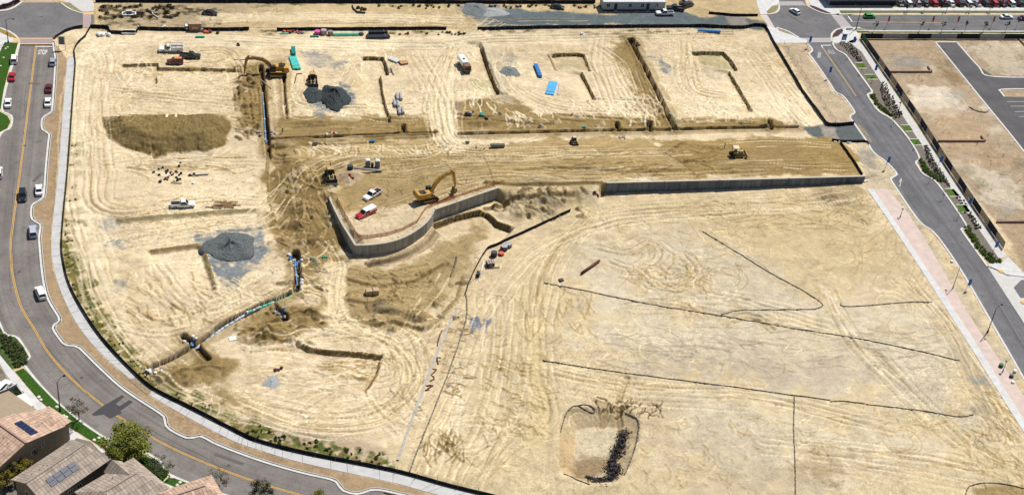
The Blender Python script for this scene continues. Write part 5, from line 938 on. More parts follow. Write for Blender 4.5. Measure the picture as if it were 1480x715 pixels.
def loader(label, u, v, ang, s_=1.0, name='wheel_loader', exhaust=.9, bkt=None):
    x, y, z = at(u, v, .8); t = thing(name, label, 'loader', (x, y, z), math.radians(ang)); t.scale = (s_,) * 3
    bigwheels(t, (-1.5, 1.5), 1.05, .78, .55); MB().box((-2.0, 0, 1.55), (2.4, 1.7, 1.1), taper=.92).build('engine_cover', CATD, t, bevel=.08); MB().box((.2, 0, 1.1), (2.2, 1.5, .5)).build('frame', CATD, t)
    c = MB().box((-.15, 0, 2.3), (1.4, 1.5, 1.5), taper=.9).build('cab', MBLK, t); MB().box((-.15, 0, 3.1), (1.6, 1.7, .14)).build('roof', CATD, c, bevel=.04); MB().cyl((-2.2, .3, 2.0), (-2.2, .3, 2.1 + exhaust), .1, n=8).build('exhaust', MBLK, t)
    for yy in (-.55, .55): arm([(.6, 1.6), (2.0, 1.3), (3.0, .55)], .22, [.3, .4, .3], CATD, 'lift_arm', t).location.y = yy
    MB().prism([(2.9, .1), (2.75, 1.2), (3.0, 1.25), (3.2, .5), (4.1, .05), (4.1, -.05), (3.1, 0)], -1.5, 1.5).build('bucket', bkt or MBLK, t); return t
loader('wheel loader with dusty yellow wheels scooping the dark gravel pile', 452, 116, -92, 1.0, bkt=mm('gravel_bucket', (.07, .085, .085), .8))
loader('wheel loader with dark wheels beside the dirt ramp and portable toilets', 477.5, 253, -86, .95, exhaust=1.6)
t = thing('bulldozer', 'tan bulldozer with a roof canopy grading the brown slope', 'bulldozer', at(1066, 222, .8), math.radians(-4))
crawler(t, 3.3, 1.0, .55, (-.95, .95)); MB().box((.55, 0, 1.4), (1.9, 1.2, 1.0), taper=.92).build('engine_cover', CATD, t, bevel=.06); MB().box((-.7, 0, 1.25), (1.2, 1.8, .7)).build('platform', CATD, t); MB().box((-.6, .1, 1.75), (.6, .6, .5)).build('seat', mm('seat_green', (.10, .30, .03), .7), t)
cn = MB().box((-.75, 0, 2.95), (1.7, 1.9, .12)).build('canopy', mm('canopy_cream', (.62, .50, .36), .7), t, bevel=.03)
for a_, b_ in ((-1.5, -.85), (-1.5, .85), (0, -.85), (0, .85)): MB().cyl((a_, b_, 1.5), (a_, b_, 2.9), .06, n=6).build('canopy_post', MBLK, cn)
MB().prism([(2.35, .1), (2.25, .7), (2.4, 1.25), (2.55, 1.25), (2.42, .7), (2.55, .05)], -1.7, 1.7).build('blade', CATD, t); MB().cyl((.9, .3, 1.8), (.9, .3, 2.6), .07, n=8).build('exhaust', MBLK, t)
for yy in (-1.3, 1.3): MB().box((1.3, yy, .55), (2.2, .15, .2)).build('push_arm', CATD, t)
MB().box((-2.1, 0, .9), (.7, .9, .8)).build('ripper', MBLK, t)
t = thing('skid_steer', 'small dark skid steer loader on the brown strip below the north trench', 'loader', at(829.5, 205, .6), math.radians(-80)); bigwheels(t, (-.6, .6), .75, .42, .3); MB().box((-.1, 0, .95), (2.2, 1.1, .8)).build('body', mm('skid_body', (.13, .11, .07), .7), t, bevel=.05); MB().box((.0, 0, 1.7), (1.1, 1.0, .9), taper=.9).build('cab', MBLK, t); MB().box((-.1, 0, 2.2), (1.0, .9, .08)).build('roof', mm('skid_roof', (.5, .45, .35), .7), t)
for yy in (-.7, .7): MB().box((.4, yy, 1.0), (2.2, .14, .18), ry=.25).build('lift_arm', CATD, t)
MB().prism([(1.5, .05), (1.45, .6), (1.55, .62), (1.7, .2), (2.1, .04)], -.85, .85).build('bucket', MBLK, t)

# ------------------------------------------------------------------ gravel heaps and rubble
def heap(name, label, cat, u, v, rx, ry, h, m, rot=0, seed=1, crater=0, group=None, flat_=1.0, z=None):
    x, y = G(u, v); r_ = random.Random(seed); z0 = (gz(x, y) if z is None else z) - .05; mb = MB(); nr, na = 12, 36; vs = [(0, 0, 0)]; ph = [r_.uniform(0, 6) for _ in range(6)]; c, n_ = math.cos(rot), math.sin(rot); zc = []
    for i in range(nr + 1):
        q = i / nr
        for k in range(na):
            a = 2 * PI * k / na; w_ = 1 + .08 * math.sin(3 * a + ph[0]) + .06 * math.sin(5 * a + ph[1]) + .03 * math.sin(9 * a + ph[2])
            hh = h * (max(0, 1 - q) ** flat_) * (1 + .12 * math.sin(4 * a + ph[3] + q * 3)); 
            if crater: hh -= crater * h * math.exp(-(((q * math.cos(a) + .35) / .35) ** 2 + ((q * math.sin(a) + .1) / .5) ** 2))
            hh += r_.uniform(-.05, .05) * h * (q < .95); X, Y_ = rx * q * w_ * math.cos(a), ry * q * w_ * math.sin(a)
            vs.append((X * c - Y_ * n_, X * n_ + Y_ * c, hh if i < nr else -.35))
    vs[0] = (0, 0, h * (1 - crater * .4)); vs = vs[:1] + vs[1 + na:]; fs = [(0, 1 + k, 1 + (k + 1) % na) for k in range(na)]
    for i in range(nr - 1):
        for k in range(na): a = 1 + i * na + k; b_ = 1 + i * na + (k + 1) % na; fs.append((a, a + na, b_ + na, b_))
    mb.add(vs, fs); o = mb.build(name, m, None, loc=(x, y, z0)); tag(o, label, cat, group); return o
GRV = mat('blue_gravel', (0.026, 0.033, 0.035), .95, .3, 2.5, bump=.8, col2=(0.062, 0.074, 0.077), spec=.15); GRV2 = mat('grey_gravel', (0.12, 0.135, 0.14), .95, .3, 2.5, bump=.8, col2=(0.20, 0.22, 0.225), spec=.15); GRV3 = mat('pale_gravel', (0.24, 0.255, 0.26), .95, .3, 2, bump=.6, col2=(0.34, 0.35, 0.35))
heap('gravel_heap', 'big dark blue grey gravel heap in front of the wheel loader', 'gravel heap', 484, 142, 4.5, 7.4, 3.0, GRV, 0, 3, flat_=.9)
heap('gravel_heap', 'low dark gravel tongue between the loader bucket and the big heap', 'gravel heap', 454, 138, 3.4, 4.6, .8, GRV, 0, 8, flat_=.6)
heap('gravel_heap', 'small oval grey gravel heap beside the long white-edged bank', 'gravel heap', 736.5, 104, 3.3, 3.6, .8, GRV2, 0, 5)
heap('gravel_heap', 'wide dark gravel heap with a scooped hollow, in pale grey dust', 'gravel heap', 333, 357, 6.8, 6.4, 1.9, mat('mid_gravel', (0.05, 0.058, 0.06), .95, .3, 2.5, bump=.8, col2=(0.14, 0.155, 0.16)), 0, 6, crater=.5, flat_=.7)
heap('gravel_heap', 'small grey oval of gravel beside the rusty pump', 'gravel heap', 392.5, 552.5, 1.9, 2.5, .4, GRV3, -.3, 9)
heap('gravel_heap', 'broad pale blue gravel heap at the far end of the grey lane', 'gravel heap', 688, 14.5, 5.0, 5.5, 1.4, GRV2, 0, 11)
heap('gravel_heap', 'second pale gravel heap touching the broad one by the grey lane', 'gravel heap', 708, 18, 6.5, 3.5, .7, GRV3, 0, 12)
BUSH = mat('dark_scrub', (0.03, 0.026, 0.03), .95, .5, 3, bump=.8, col2=(0.15, 0.125, 0.125), spec=.1)
def clump(name, label, cat, pts, m, kind=None, leaves=700, r=.9, h=.8, leaf=.22, seed=1):
    """scrub grown from many small twig faces along a line"""
    r_ = random.Random(seed); x0, y0 = G(*pts[0]); z0 = gz(x0, y0); mb = MB(); P = resample(W(pts), .4)
    for k in range(leaves):
        p = P[r_.randrange(len(P))]; a = r_.uniform(0, 6.28); q = r * abs(r_.gauss(0, .55)) * (0.8 + .3 * math.sin(p[0] * .9 + p[1] * .7)); x = p[0] + q * math.cos(a); y = p[1] + q * math.sin(a); z = gz(x, y) + h * max(.1, 1 - (q / (r * 1.4)) ** 2) * r_.uniform(.1, 1) * (.75 + .35 * math.sin(x * 3.1) * math.sin(y * 2.7))
        s_ = leaf * r_.uniform(.6, 1.5); d1 = Vector((r_.uniform(-1, 1), r_.uniform(-1, 1), r_.uniform(-.6, .9))).normalized() * s_; d2 = Vector((r_.uniform(-1, 1), r_.uniform(-1, 1), r_.uniform(-.6, .9))).normalized() * s_; c = Vector((x - x0, y - y0, z - z0))
        mb.quad(tuple(c - d1), tuple(c + d2), tuple(c + d1), tuple(c - d2))
    o = mb.build(name, m, None, loc=(x0, y0, z0)); tag(o, label, cat, None, kind); return o
clump('scrub', 'dark purple grey scrub growing along the right side of the basin floor', 'scrub', [(902, 620), (899, 632), (892, 648), (885, 662), (890, 676), (886, 684), (874, 690), (862, 690)], BUSH, None, 4200, 1.75, .9, .19, 4)
clump('scrub', 'small separate dark scrub tuft at the lower left of the basin floor', 'scrub', [(852, 680), (856, 683)], BUSH, None, 260, .7, .6, .2, 5)
# ------------------------------------------------------------------ wattles (thin straw rolls lying on the ground)
WAT = mat('wattle_net', (0.075, 0.07, 0.065), .95, .3, 1.2, col2=(.24, .20, .15))
def wattle(label, pts, r=.13, m=None, group=None, name='straw_wattle', cat='straw wattle'):
    P = resample(smooth(W(pts), 6), 1.0); rr = random.Random(len(label)); x0, y0 = P[0]; z0 = gz(x0, y0)
    Q = [(p[0] - x0 + rr.uniform(-.05, .05), p[1] - y0 + rr.uniform(-.05, .05), gz(*p) + r * .75 - z0) for p in P]; mb_ = MB()
    for i_ in range(len(Q) - 1): mb_.cyl(Q[i_], Q[i_ + 1], r * rr.uniform(.75, 1.3), r * rr.uniform(.75, 1.3), 7)
    o = mb_.build(name, m or WAT, None, True, (x0, y0, z0)); return tag(o, label, cat, group)
wattle('upper of the two long straw wattles running down to the right', [(786, 409), (850, 421), (940, 440), (1050, 458), (1150, 475), (1270, 495), (1387, 521)])
wattle('long straw wattle crossing the lower right ground, lower of the two long ones', [(784, 521), (860, 533), (935, 543), (1010, 553), (1080, 562), (1147, 571), (1200, 578)]); wattle('straw wattle overlapping the end of the lower long one, short and bent', [(1200, 580), (1215, 579), (1250, 583)])
wattle('straw wattle at the right end of the lower line, curling up at its tip', [(1251, 584), (1320, 592), (1370, 600), (1392, 602), (1407, 599)]); wattle('straight straw wattle running down to the bottom edge of the frame', [(1148, 573), (1147, 620), (1149, 670), (1150, 730)])
wattle('straw wattle slanting down across the pale ground north of the pink path', [(1016, 335), (1060, 362), (1120, 398), (1160, 420), (1189, 440), (1178, 447)]); wattle('short straw wattle rising from the upper long one', [(1042, 455), (1070, 449), (1110, 448), (1178, 447)])
wattle('level straw wattle left of the pink path', [(1215, 439), (1219, 443), (1260, 441), (1310, 437), (1347, 437)]); wattle('straw wattle arched over the dark pit at the bottom right', [(1396, 715), (1400, 703), (1420, 698), (1450, 699), (1480, 706), (1510, 714)])
wattle('straw wattle round the upper left of the basin', [(810, 624), (815, 606), (820, 594), (833, 587), (842, 590), (858, 594), (860, 590), (846, 586), (836, 587)], .13); wattle('straw wattle curving down the right rim of the basin', [(901, 592), (912, 599), (921, 607), (923, 622), (917, 650), (909, 672), (902, 687)], .15); wattle('straw wattle below the lower left rim of the basin', [(815, 684), (828, 691), (842, 697), (852, 701)], .13)
wattle('grey straw wattle from the bent black fence down to the south fence', [(674, 426), (675, 452), (670, 475), (655, 520), (632, 580), (608, 640), (592, 682)], .16, mat('grey_wattle', (.20, .19, .15), .95, .3, 3)); wattle('short dark straw wattle on the slope right of the curved wall', [(660, 371), (657, 384), (651, 399)], .22)
o = ribbon('pale_trail', resample(smooth(W([(661, 444), (640, 490), (618, 545), (598, 600), (575, 665)]), 6), 1.5), .6, .0, mat('pale_plastic', (.38, .36, .33), .8, .2, 1)); me_ = o.data
for v_ in me_.vertices: v_.co.z = gz(v_.co.x, v_.co.y) + .3
o.name = 'drain_hose'; del o['kind']; tag(o, 'long pale flat hose lying from the mid mounds to the south fence', 'hose')
RUST = mm('rust', (.12, .045, .03), .8, .3, 3)
for i, (pts, lb) in enumerate([([(639, 477), (635, 487), (632, 500), (636, 503)], 'rusty offcut hook beside the upper part of the pale hose'), ([(637, 518), (632, 516), (633, 527)], 'rusty curved offcut right of the pale hose, above the zigzag one'), ([(624, 533), (631, 535), (622, 543), (630, 546), (622, 551)], 'rusty zigzag offcut right of the pale hose'),
                  ([(614, 558), (626, 557), (613, 565), (620, 563)], 'lowest rusty offcut tangle beside the pale hose'), ([(653, 463), (663, 459)], 'straight rusty offcut crossing the top of the pale hose')]):
    wattle(lb, pts, .15, RUST, None, 'rusty_offcut', 'scrap metal')
# ------------------------------------------------------------------ pipes and stored materials
AQUA = mm('aqua_pipe', (.10, .58, .52), .45, .1, 1); GRNP = mm('green_pipe', (.015, .30, .22), .45, .1, 1); BLUP = mm('blue_pipe', (.05, .24, .58), .4, .1, 1); SKYP = mm('sky_pipe', (.10, .42, .75), .4, .1, 1); BLKP = mm('black_pipe', (.02, .024, .04), .5, .2, 2); CPIP = mm('concrete_pipe', (.34, .34, .36), .8, .15, 2); WPIP = mm('white_pipe', (.75, .75, .76), .5, .05, 2); LUM = mm('lumber', (.30, .19, .10), .85, .3, 3)
def bundle(name, label, cat, u0, v0, u1, v1, wide, rows, r, m, straps=True, gap=0.0, group=None, h0=0):
    """pipes lying side by side in a stack: each pipe is a part"""
    x0, y0, z0 = at(u0, v0, .4); x1, y1, z1 = at(u1, v1, .4); L = math.dist((x0, y0), (x1, y1)); an = math.atan2(y1 - y0, x1 - x0); zg = max(gz(x0, y0), gz(x1, y1), gz((x0 + x1) / 2, (y0 + y1) / 2)) + .05
    t = thing(name, label, cat, ((x0 + x1) / 2, (y0 + y1) / 2, zg), an, group); n_ = max(1, int(wide / (2 * r + gap))); src = None
    for q in range(rows):
        for k in range(n_):
            y = (k - (n_ - 1) / 2) * (2 * r + gap) + (r if q % 2 and n_ > 2 else 0); 
            if q % 2 and n_ > 2 and k == n_ - 1: continue
            if src is None: src = MB().cyl((-L / 2, 0, 0), (L / 2, 0, 0), r, n=10).build('pipe', m, t, False); src.location = (0, y, r)
            else: c = src.copy(); COL.objects.link(c); c.parent = t; c.location = (random.uniform(-.15, .15), y, r + q * r * 1.75)
    if straps: MB().box((L * .3, 0, rows * r * 1.9 + .05), (.12, n_ * 2 * r, .05)).build('strap', WOOD, t)
    return t
bundle('pipe_bundle', 'wide bundle of pale aqua pipes near the wheel loader', 'pipes', 423, 82, 429, 99.5, 2.6, 2, .16, AQUA); bundle('pipe_bundle', 'small dark teal bundle just above the wide aqua one', 'pipes', 423.5, 70, 424.5, 79, 1.3, 3, .16, mm('teal_pipe', (.01, .26, .23), .5, .1, 1))
bundle('pipe_bundle', 'long aqua green pipe bundle in front of the black fence', 'pipes', 482, 50, 518, 49.5, 1.6, 2, .17, mm('mint_pipe', (.08, .50, .36), .45, .1, 1)); bundle('pipe_bundle', 'low wide stack of black pipes in front of the black fence', 'pipes', 530, 53, 563.5, 52.5, 1.8, 1, .3, BLKP); bundle('pipe_bundle', 'black pipes stacked directly behind the low wide black stack', 'pipes', 533, 48, 560, 47.5, 1.4, 2, .28, BLKP)
bundle('pipe_bundle', 'bright blue long pipe bundle by the fence near the grey lane', 'pipes', 1008, 45.5, 1041, 46, .9, 2, .2, BLUP); bundle('pipe_bundle', 'narrow tall blue pipe bundle, upper of the two by the oval gravel heap', 'pipes', 774, 93.5, 781, 111, 1.3, 3, .15, BLUP); bundle('pipe_bundle', 'wide low sky blue pipe bundle, lower of the two by the oval gravel heap', 'pipes', 800, 118, 794, 135.5, 2.9, 1, .15, SKYP)
bundle('pipe_bundle', 'single thin lilac pipe lying right of the wide blue bundle', 'pipes', 809, 120, 806.5, 135.5, .3, 1, .14, mm('lilac_pipe', (.40, .46, .70), .5, .1, 1), False)
gp = 'short concrete pipe lengths between the pads'
for u, v, lb in ((574.2, 140, 'upper left'), (579.2, 140, 'upper right'), (570.3, 149.6, 'middle left'), (575.3, 151, 'middle right'), (577.2, 161, 'lower left'), (582.2, 160, 'lower right')):
    t = bundle('concrete_pipe', 'short grey concrete pipe on the pale dirt, %s of the six' % lb, 'concrete pipe', u - .9, v - 4, u + .7, v + 4, .9, 1, .45, CPIP, False, group=gp)
bundle('pipe_bundle', 'white pipes lying side by side left of the plywood stack', 'pipes', 563, 83.5, 576, 89, 1.9, 1, .3, WPIP, False); bundle('pipe_bundle', 'two dark pipes lying below the white ones by the pad corner', 'pipes', 565.5, 97, 569, 107, .9, 1, .2, CPIP, False, .3)
x, y, z = at(583, 89); t = thing('plywood_stack', 'stack of tan plywood sheets right of the white pipes', 'plywood', (x, y, z), .1)
for k in range(4): MB().box((.04 * k, 0, .12 + k * .14), (2.4, 2.0, .12), .05 * k).build('sheet', mm('plywood', (.42, .24, .13), .8, .2, 2), t)
# pipes laid in the trenches
def laid(label, pts, r, m, dz=.5, name='laid_pipe', col=None):
    P = resample(smooth(W(pts), 4), 1.5); x0, y0 = P[0]; Q = [(p[0] - x0, p[1] - y0, gz(*p) + dz) for p in P]; zz = [q[2] for q in Q]; Q = [(q[0], q[1], float(np.median(zz[max(0, i - 4):i + 5]))) for i, q in enumerate(Q)]
    t = thing(name, label, 'pipe', (x0, y0, 0)); L_ = len(Q); n_ = max(1, L_ // 4)
    for k in range(n_):
        seg = Q[k * L_ // n_:(k + 1) * L_ // n_ + 1]
        if len(seg) > 1: p_ = MB().tube(seg, r, 8).build('pipe_length', m, t, True); MB().cyl(seg[0], tuple(Vector(seg[0]) + (Vector(seg[1]) - Vector(seg[0])) * .25), r * 1.3, n=8).build('collar', mm('collar_white', (.62, .64, .68), .5), p_)
    return t
laid('blue water pipe laid in the north-west trench', [(379.5, 128), (382, 165), (384.5, 200)], .22, mm('dusty_blue', (.12, .25, .45), .6, .3, 1), .3); laid('blue and white pipe laid along the south-west trench', [(222, 531), (250, 519), (284, 501), (330, 471), (376, 448)], .26, mm('paleblue_pipe', (.40, .47, .58), .6, .3, .8), .8)
laid('mint green pipe laid along the upper south-west trench', [(356, 458), (390, 440), (430, 421)], .26, mm('mint_pipe', (.08, .50, .36), .45), 1.15); laid('blue pipe laid in the short trench east of the gravel dust', [(426, 370), (428, 392), (430, 408)], .2, M['dusty_blue'], .4)
laid('grey pipe laid at the foot of the long diagonal trench', [(962, 164), (970, 178), (977, 189)], .3, mm('lilac_grey', (.36, .40, .46), .6), .4); laid('green pipe crossing above the foot of the diagonal trench', [(967, 168), (974, 176), (978, 186)], .13, GRNP, 2.3); laid('pale grey pipe laid along the north trench', [(800, 191), (880, 188.5), (965, 187.5)], .26, CPIP, .3)
laid('white pipe laid in the west end of the north trench', [(395, 203), (430, 200.5), (478, 198.5)], .24, CPIP, .3)
def rod(name, label, cat, pts, r, m, h=.1):
    x, y = G(*pts[0]); z = gz(x, y); Q = []
    for p in pts:
        X, Y_ = G(*p); Q.append((X - x, Y_ - y, gz(X, Y_) - z + r + h))
    return tag(MB().tube(Q, r, 8).build(name, m, None, True, (x, y, z)), label, cat)
rod('grade_rod', 'pale pinkish rod lying beside the trench below the dusty excavator', 'rod', [(361, 103), (392, 129)], .10, mm('pink_rod', (.52, .38, .38), .7)); rod('grade_rod', 'thin blue rod lying left of the dusty excavator bucket', 'rod', [(338, 88), (356, 87)], .1, BLUP)
rod('white_pipe', 'bent white plastic pipe on the scrubby strip beyond the fence', 'pipe', [(219, 17), (221, 22), (229, 27)], .2, WPIP); rod('white_pipe', 'short white pipe leaning at the black fence left of the brown container', 'pipe', [(233, 41.5), (239, 38)], .18, WPIP); rod('white_pipe', 'tiny white pipe at the notch of the black fence', 'pipe', [(199, 38), (201, 41)], .15, WPIP)
rod('white_post', 'white timber lying beside the bent black fence', 'timber', [(699, 380), (694, 397)], .16, WPIP); rod('steel_pipe', 'dark red steel pipe lying alone on the pale ground', 'pipe', [(840, 396.5), (866, 378.5)], .33, mm('darkred', (.11, .035, .025), .6, .2, 1)); rod('steel_pipe', 'dark curved pipe on the far strip below the top fence', 'pipe', [(509, 9), (511, 14), (516, 18), (528, 19)], .22, BLKP)
rod('rebar', 'rusty bar lying below the small aqua bundle', 'scrap metal', [(437, 107), (429, 108), (426, 121)], .13, RUST); rod('green_post', 'green marker pole lying on the east pad edge', 'post', [(1071, 177), (1072, 182)], .12, GRNP)
# drums, crates, bits
def drum(name, label, cat, u, v, r, h, m, lid=None, group=None):
    x, y, z = at(u, v, h / 2); t = thing(name, label, cat, (x, y, z), 0, group); b_ = MB().cyl((0, 0, 0), (0, 0, h), r, n=14); b_.cyl((0, 0, h * .32), (0, 0, h * .36), r * 1.04, n=14); b_.cyl((0, 0, h * .64), (0, 0, h * .68), r * 1.04, n=14); b_.build('barrel', m, t); MB().cyl((0, 0, h), (0, 0, h + .05), r * .92, n=14).build('lid', lid or m, t); return t
drum('spool', 'dark grey cable drum standing by the bent black fence, right of the red one', 'drum', 728.5, 358, .95, 1.3, mm('dgrey', (.10, .10, .105), .7, .2, 2), CPIP); drum('spool', 'second grey drum further right, by the bent black fence', 'drum', 735, 354, .9, 1.0, mm('mgrey', (.22, .21, .20), .7, .2, 2), CPIP); drum('drum', 'low red drum in front of the dark grey cable drum', 'drum', 724.5, 366.5, .75, .6, mm('redd', (.55, .09, .05), .6)); drum('drum', 'blue black drum left of the red one at the fence bend', 'drum', 714, 367, .8, 1.3, mm('bluek', (.03, .04, .06), .5))
def crate(name, label, cat, u, v, d, m, rz=0, topm=None, slats=3, h0=0, group=None):
    x, y, z = at(u, v, d[2] / 2); t = thing(name, label, cat, (x, y, z + h0), rz, group); MB().box((0, 0, d[2] / 2), d).build('box', m, t, bevel=.03)
    sb = MB()
    for k in range(slats): sb.box((-d[0] / 2 + d[0] * (k + .5) / slats, 0, d[2] + .03), (d[0] / slats * .7, d[1] * .98, .06))
    sb.build('top_boards', topm or m, t); MB().box((0, -d[1] / 2 - .02, d[2] * .5), (d[0] * .5, .04, d[2] * .3)).build('panel', topm or m, t); return t
crate('crate', 'dark crate with a pale top on pallets below the red drum', 'crate', 708.5, 381, (1.9, 1.6, 1.2), mm('dbrown', (.05, .035, .03), .8), .1, mm('pinkgrey', (.36, .27, .27), .8)); rod('pallet_board', 'grey board lying in front of the dark crate', 'board', [(706, 388), (722, 387)], .14, mm('bgrey', (.25, .22, .2), .8)); crate('crate', 'narrow black box beside the white timber', 'box', 691, 396, (.7, 1.6, .9), MBLK, -.2); crate('crate', 'small dark crate just above the start of the long wattle', 'crate', 811, 404.5, (1.2, .9, .4), mm('dpurp', (.10, .08, .09), .8), .2)
pit = (0.43, 0.32, 0.19)
crate('concrete_vault', 'open tan concrete vault, left of the pair in the mid pit', 'concrete vault', 533, 421.5, (1.5, 1.5, 1.2), mm('tan_conc', pit, .8, .1, 2), .1, slats=1); crate('concrete_vault', 'open tan concrete vault, right of the pair in the mid pit', 'concrete vault', 543, 421.5, (1.4, 1.5, 1.6), mm('tan_conc', pit), .0, slats=1)
t = crate('storage_container', 'brown storage container standing at the far black fence', 'container', 282, 38, (3.6, 2.3, 2.5), mm('cont_brown', (.27, .16, .09), .8, .15, 1), 0, mm('cont_tan', (.46, .33, .24), .8, .1, 1), 6)
crate('generator', 'dark generator with white cap left of the brown container', 'generator', 270, 40, (1.3, 1.5, 1.5), MBLK, 0, WPIP, 1); crate('bin', 'grey blue bin right of the brown container', 'bin', 291, 43.5, (1.0, 1.1, .9), mm('binblue', (.22, .27, .36), .7), 0)
def heapbits(name, label, cat, u, v, n_, spread, sizes, mats, seed=1, sy=.6):
    r_ = random.Random(seed); x, y, z = at(u, v, .2); t = thing(name, label, cat, (x, y, z))
    for k in range(n_):
        X, Y_ = r_.gauss(0, spread), r_.gauss(0, spread * sy); s_ = r_.uniform(*sizes); zz = gz(x + X, y + Y_) - z; rb = MB(); nn = 7; rg = []
        for q, kk in ((0, .8), (.35, 1), (.75, .8), (1, .3)): rg.append([(s_ * kk * math.cos(2 * PI * j / nn + q) * r_.uniform(.8, 1.1), s_ * kk * r_.uniform(.6, 1) * math.sin(2 * PI * j / nn + q), s_ * q * 1.0) for j in range(nn)])
        o = rb.loft(rg).build('piece', r_.choice(mats), t); o.location = (X, Y_, zz); o.rotation_euler = (0, 0, r_.uniform(0, 6))
    return t
OR2 = mm('orange_plastic', (.62, .12, .04), .6, .2, 3); MAG = mm('magenta', (.55, .08, .30), .6, .2, 2)
heapbits('orange_fencing_pile', 'tangle of orange fencing dumped right of the brown container', 'fencing pile', 301, 45, 12, 1.3, (.4, .8), [OR2, RUST], 2); bundle('pipe_bundle', 'thin green pipes lying below the orange tangle', 'pipes', 283, 52.5, 296, 52.5, .7, 1, .15, GRNP, False); bundle('pipe_bundle', 'short mint pipes at the west end of the fence run', 'pipes', 405, 48, 417, 47.5, .7, 1, .15, M['mint_pipe'], False); bundle('pipe_bundle', 'short green pipes under the magenta sack', 'pipes', 449, 51.5, 461, 51.5, .7, 1, .15, GRNP, False)
heapbits('orange_kit', 'orange and red kit piled against the black fence', 'equipment pile', 424, 45.5, 9, 1.2, (.4, .75), [OR2, OR2, RUST], 3, .4); heapbits('red_blue_kit', 'small red and blue kit pile left of the magenta sack', 'equipment pile', 434, 46.5, 6, .9, (.35, .6), [mm('kblue', (.12, .16, .3), .6), mm('kred', (.36, .1, .08), .6)], 4, .4)
drum('sack', 'round magenta sack by the black fence', 'sack', 459, 47, 1.0, 1.0, MAG); drum('boulder_bag', 'pale grey bulk bag right of the magenta sack', 'bulk bag', 468, 46.5, .95, 1.5, mm('bag', (.34, .30, .28), .9, .3, 2)); drum('boulder_bag', 'brownish bulk bag left of the long aqua pipes', 'bulk bag', 477.5, 48, .85, 1.3, mm('bag2', (.24, .20, .18), .9, .3, 2)); drum('tyre', 'black coil right of the long aqua pipes', 'coil', 522, 49.5, .8, .5, BLKP)
heapbits('debris_pile', 'scattered pile of black and white bags on the west dirt', 'debris pile', 252, 253.5, 34, 3.1, (.25, .62), [MBLK, MBLK, MBLK, WPIP, PDR], 5, .75); rod('board', 'grey boards lying right of the black and white bags', 'board', [(276, 254.5), (301, 253)], .18, mm('bgrey2', (.22, .2, .22), .8)); rod('board', 'pale board below the black and white bags', 'board', [(247, 264.5), (263, 265.5)], .16, mm('bpale', (.55, .48, .36), .8))
t = thing('timber_pile', 'untidy pile of brown timbers right of the white pickup', 'timber', at(325, 295.5, .2))
for k in range(18):
    X, Y_ = random.gauss(0, 1.4), random.gauss(0, 1.0); MB().box((0, 0, 0), (random.uniform(2.5, 4.5), .22, .2), random.gauss(0, .25)).build('timber', LUM, t).location = (X, Y_, .12 + random.random() * .35)
heapbits('rock_pile', 'small pile of pale lumps on the haul strip east of the junction of tracks', 'rubble', 900, 198, 8, .9, (.3, .5), [mm('lump', (.42, .36, .27), .9), CPIP], 6); heapbits('pump', 'dark pump and hoses below the muddy puddle', 'pump', 677.5, 164, 9, .8, (.5, .8), [mm('pgrey', (.10, .10, .11), .7), CPIP, MBLK], 7); crate('box', 'upright green box right of the dark pump', 'box', 696, 166.5, (.8, 1.6, 1.0), GRNP); rod('dark_pipe', 'short dark pipe below the green box', 'pipe', [(697, 171), (704, 177)], .35, BLKP)
t = bundle('culvert_pipe', 'single grey corrugated pipe length on the centre strip below the trench', 'pipe', 709, 211.5, 729, 211, 1.5, 1, .62, mm('culvert', (.19, .18, .17), .8, .2, 3), False); heapbits('rock', 'dark rock left of the pale planks below the trench', 'rock', 674, 206, 3, .4, (.4, .6), [mm('rockd', (.10, .09, .08), .9)], 8)
for k, (a_, b_) in enumerate((((688, 214), (693, 203)), ((700, 216), (705, 205)))): rod('plank', 'pale plank lying below the north trench, %s of the two' % ('left', 'right')[k], 'plank', [a_, b_], .2, mm('bpale', (.55, .48, .36), .8))
heapbits('pump', 'small rusty pump on the south-west pad', 'pump', 402, 534, 7, .55, (.3, .6), [RUST, mm('dbrown', (.05, .035, .03), .8)], 9); heapbits('pump', 'grey and black valve chamber pieces at the green pipe junction', 'valve', 437, 404.5, 7, .9, (.35, .65), [CPIP, MBLK, WPIP], 10); heapbits('pipe_fittings', 'white and blue fittings piled at the head of the short trench', 'fittings', 427, 380, 16, .9, (.3, .55), [WPIP, BLUP, WPIP], 11, 1.3)
heapbits('pipe_fittings', 'white fittings where the north-west trenches meet', 'fittings', 385, 205, 12, 1.1, (.3, .6), [WPIP, CPIP, CPIP], 12, 1.0); heapbits('pipe_fittings', 'white fittings at the crossing pit of the south-west trench', 'fittings', 280, 503, 12, 1.2, (.3, .55), [WPIP, BLUP, WPIP], 13, .7); heapbits('pipe_fittings', 'pale fittings at the lower end of the south-west trench', 'fittings', 225, 535, 10, 1.2, (.25, .5), [WPIP, CPIP], 14, .5); heapbits('rubble', 'heap of grey stones in the side pit below the mint pipe', 'rubble', 411, 452, 14, 1.1, (.3, .6), [CPIP, mm('rockg', (.2, .21, .22), .9)], 15)
crate('foam_board', 'white panel lying below the south-west trench', 'panel', 337, 489, (1.9, 1.3, .12), WPIP, .2, None, 1); heapbits('green_marker', 'green marker flags near the short east trench', 'marker', 453, 372, 5, .7, (.2, .4), [GRNP], 16, 1); heapbits('green_marker', 'single green bucket right of the green flags', 'bucket', 470, 371, 3, .3, (.2, .4), [GRNP], 17); heapbits('green_marker', 'teal fitting on the south rim of the north trench, left part', 'fitting', 583.5, 194, 4, .4, (.3, .5), [mm('teal_pipe', (.01, .26, .23), .5)], 18); heapbits('green_marker', 'teal barrel on the north trench below the eastern pads', 'barrel', 845, 188.5, 3, .3, (.4, .65), [M['teal_pipe']], 19)
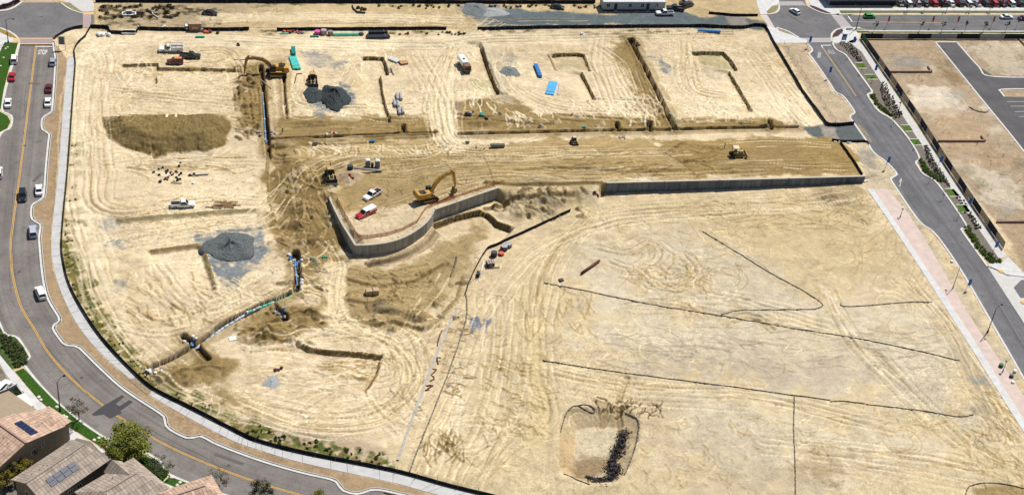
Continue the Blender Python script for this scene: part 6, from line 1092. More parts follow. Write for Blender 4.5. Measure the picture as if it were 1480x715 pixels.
heapbits('plant_compactor', 'red and white compactor standing over the west end of the trench', 'compactor', 478, 197, 6, .7, (.35, .6), [mm('kred2', (.6, .06, .04), .5), WPIP], 20, .5); crate('blue_box', 'small blue box below the west end of the trench', 'box', 538, 203.5, (1.5, .5, .3), BLUP); crate('grey_box', 'grey box on the ground south of the trench, left part', 'box', 456, 206, (1.3, .8, .5), mm('bg3', (.16, .18, .2), .7))
heapbits('red_kit', 'red and black kit lying beside the haul road above the dusty excavator', 'equipment pile', 342.5, 65, 5, .6, (.3, .5), [mm('kred2', (.6, .06, .04), .5), MBLK], 21); heapbits('red_machine', 'red cart at the west end of the straight wall', 'cart', 862, 279, 5, .5, (.35, .6), [mm('kred2', (.6, .06, .04), .5), MBLK], 22); heapbits('plastic_sheet', 'crumpled white plastic at the corner of the fence', 'plastic sheet', 147.5, 49.5, 9, .9, (.5, .9), [WPIP], 23, .5); heapbits('plastic_sheet', 'torn white sheet on the dirt under the fence of the grey lane', 'plastic sheet', 842, 49, 5, .9, (.3, .5), [WPIP], 24, .4)
def frame_boat(label, u, v):
    t = thing('open_tray', label, 'frame', at(u, v, .3)); f_ = MB(); L, Wd = 3.9, 1.9
    for a_, b_, c, d in ((0, -Wd / 2, L, .35), (0, Wd / 2, L, .35), (-L / 2, 0, .35, Wd), (L / 2, 0, .35, Wd)): f_.box((a_, b_, .3), (c, d, .35))
    f_.build('rim', WPIP, t); MB().box((0, 0, .12), (L - .3, Wd - .3, .1)).build('floor', mm('ftan', (.3, .25, .2), .9), t); return t
t = frame_boat('white open frame with a raised end on the scrubby strip', 186.5, 20); MB().box((0, 1.1, .6), (1.9, .5, .5)).build('raised_end', WPIP, t); MB().box((0, 0, .5), (1.8, .4, .35)).build('beam', MBLK, t); frame_boat('white open frame lying against the stepped black fence', 186, 46)
heapbits('rubble', 'two brown stumps below the top fence', 'stump', 523, 13, 4, .7, (.5, .9), [mm('stump', (.07, .035, .02), .9)], 25); heapbits('rubble', 'white bits at the end of the grey apron fence', 'rubble', 1208, 204.5, 4, .4, (.3, .5), [WPIP], 26); heapbits('rubble', 'white bags by the grey apron fence near the kerb', 'bag', 1227, 205.5, 5, .4, (.3, .55), [WPIP, CPIP], 27); heapbits('rubble', 'white pipes stacked at the east end of the straight wall', 'rubble', 1251, 258, 6, .7, (.3, .5), [WPIP, CPIP], 28, .6)
drum('utility_bin', 'green lidded drum beside the pink path', 'drum', 1447, 528, .55, .8, mm('gdrum', (.01, .10, .06), .6)); drum('white_bucket', 'white bucket by the lower east kerb, upper one', 'bucket', 1467, 536, .42, .6, WPIP); drum('white_bucket', 'white bucket by the lower east kerb, lowest one', 'bucket', 1464, 552, .4, .5, WPIP); drum('dark_bucket', 'dark bucket between the two white ones', 'bucket', 1462, 543, .48, .7, mm('bluek', (.03, .04, .06), .5)); drum('white_bucket', 'white bucket at the kerb below the brown patch', 'bucket', 1376, 377.5, .4, .4, WPIP)
x, y = G(914, 16); t = thing('stop_sign', 'red octagonal STOP sign on a post in front of the office cabin', 'sign', (x, y, gz(x, y))); MB().cyl((0, 0, 0), (0, 0, 2.6), .05, n=6).build('post', STEEL, t); s_ = MB().cyl((0, -.06, 2.3), (0, -.03, 2.3), .62, n=8).build('sign_face', mm('sign_red', (.6, .02, .02), .5), t)
cu = bpy.data.curves.new('letters', 'FONT'); cu.body = 'STOP'; cu.size = .42; cu.align_x = 'CENTER'; cu.align_y = 'CENTER'; lo_ = text_mesh('letters', cu); lo_.parent = s_; lo_.location = (0, -.065, 2.3); lo_.rotation_euler = (PI / 2, 0, 0); lo_.data.materials.append(WPIP)
# portable toilets
for k, (u, v) in enumerate(((531.3, 241), (545.3, 242))):
    x, y = G(u, v); t = thing('portable_toilet', 'portable toilet with white domed roof, %s of the two' % ('left', 'right')[k], 'portable toilet', (x, y, gz(x, y)), .05, 'portable toilets by the dirt ramp'); bdm = mm('toilet_blue', (.09, .11, .14), .6, .1, 2)
    MB().box((0, 0, 1.05), (1.15, 1.15, 2.1), taper=.96).build('cabin', bdm, t, bevel=.03); MB().loft([[(-.62, -.62, 2.1), (.62, -.62, 2.1), (.62, .62, 2.1), (-.62, .62, 2.1)], [(-.6, -.6, 2.2), (.6, -.6, 2.2), (.6, .6, 2.2), (-.6, .6, 2.2)], [(-.3, -.45, 2.42), (.3, -.45, 2.42), (.3, .45, 2.42), (-.3, .45, 2.42)]]).build('roof', WPIP, t); d_ = MB().box((0, -.59, 1.0), (.75, .04, 1.8)).build('door', mm('toilet_door', (.20, .22, .25), .6), t); MB().box((.25, -.63, 1.0), (.08, .05, .12)).build('handle', MBLK, d_)
crate('wash_station', 'dark hand wash station between the two portable toilets', 'wash station', 538, 239, (.7, .7, 1.3), mm('bluek', (.03, .04, .06), .5), 0, None, 1); drum('water_tank', 'dark barrel left of the portable toilets on the pale dust', 'barrel', 506, 243, .8, 1.4, mm('bluek', (.03, .04, .06), .5)); rod('long_pipe', 'long grey pipe lying below the dark barrel and toilets', 'pipe', [(511, 250), (552, 248)], .28, mm('lgrey', (.30, .30, .31), .7)); heapbits('red_tool', 'red tool chest on the dirt ramp', 'tool chest', 509, 255, 3, .4, (.35, .55), [mm('kred3', (.3, .03, .03), .6)], 30)
# worker in a lime vest
def person(label, u, v, pose=0, vest=(.45, .65, .04)):
    x, y = G(u, v); z = gz(x, y); me = bpy.data.meshes.new('person'); V = [(0, 0, .95), (0, 0, 1.2), (0, .0, 1.45), (0, 0, 1.56), (0, .02, 1.7), (.10, 0, .88), (.12, .06, .48), (.12, 0, .06), (.12, .16, .04), (-.10, 0, .88), (-.13, -.04, .48), (-.14, -.1, .06), (-.14, .04, .04), (.2, 0, 1.42), (.28, .05, 1.15), (.26, .22, .98), (.25, .3, .92), (-.2, 0, 1.42), (-.27, -.02, 1.15), (-.28, .1, .92), (-.28, .14, .84)]
    E_ = [(0, 1), (1, 2), (2, 3), (3, 4), (0, 5), (5, 6), (6, 7), (7, 8), (0, 9), (9, 10), (10, 11), (11, 12), (2, 13), (13, 14), (14, 15), (15, 16), (2, 17), (17, 18), (18, 19), (19, 20)]
    me.from_pydata(V, E_, []); o = bpy.data.objects.new('person', me); COL.objects.link(o); o.location = (x, y, z); o.rotation_euler = (0, 0, pose); sk = o.modifiers.new('skin', 'SKIN'); R_ = [.15, .15, .16, .06, .11, .09, .065, .05, .045, .09, .065, .05, .045, .07, .05, .04, .045, .07, .05, .04, .045]
    for i, r in enumerate(R_): me.skin_vertices[0].data[i].radius = (r, r)
    me.skin_vertices[0].data[0].use_root = True; ss = o.modifiers.new('sub', 'SUBSURF'); ss.levels = 1; ss.render_levels = 1; me.materials.append(mm('worker_clothes', (.05, .06, .10), .9, .2, 4))
    MB().loft([[(.19 * k * math.cos(a), .14 * k * math.sin(a), zz) for a in [2 * PI * j / 12 for j in range(12)]] for zz, k in ((.95, 1.08), (1.2, 1.12), (1.47, 1.05))], cap=False).build('vest', mm('vest', vest, .8), o)
    MB().loft([[(.14 * k * math.cos(a), .02 + .16 * k * math.sin(a), zz) for a in [2 * PI * j / 12 for j in range(12)]] for zz, k in ((1.71, 1.15), (1.73, 1.0), (1.8, .8), (1.85, .3))]).build('hard_hat', WPIP, o); return tag(o, label, 'person')
person('person in a lime vest and white hard hat standing north of the trench west end', 408.5, 192, .5); person('person in dark clothes standing on the brown slope left of the bulldozer', 1047, 214, 1.2, (.1, .09, .06)); person('person in an orange vest standing in the trench beside the red compactor', 471.5, 199.5, 2.0, (.6, .2, .04))

# ------------------------------------------------------------------ lamps and banners
LP = mm('lamp_pole_black', (.02, .022, .028), .5, .1, 2, metal=.3); LG = mm('lamp_pole_grey', (.20, .21, .22), .5, .1, 2)
def lamp(label, u, v, h, m, ang, double=False, arm_=2.2, r=.13):
    x, y = G0(u, v, 0); z = gz(x, y); t = thing('street_lamp', label, 'street lamp', (x, y, max(z, -.05)), ang); MB().cyl((0, 0, 0), (0, 0, .9), r * 1.9, r * 1.3, 10).build('base', m, t); MB().cyl((0, 0, .9), (0, 0, h), r, r * .65, 8).build('pole', m, t)
    MB().tube([(0, 0, h - .1), (arm_ * .5, 0, h + .35), (arm_, 0, h + .3)], .06, 6).build('arm', m, t); hd = MB().cyl((arm_, 0, h + .35), (arm_, 0, h + .1), .12, .34, 12).build('lamp_head', m, t); MB().cyl((arm_, 0, h + .09), (arm_, 0, h + .04), .28, n=12).build('lens', LAMP, hd); return t
lamp('black street lamp on the lawn in front of the houses', 87, 594, 8.3, LP, .9); lamp('black street lamp at the west junction corner', 12, 62, 7.5, LP, .05); lamp('black street lamp on the bare strip near the pink path', 1427, 480.5, 7.7, LP, .5); lamp('grey street lamp standing on the pink path, mid way', 1377, 416.5, 6.4, LG, 1.2, r=.1)
lamp('black street lamp at the north-east corner crossing', 1237, 43, 8.5, LP, 2.6); lamp('black street lamp in the planting strip by the east road', 1298, 163, 4.5, LP, -2.2, r=.09); lamp('short grey post lamp at the top of the pink path', 1301, 314, 2.4, LG, 1, arm_=.5, r=.09); lamp('short grey post lamp at the lower end of the pink path', 1449, 537, 2.9, LG, 1, arm_=.5, r=.09)
for k, (u, v) in enumerate(((1384, 441), (1389, 441.5), (1428, 518), (1287, 291))): pass
BLU = mm('banner_blue', (.012, .14, .55), .6, .1, 2); REDB = mm('banner_red', (.42, .012, .04), .6, .1, 2)
def banner(label, u, v, m, grp, h=4.6, bh_=2.6, bw=.75):
    x, y = G0(u, v, h - bh_ / 2 + .3); z = 0; t = thing('banner_pole', label, 'banner', (x, y, z), 0, grp); MB().cyl((0, 0, 0), (0, 0, h + .5), .045, n=6).build('pole', LG, t); MB().box((bw / 2 + .06, 0, h - bh_ / 2 + .3), (bw, .04, bh_)).build('banner', m, t); MB().cyl((0, 0, h + .35), (bw + .1, 0, h + .35), .03, n=6).build('bracket', LG, t); return t
for u, v, lb in ((1170, 57, 'on the crossing at the top of the east road'), (1233.5, 57.5, 'on the corner plaza right of the sign panel'), (1199, 101, 'in the east road below the top crossing'), (1265, 98, 'on the path beside the second lawn square'), (1283, 231, 'at the kerb bulge east of the straight wall'), (1359, 230, 'on the path right of the wide planting beds'), (1401, 290, 'on the path beside the lower lawn squares'), (1400, 408, 'on the bare strip near the grey lamp'), (1439, 353, 'at the lower end of the east path')):
    banner('blue banner on a slim pole %s' % lb, u, v, BLU, 'blue banners along the east road', 3.8 if v < 300 else 3.2, 2.0)
for i, u in enumerate((1284, 1348, 1384.6, 1436, 1472.5)): banner('red banner over the north-east road, %s from the left' % ('first', 'second', 'third', 'fourth', 'fifth')[i], u, 27.8 + (i > 3), REDB, 'red banners along the north-east road', 3.9, 2.0, .55)
x, y = G(1219, 60); t = thing('map_board', 'blue and white information board on the corner plaza', 'sign', (x, y, .05)); MB().box((0, 0, 1.5), (1.5, .08, 2.2)).build('panel', mm('board_blue', (.03, .12, .36), .5), t); MB().box((0, -.06, 1.2), (1.2, .04, 1.2)).build('chart', mm('board_pale', (.35, .45, .6), .5, .5, 6), t)
for s_ in (-.8, .8): MB().cyl((s_, 0, 0), (s_, 0, 2.7), .06, n=6).build('post', LG, t)
x, y = G(90, 72); t = thing('site_sign', 'grey site sign board on posts at the north-west corner of the verge', 'sign', (x, y, 0)); MB().box((0, 0, 3.0), (1.6, .08, 2.6)).build('panel', mm('sign_grey', (.12, .15, .19), .6, .2, 2), t)
for s_ in (-.95, .95): MB().cyl((s_, 0, 0), (s_, 0, 4.4), .06, n=6).build('post', LP, t)
x, y = G(79, 66); t = thing('stop_sign', 'small red STOP sign on a post beside the west crossing', 'sign', (x, y, 0)); MB().cyl((0, 0, 0), (0, 0, 2.7), .05, n=6).build('post', STEEL, t); MB().cyl((0, .03, 2.4), (0, .06, 2.4), .45, n=8).build('sign_face', M['sign_red'], t)
# ------------------------------------------------------------------ trees and plants
def leafmat(nm, a, b_): return mat(nm, a, .8, .3, 1.4, spec=.15, col2=b_)
LEAF1 = leafmat('leaf_olive', (.12, .135, .022), (.28, .285, .055)); LEAF2 = leafmat('leaf_grey', (.06, .065, .035), (.13, .13, .075)); LEAF3 = leafmat('leaf_green', (.012, .035, .008), (.045, .09, .018)); LEAF4 = leafmat('leaf_yellow', (.12, .10, .015), (.26, .21, .04)); BARK = mm('bark', (.09, .065, .045), .95, .3, 4); LEAFD = leafmat('leaf_dark', (.02, .028, .012), (.05, .055, .025))
def leafcloud(mb, cs, n_, leaf, r_):
    for k in range(n_):
        c = cs[r_.randrange(len(cs))]; d = Vector((r_.gauss(0, 1), r_.gauss(0, 1), r_.gauss(0, 1))).normalized() * c[3] * (r_.random() ** .45); p = Vector(c[:3]) + Vector((d.x, d.y, d.z * .75)); s_ = leaf * r_.uniform(.6, 1.4)
        a = Vector((r_.uniform(-1, 1), r_.uniform(-1, 1), r_.uniform(-.5, .5))).normalized() * s_; b_ = a.cross(Vector((r_.uniform(-1, 1), r_.uniform(-1, 1), r_.uniform(.2, 1)))).normalized() * s_ * .6
        mb.quad(tuple(p - a), tuple(p + b_), tuple(p + a), tuple(p - b_))
def tree(label, u, v, h, rad, leafm, n_, seed, leaf=.16, trunk=.16, cat='tree', name='street_tree', group=None, clumps=26, base=.35, z=None):
    r_ = random.Random(seed); x, y = G(u, v); z = max(gz(x, y), 0) if z is None else z; t = thing(name, label, cat, (x, y, z), 0, group); tb = MB(); fork = Vector((r_.uniform(-.15, .15), r_.uniform(-.15, .15), h * base)); tb.cyl((0, 0, -.1), tuple(fork), trunk, trunk * .7, 8); cs = []
    for k in range(clumps):
        a = r_.uniform(0, 6.28); q = rad * math.sqrt(r_.random()) * .85; zz = h * (base + .12) + (h * (.9 - base)) * r_.random() * (1 - .5 * (q / rad) ** 2); c = Vector((q * math.cos(a), q * math.sin(a), zz)); cs.append((*c, rad * r_.uniform(.16, .34)))
        if k < 14: mid_ = fork.lerp(c, .5) + Vector((0, 0, -.15)); tb.cyl(tuple(fork), tuple(mid_), trunk * .42, trunk * .26, 5, False); tb.cyl(tuple(mid_), tuple(c), trunk * .26, trunk * .08, 5, False)
    tb.build('trunk', BARK, t); lb = MB(); leafcloud(lb, cs, n_, leaf, r_); lb.build('crown', leafm, t); return t
tree('large leafy olive green tree overhanging the curved road by the houses', 184, 665, 8.0, 5.3, LEAF1, 11000, 1, .18, .22, clumps=70, base=.25)
tree('sparse grey tree on the lawn above the dark asphalt patch', 114, 607, 5.6, 2.6, LEAF2, 1100, 2, .12, .12, clumps=34); tree('sparse grey green tree at the lower end of the shrub bed', 234, 690, 5.2, 2.8, LEAF2, 1500, 3, .12, .12, clumps=34)
tree('sparse tree with a forked trunk on the lower lawn, second from the bottom centre', 312, 712, 5.4, 3.0, LEAF2, 1300, 4, .12, .12, clumps=34); tree('leafier grey green tree at the bottom edge by the road', 376, 726, 5.0, 2.7, LEAFD, 2400, 5, .13, .12, clumps=34); tree('tree whose crown only just enters the bottom edge', 462, 738, 5.0, 2.5, LEAF1, 2200, 6, .13, .12, clumps=30)
tree('yellow green shrub tree beside the long pink roofed house wall', 33, 690, 5.0, 2.3, LEAF4, 2600, 7, .15, .12, name='garden_tree'); tree('second yellow green garden tree lower down by the wall', 12, 706, 4.6, 2.2, LEAF4, 2200, 8, .15, .12, name='garden_tree'); tree('small yellow green tree against the corner of the pink roofed house', 52, 664, 4.0, 1.7, LEAF4, 1500, 9, .14, .1, name='garden_tree'); tree('small yellow green tree in front of the tiled roof at the bottom', 205, 727, 4.6, 1.8, LEAF4, 1600, 10, .14, .1, name='garden_tree')
for i, u in enumerate((1263, 1329, 1360, 1394, 1421, 1453)): tree('young dark street tree on the near kerb of the north-east road, %s from the left' % ('first', 'second', 'third', 'fourth', 'fifth', 'sixth')[i], u, 46, 4.2, 1.0, LEAFD, 420, 20 + i, .13, .06, group='young trees on the near kerb', clumps=10, base=.45)
for i, (u, v) in enumerate(((1225, 84), (1243, 107), (1257, 128), (1291, 180), (1322, 214), (1343, 263), (1362, 288), (1384, 316))): tree('leafless sapling in the east planting strip, %s counted from the top' % ('first', 'second', 'third', 'fourth', 'fifth', 'sixth', 'seventh', 'eighth')[i], u, v, 3.2, .7, LEAF2, 60, 40 + i, .1, .04, group='saplings in the east planting strip', clumps=8, name='sapling', base=.4)
for i, (u, v) in enumerate(((1310, 21), (1335, 20.5), (1367, 21), (1400, 20.5), (1430, 21))): tree('small dark tree on the far verge of the north-east road, %s from the left' % ('first', 'second', 'third', 'fourth', 'fifth')[i], u, v - 3, 3.4, .9, LEAFD, 300, 60 + i, .13, .06, group='small trees on the far verge', clumps=9, base=.4)
# shrubs: one source plant of each kind, then copies
def shrub_mesh(name, m, r, h, n_, seed, leaf=.11):
    r_ = random.Random(seed); mb = MB(); cs = [(r_.uniform(-r, r) * .5, r_.uniform(-r, r) * .5, h * r_.uniform(.3, .7), r * .6) for _ in range(6)]; leafcloud(mb, cs, n_, leaf, r_); return mb
def scatter(name, label, cat, group, m, spots, r, h, n_, seed, leaf=.11, z=.05):
    src = None; r_ = random.Random(seed)
    for (x, y) in spots:
        if src is None: src = shrub_mesh(name, m, r, h, n_, seed, leaf).build(name, m, None, loc=(x, y, z)); tag(src, label, cat, group)
        else: c = src.copy(); COL.objects.link(c); c.location = (x, y, z); c.rotation_euler = (0, 0, r_.uniform(0, 6)); k = r_.uniform(.7, 1.25); c.scale = (k, k, k)
def rowspots(PL, PR, nr, step, j=.15, skip=None):
    A = resample(W(PL), step); B = resample(W(PR), step); n_ = max(len(A), len(B)); A = np.stack([np.interp(np.linspace(0, 1, n_), np.linspace(0, 1, len(A)), A[:, i]) for i in (0, 1)], 1); B = np.stack([np.interp(np.linspace(0, 1, n_), np.linspace(0, 1, len(B)), B[:, i]) for i in (0, 1)], 1); out = []
    for i in range(n_):
        for k in range(nr):
            p = A[i] + (B[i] - A[i]) * ((k + .5) / nr); p = p + np.array([random.gauss(0, j), random.gauss(0, j)]); out.append(tuple(p))
    return out
SHR = leafmat('shrub_grey', (.05, .055, .03), (.12, .11, .075)); SHG = leafmat('shrub_green', (.05, .10, .012), (.13, .21, .03))
sp1 = rowspots([(1215, 65), (1226, 76), (1238, 89)], [(1226, 63), (1238, 72), (1246, 88)], 5, 1.3) + rowspots([(1271, 130), (1277, 150), (1292, 168), (1300, 179)], [(1279, 118), (1290, 140), (1304, 165), (1311, 178)], 6, 1.3) + rowspots([(1322, 191), (1330, 199)], [(1328, 191), (1336, 200)], 3, 1.3)
sp2 = rowspots([(1336, 212), (1340, 235), (1352, 252), (1363, 262)], [(1340, 212), (1352, 235), (1366, 255), (1373, 270)], 6, 1.3) + rowspots([(1381, 286), (1388, 294)], [(1390, 286), (1397, 295)], 4, 1.3) + rowspots([(1400, 312), (1409, 330), (1425, 352), (1440, 374)], [(1404, 309), (1420, 332), (1436, 354), (1448, 374)], 6, 1.3)
scatter('ground_shrub', 'small grey brown shrub in rows in the upper planting strip by the east road', 'shrub', 'shrubs in the upper east planting strip', SHR, sp1[:150], .34, .4, 50, 3, .13); scatter('ground_shrub', 'small grey brown shrub in rows in the lower planting strip by the east road', 'shrub', 'shrubs in the lower east planting strip', SHR, sp2[:150], .34, .4, 50, 4, .13)
gs = rowspots([(1258, 139), (1270, 156), (1286, 168)], [(1262, 139), (1274, 155), (1290, 167)], 2, 1.0) + rowspots([(1328, 233), (1335, 249), (1356, 263)], [(1333, 232), (1341, 247), (1362, 261)], 2, 1.0) + rowspots([(1393, 330), (1410, 358), (1428, 380)], [(1400, 328), (1417, 356), (1444, 377)], 2, 1.0) + rowspots([(1428, 377), (1432, 379)], [(1448, 377), (1448, 379)], 2, 1)
scatter('hedge_shrub', 'bright green low shrub at the kerb side of the east planting strip', 'shrub', 'bright green shrubs on the east kerb', SHG, gs, .6, .6, 130, 5, .14)
hs = rowspots([(160, 656), (180, 666), (205, 678), (232, 693)], [(162, 648), (190, 655), (212, 664), (240, 684)], 3, .95)
scatter('hedge_shrub', 'dense green shrub in the bed under the large tree', 'shrub', 'green shrubs under the large tree', leafmat('hedge_leaf', (.025, .075, .008), (.08, .17, .018)), hs, .8, .9, 240, 6, .15, .1)
ds = rowspots([(188, 660), (205, 672), (228, 686)], [(196, 652), (214, 662), (232, 676)], 2, 1.5); scatter('bed_shrub', 'dark rounded shrub at the kerb side of the bed under the large tree', 'shrub', 'dark shrubs at the kerb below the houses', LEAF3, ds, .8, 1.1, 240, 7, .15, .1)
bs = rowspots([(-5, 488), (5, 500), (18, 520), (24, 530)], [(10, 486), (28, 500), (38, 512), (36, 524)], 4, 1.2); scatter('bed_shrub', 'mixed green shrub in the pointed bed at the left edge', 'shrub', 'shrubs in the pointed bed', leafmat('mix_leaf', (.03, .05, .012), (.12, .14, .05)), bs, .6, .6, 150, 8, .14, .1)
ps = rowspots([(0, 10), (12, 6), (26, 1)], [(0, 14), (12, 11), (26, 4)], 2, 1.3); scatter('bed_shrub', 'dark purple shrub in the corner bed of the west junction', 'shrub', 'purple shrubs at the west junction', leafmat('purple_leaf', (.03, .015, .028), (.07, .04, .06)), ps, .7, .7, 150, 9, .15, .08)
ws = [tuple(G(rs.uniform(370, 560), 0)) for _ in range(0)]
for k in range(46): t_ = rs.rand(); ws.append(G(360 + 200 * t_ + rs.uniform(-10, 10), 626 + 42 * t_ + rs.uniform(-12, 10)))
scatter('weed_tuft', 'small green weed tuft on the slope inside the south fence', 'weed', 'weed tufts inside the south fence', leafmat('weed', (.03, .06, .01), (.10, .13, .03)), ws, .45, .5, 80, 10, .13, .0)
w2 = []
for k in range(90): p = SWRw[int(rs.uniform(10, 62))]; o_ = 1.0 + abs(rs.normal(0, 1.0)); w2.append((p[0] + o_, p[1] + o_ * .3))
scatter('weed_tuft', 'dry green weed tuft beside the west black fence', 'weed', 'weed tufts beside the west fence', leafmat('weed_dry', (.10, .10, .025), (.20, .18, .06)), w2, .35, .22, 45, 11, .11, .0)
w3 = [G(rs.uniform(145, 262), rs.uniform(8, 26)) for _ in range(60)]; scatter('brush', 'dark dry brush on the scrubby strip beyond the north-west fence', 'brush', 'dark brush on the far scrubby strip', leafmat('brush', (.04, .03, .02), (.10, .075, .045)), w3, .8, .5, 90, 12, .18, .0)
w4 = [G(rs.uniform(540, 860), rs.uniform(8, 13)) for _ in range(40)]; scatter('brush', 'low dark weeds below the topmost fence', 'brush', 'low weeds along the far fences', leafmat('brush2', (.05, .05, .02), (.12, .11, .05)), w4, .7, .4, 80, 13, .16, .0)
scatter('brush', 'dark dry weed beside the fence that ends right of the black pipe stacks', 'brush', 'dry weeds right of the black pipes', bpy.data.materials['brush2'], [G(rs.uniform(568, 690), rs.uniform(46, 52)) for _ in range(16)], .6, .35, 70, 17, .15, .0)
def rocks(label, spots, r, grp, m=None):
    for k, (u, v) in enumerate(spots):
        x, y = G(u, v); r_ = random.Random(k); rg = [[(r * kk * math.cos(2 * PI * j / 8) * r_.uniform(.8, 1.1), r * kk * math.sin(2 * PI * j / 8) * r_.uniform(.8, 1.1), r * q) for j in range(8)] for q, kk in ((0, 1), (.35, .9), (.6, .4))]; tag(MB().loft(rg).build('boulder', m or mm('rock_white', (.62, .60, .54), .9, .15, 2), None, loc=(x, y, .08)), label, 'boulder', grp)
rocks('pale flat boulder on the lawn strip in front of the houses', [(56, 574), (59, 578), (82, 588), (92, 601), (96, 603), (143, 633), (136, 636), (157, 642), (154, 647), (162, 640), (248, 690), (260, 697), (256, 701), (282, 704)], .42, 'boulders on the lawn'); rocks('pale boulder on the north-west lawn', [(8, 71), (11, 69), (5, 84), (1, 96)], .35, 'boulders on the north-west lawn')
# ------------------------------------------------------------------ houses in the lower left
TILE = {}
def tilemat(nm, a, b_):
    m = bpy.data.materials.new(nm); m.use_nodes = True; n = m.node_tree.nodes; l = m.node_tree.links; bs_ = n['Principled BSDF']; bs_.inputs['Roughness'].default_value = .85; tc = n.new('ShaderNodeTexCoord'); br = n.new('ShaderNodeTexBrick'); br.inputs['Scale'].default_value = 1.0; br.inputs['Mortar Size'].default_value = .06; br.offset = 0; br.inputs['Brick Width'].default_value = .75; br.inputs['Row Height'].default_value = 1.6; br.inputs['Color1'].default_value = (*a, 1); br.inputs['Color2'].default_value = (*b_, 1); br.inputs['Mortar'].default_value = (*[c * .5 for c in a], 1); l.new(tc.outputs['UV'], br.inputs['Vector'])
    ns = n.new('ShaderNodeTexNoise'); ns.inputs['Scale'].default_value = .9; ns.inputs['Detail'].default_value = 6; l.new(tc.outputs['Object'], ns.inputs['Vector']); mr = n.new('ShaderNodeMapRange'); mr.inputs['From Min'].default_value = .3; mr.inputs['From Max'].default_value = .7; mr.inputs['To Min'].default_value = .75; mr.inputs['To Max'].default_value = 1.2; l.new(ns.outputs[0], mr.inputs['Value']); vm = n.new('ShaderNodeVectorMath'); vm.operation = 'SCALE'; l.new(br.outputs[0], vm.inputs[0]); l.new(mr.outputs[0], vm.inputs['Scale']); l.new(vm.outputs[0], bs_.inputs['Base Color'])
    bp = n.new('ShaderNodeBump'); bp.inputs['Strength'].default_value = .7; bp.inputs['Distance'].default_value = .06; l.new(br.outputs['Fac'], bp.inputs['Height']); bp.invert = True; l.new(bp.outputs[0], bs_.inputs['Normal']); return m
PNKT = tilemat('tile_pink', (.56, .39, .29), (.43, .285, .205)); GRYT = tilemat('tile_brown_grey', (.41, .335, .275), (.30, .24, .195)); STUC = mm('stucco_tan', (.30, .235, .165), .9, .1, 1.2); STUC2 = mm('stucco_dark', (.21, .17, .12), .9, .1, 1.2); SOL = mm('solar_cell', (.012, .024, .07), .4, .3, 4, spec=.25); TRIM = mm('trim_white', (.66, .65, .62), .7, .05, 2)
def slope(name, q, m, t, th=.18):
    """a tiled roof slope from four corners (eave a-b, ridge c-d), with UV along the eave"""
    q = [Vector(p) for p in q]; u_ = (q[1] - q[0]).normalized(); nn = (q[1] - q[0]).cross(q[-1] - q[0]).normalized(); 
    if nn.z < 0: nn = -nn
    w_ = nn.cross(u_); n_ = len(q); vs = [tuple(p) for p in q] + [tuple(p - nn * th) for p in q]; fs = [tuple(range(n_)), tuple(range(2 * n_ - 1, n_ - 1, -1))] + [(k, (k + 1) % n_, n_ + (k + 1) % n_, n_ + k) for k in range(n_)]
    me = bpy.data.meshes.new(name); me.from_pydata(vs, [], fs); me.update(); ul = me.uv_layers.new(name='uv')
    for lp in me.loops: p = Vector(vs[lp.vertex_index]) - q[0]; ul.data[lp.index].uv = (p.dot(u_), p.dot(w_))
    import bmesh
    bm = bmesh.new(); bm.from_mesh(me); bmesh.ops.recalc_face_normals(bm, faces=bm.faces); bm.to_mesh(me); bm.free(); me.materials.append(m); o = bpy.data.objects.new(name, me); COL.objects.link(o); o.parent = t; return o
def window(t, wall, x, y, z, ax, wd=.9, ht=1.3):
    """ax 'x+': window on the face looking to +x and so on"""
    s_ = {'x+': (1, 0), 'x-': (-1, 0), 'y+': (0, 1), 'y-': (0, -1)}[ax]; d = (.06, wd + .25, ht + .25) if s_[0] else (wd + .25, .06, ht + .25); g = (.06, wd, ht) if s_[0] else (wd, .06, ht)
    f_ = MB().box((x + s_[0] * .03, y + s_[1] * .03, z), d).build('window', TRIM, t); MB().box((x + s_[0] * .05, y + s_[1] * .05, z), g).build('pane', GLASS, f_); b_ = (.08, .05, ht) if s_[0] else (.05, .08, ht); MB().box((x + s_[0] * .055, y + s_[1] * .055, z), b_).build('mullion', TRIM, f_)
def solar(t, name, o_, u_, v_, nu, nv, pw=1.05, ph_=1.7, lift=.14):
    u_ = Vector(u_).normalized(); v_ = Vector(v_).normalized(); n_ = u_.cross(v_); 
    if n_.z < 0: n_ = -n_
    for i in range(nu):
        for j in range(nv):
            c = Vector(o_) + u_ * (i * pw) + v_ * (j * ph_) + n_ * lift; p = [c + u_ * .07 + v_ * .07, c + u_ * (pw - .07) + v_ * .07, c + u_ * (pw - .07) + v_ * (ph_ - .07), c + u_ * .07 + v_ * (ph_ - .07)]
            MB().loft([[tuple(k - n_ * .06) for k in p], [tuple(k) for k in p]]).build(name, SOL, t); 
def vent(t, x, y, z, k=0): MB().cyl((x, y, z - .2), (x, y, z + .35), .09, n=8).add([], []).build('vent_pipe', mm('vent_grey', (.3, .28, .26), .7), t)
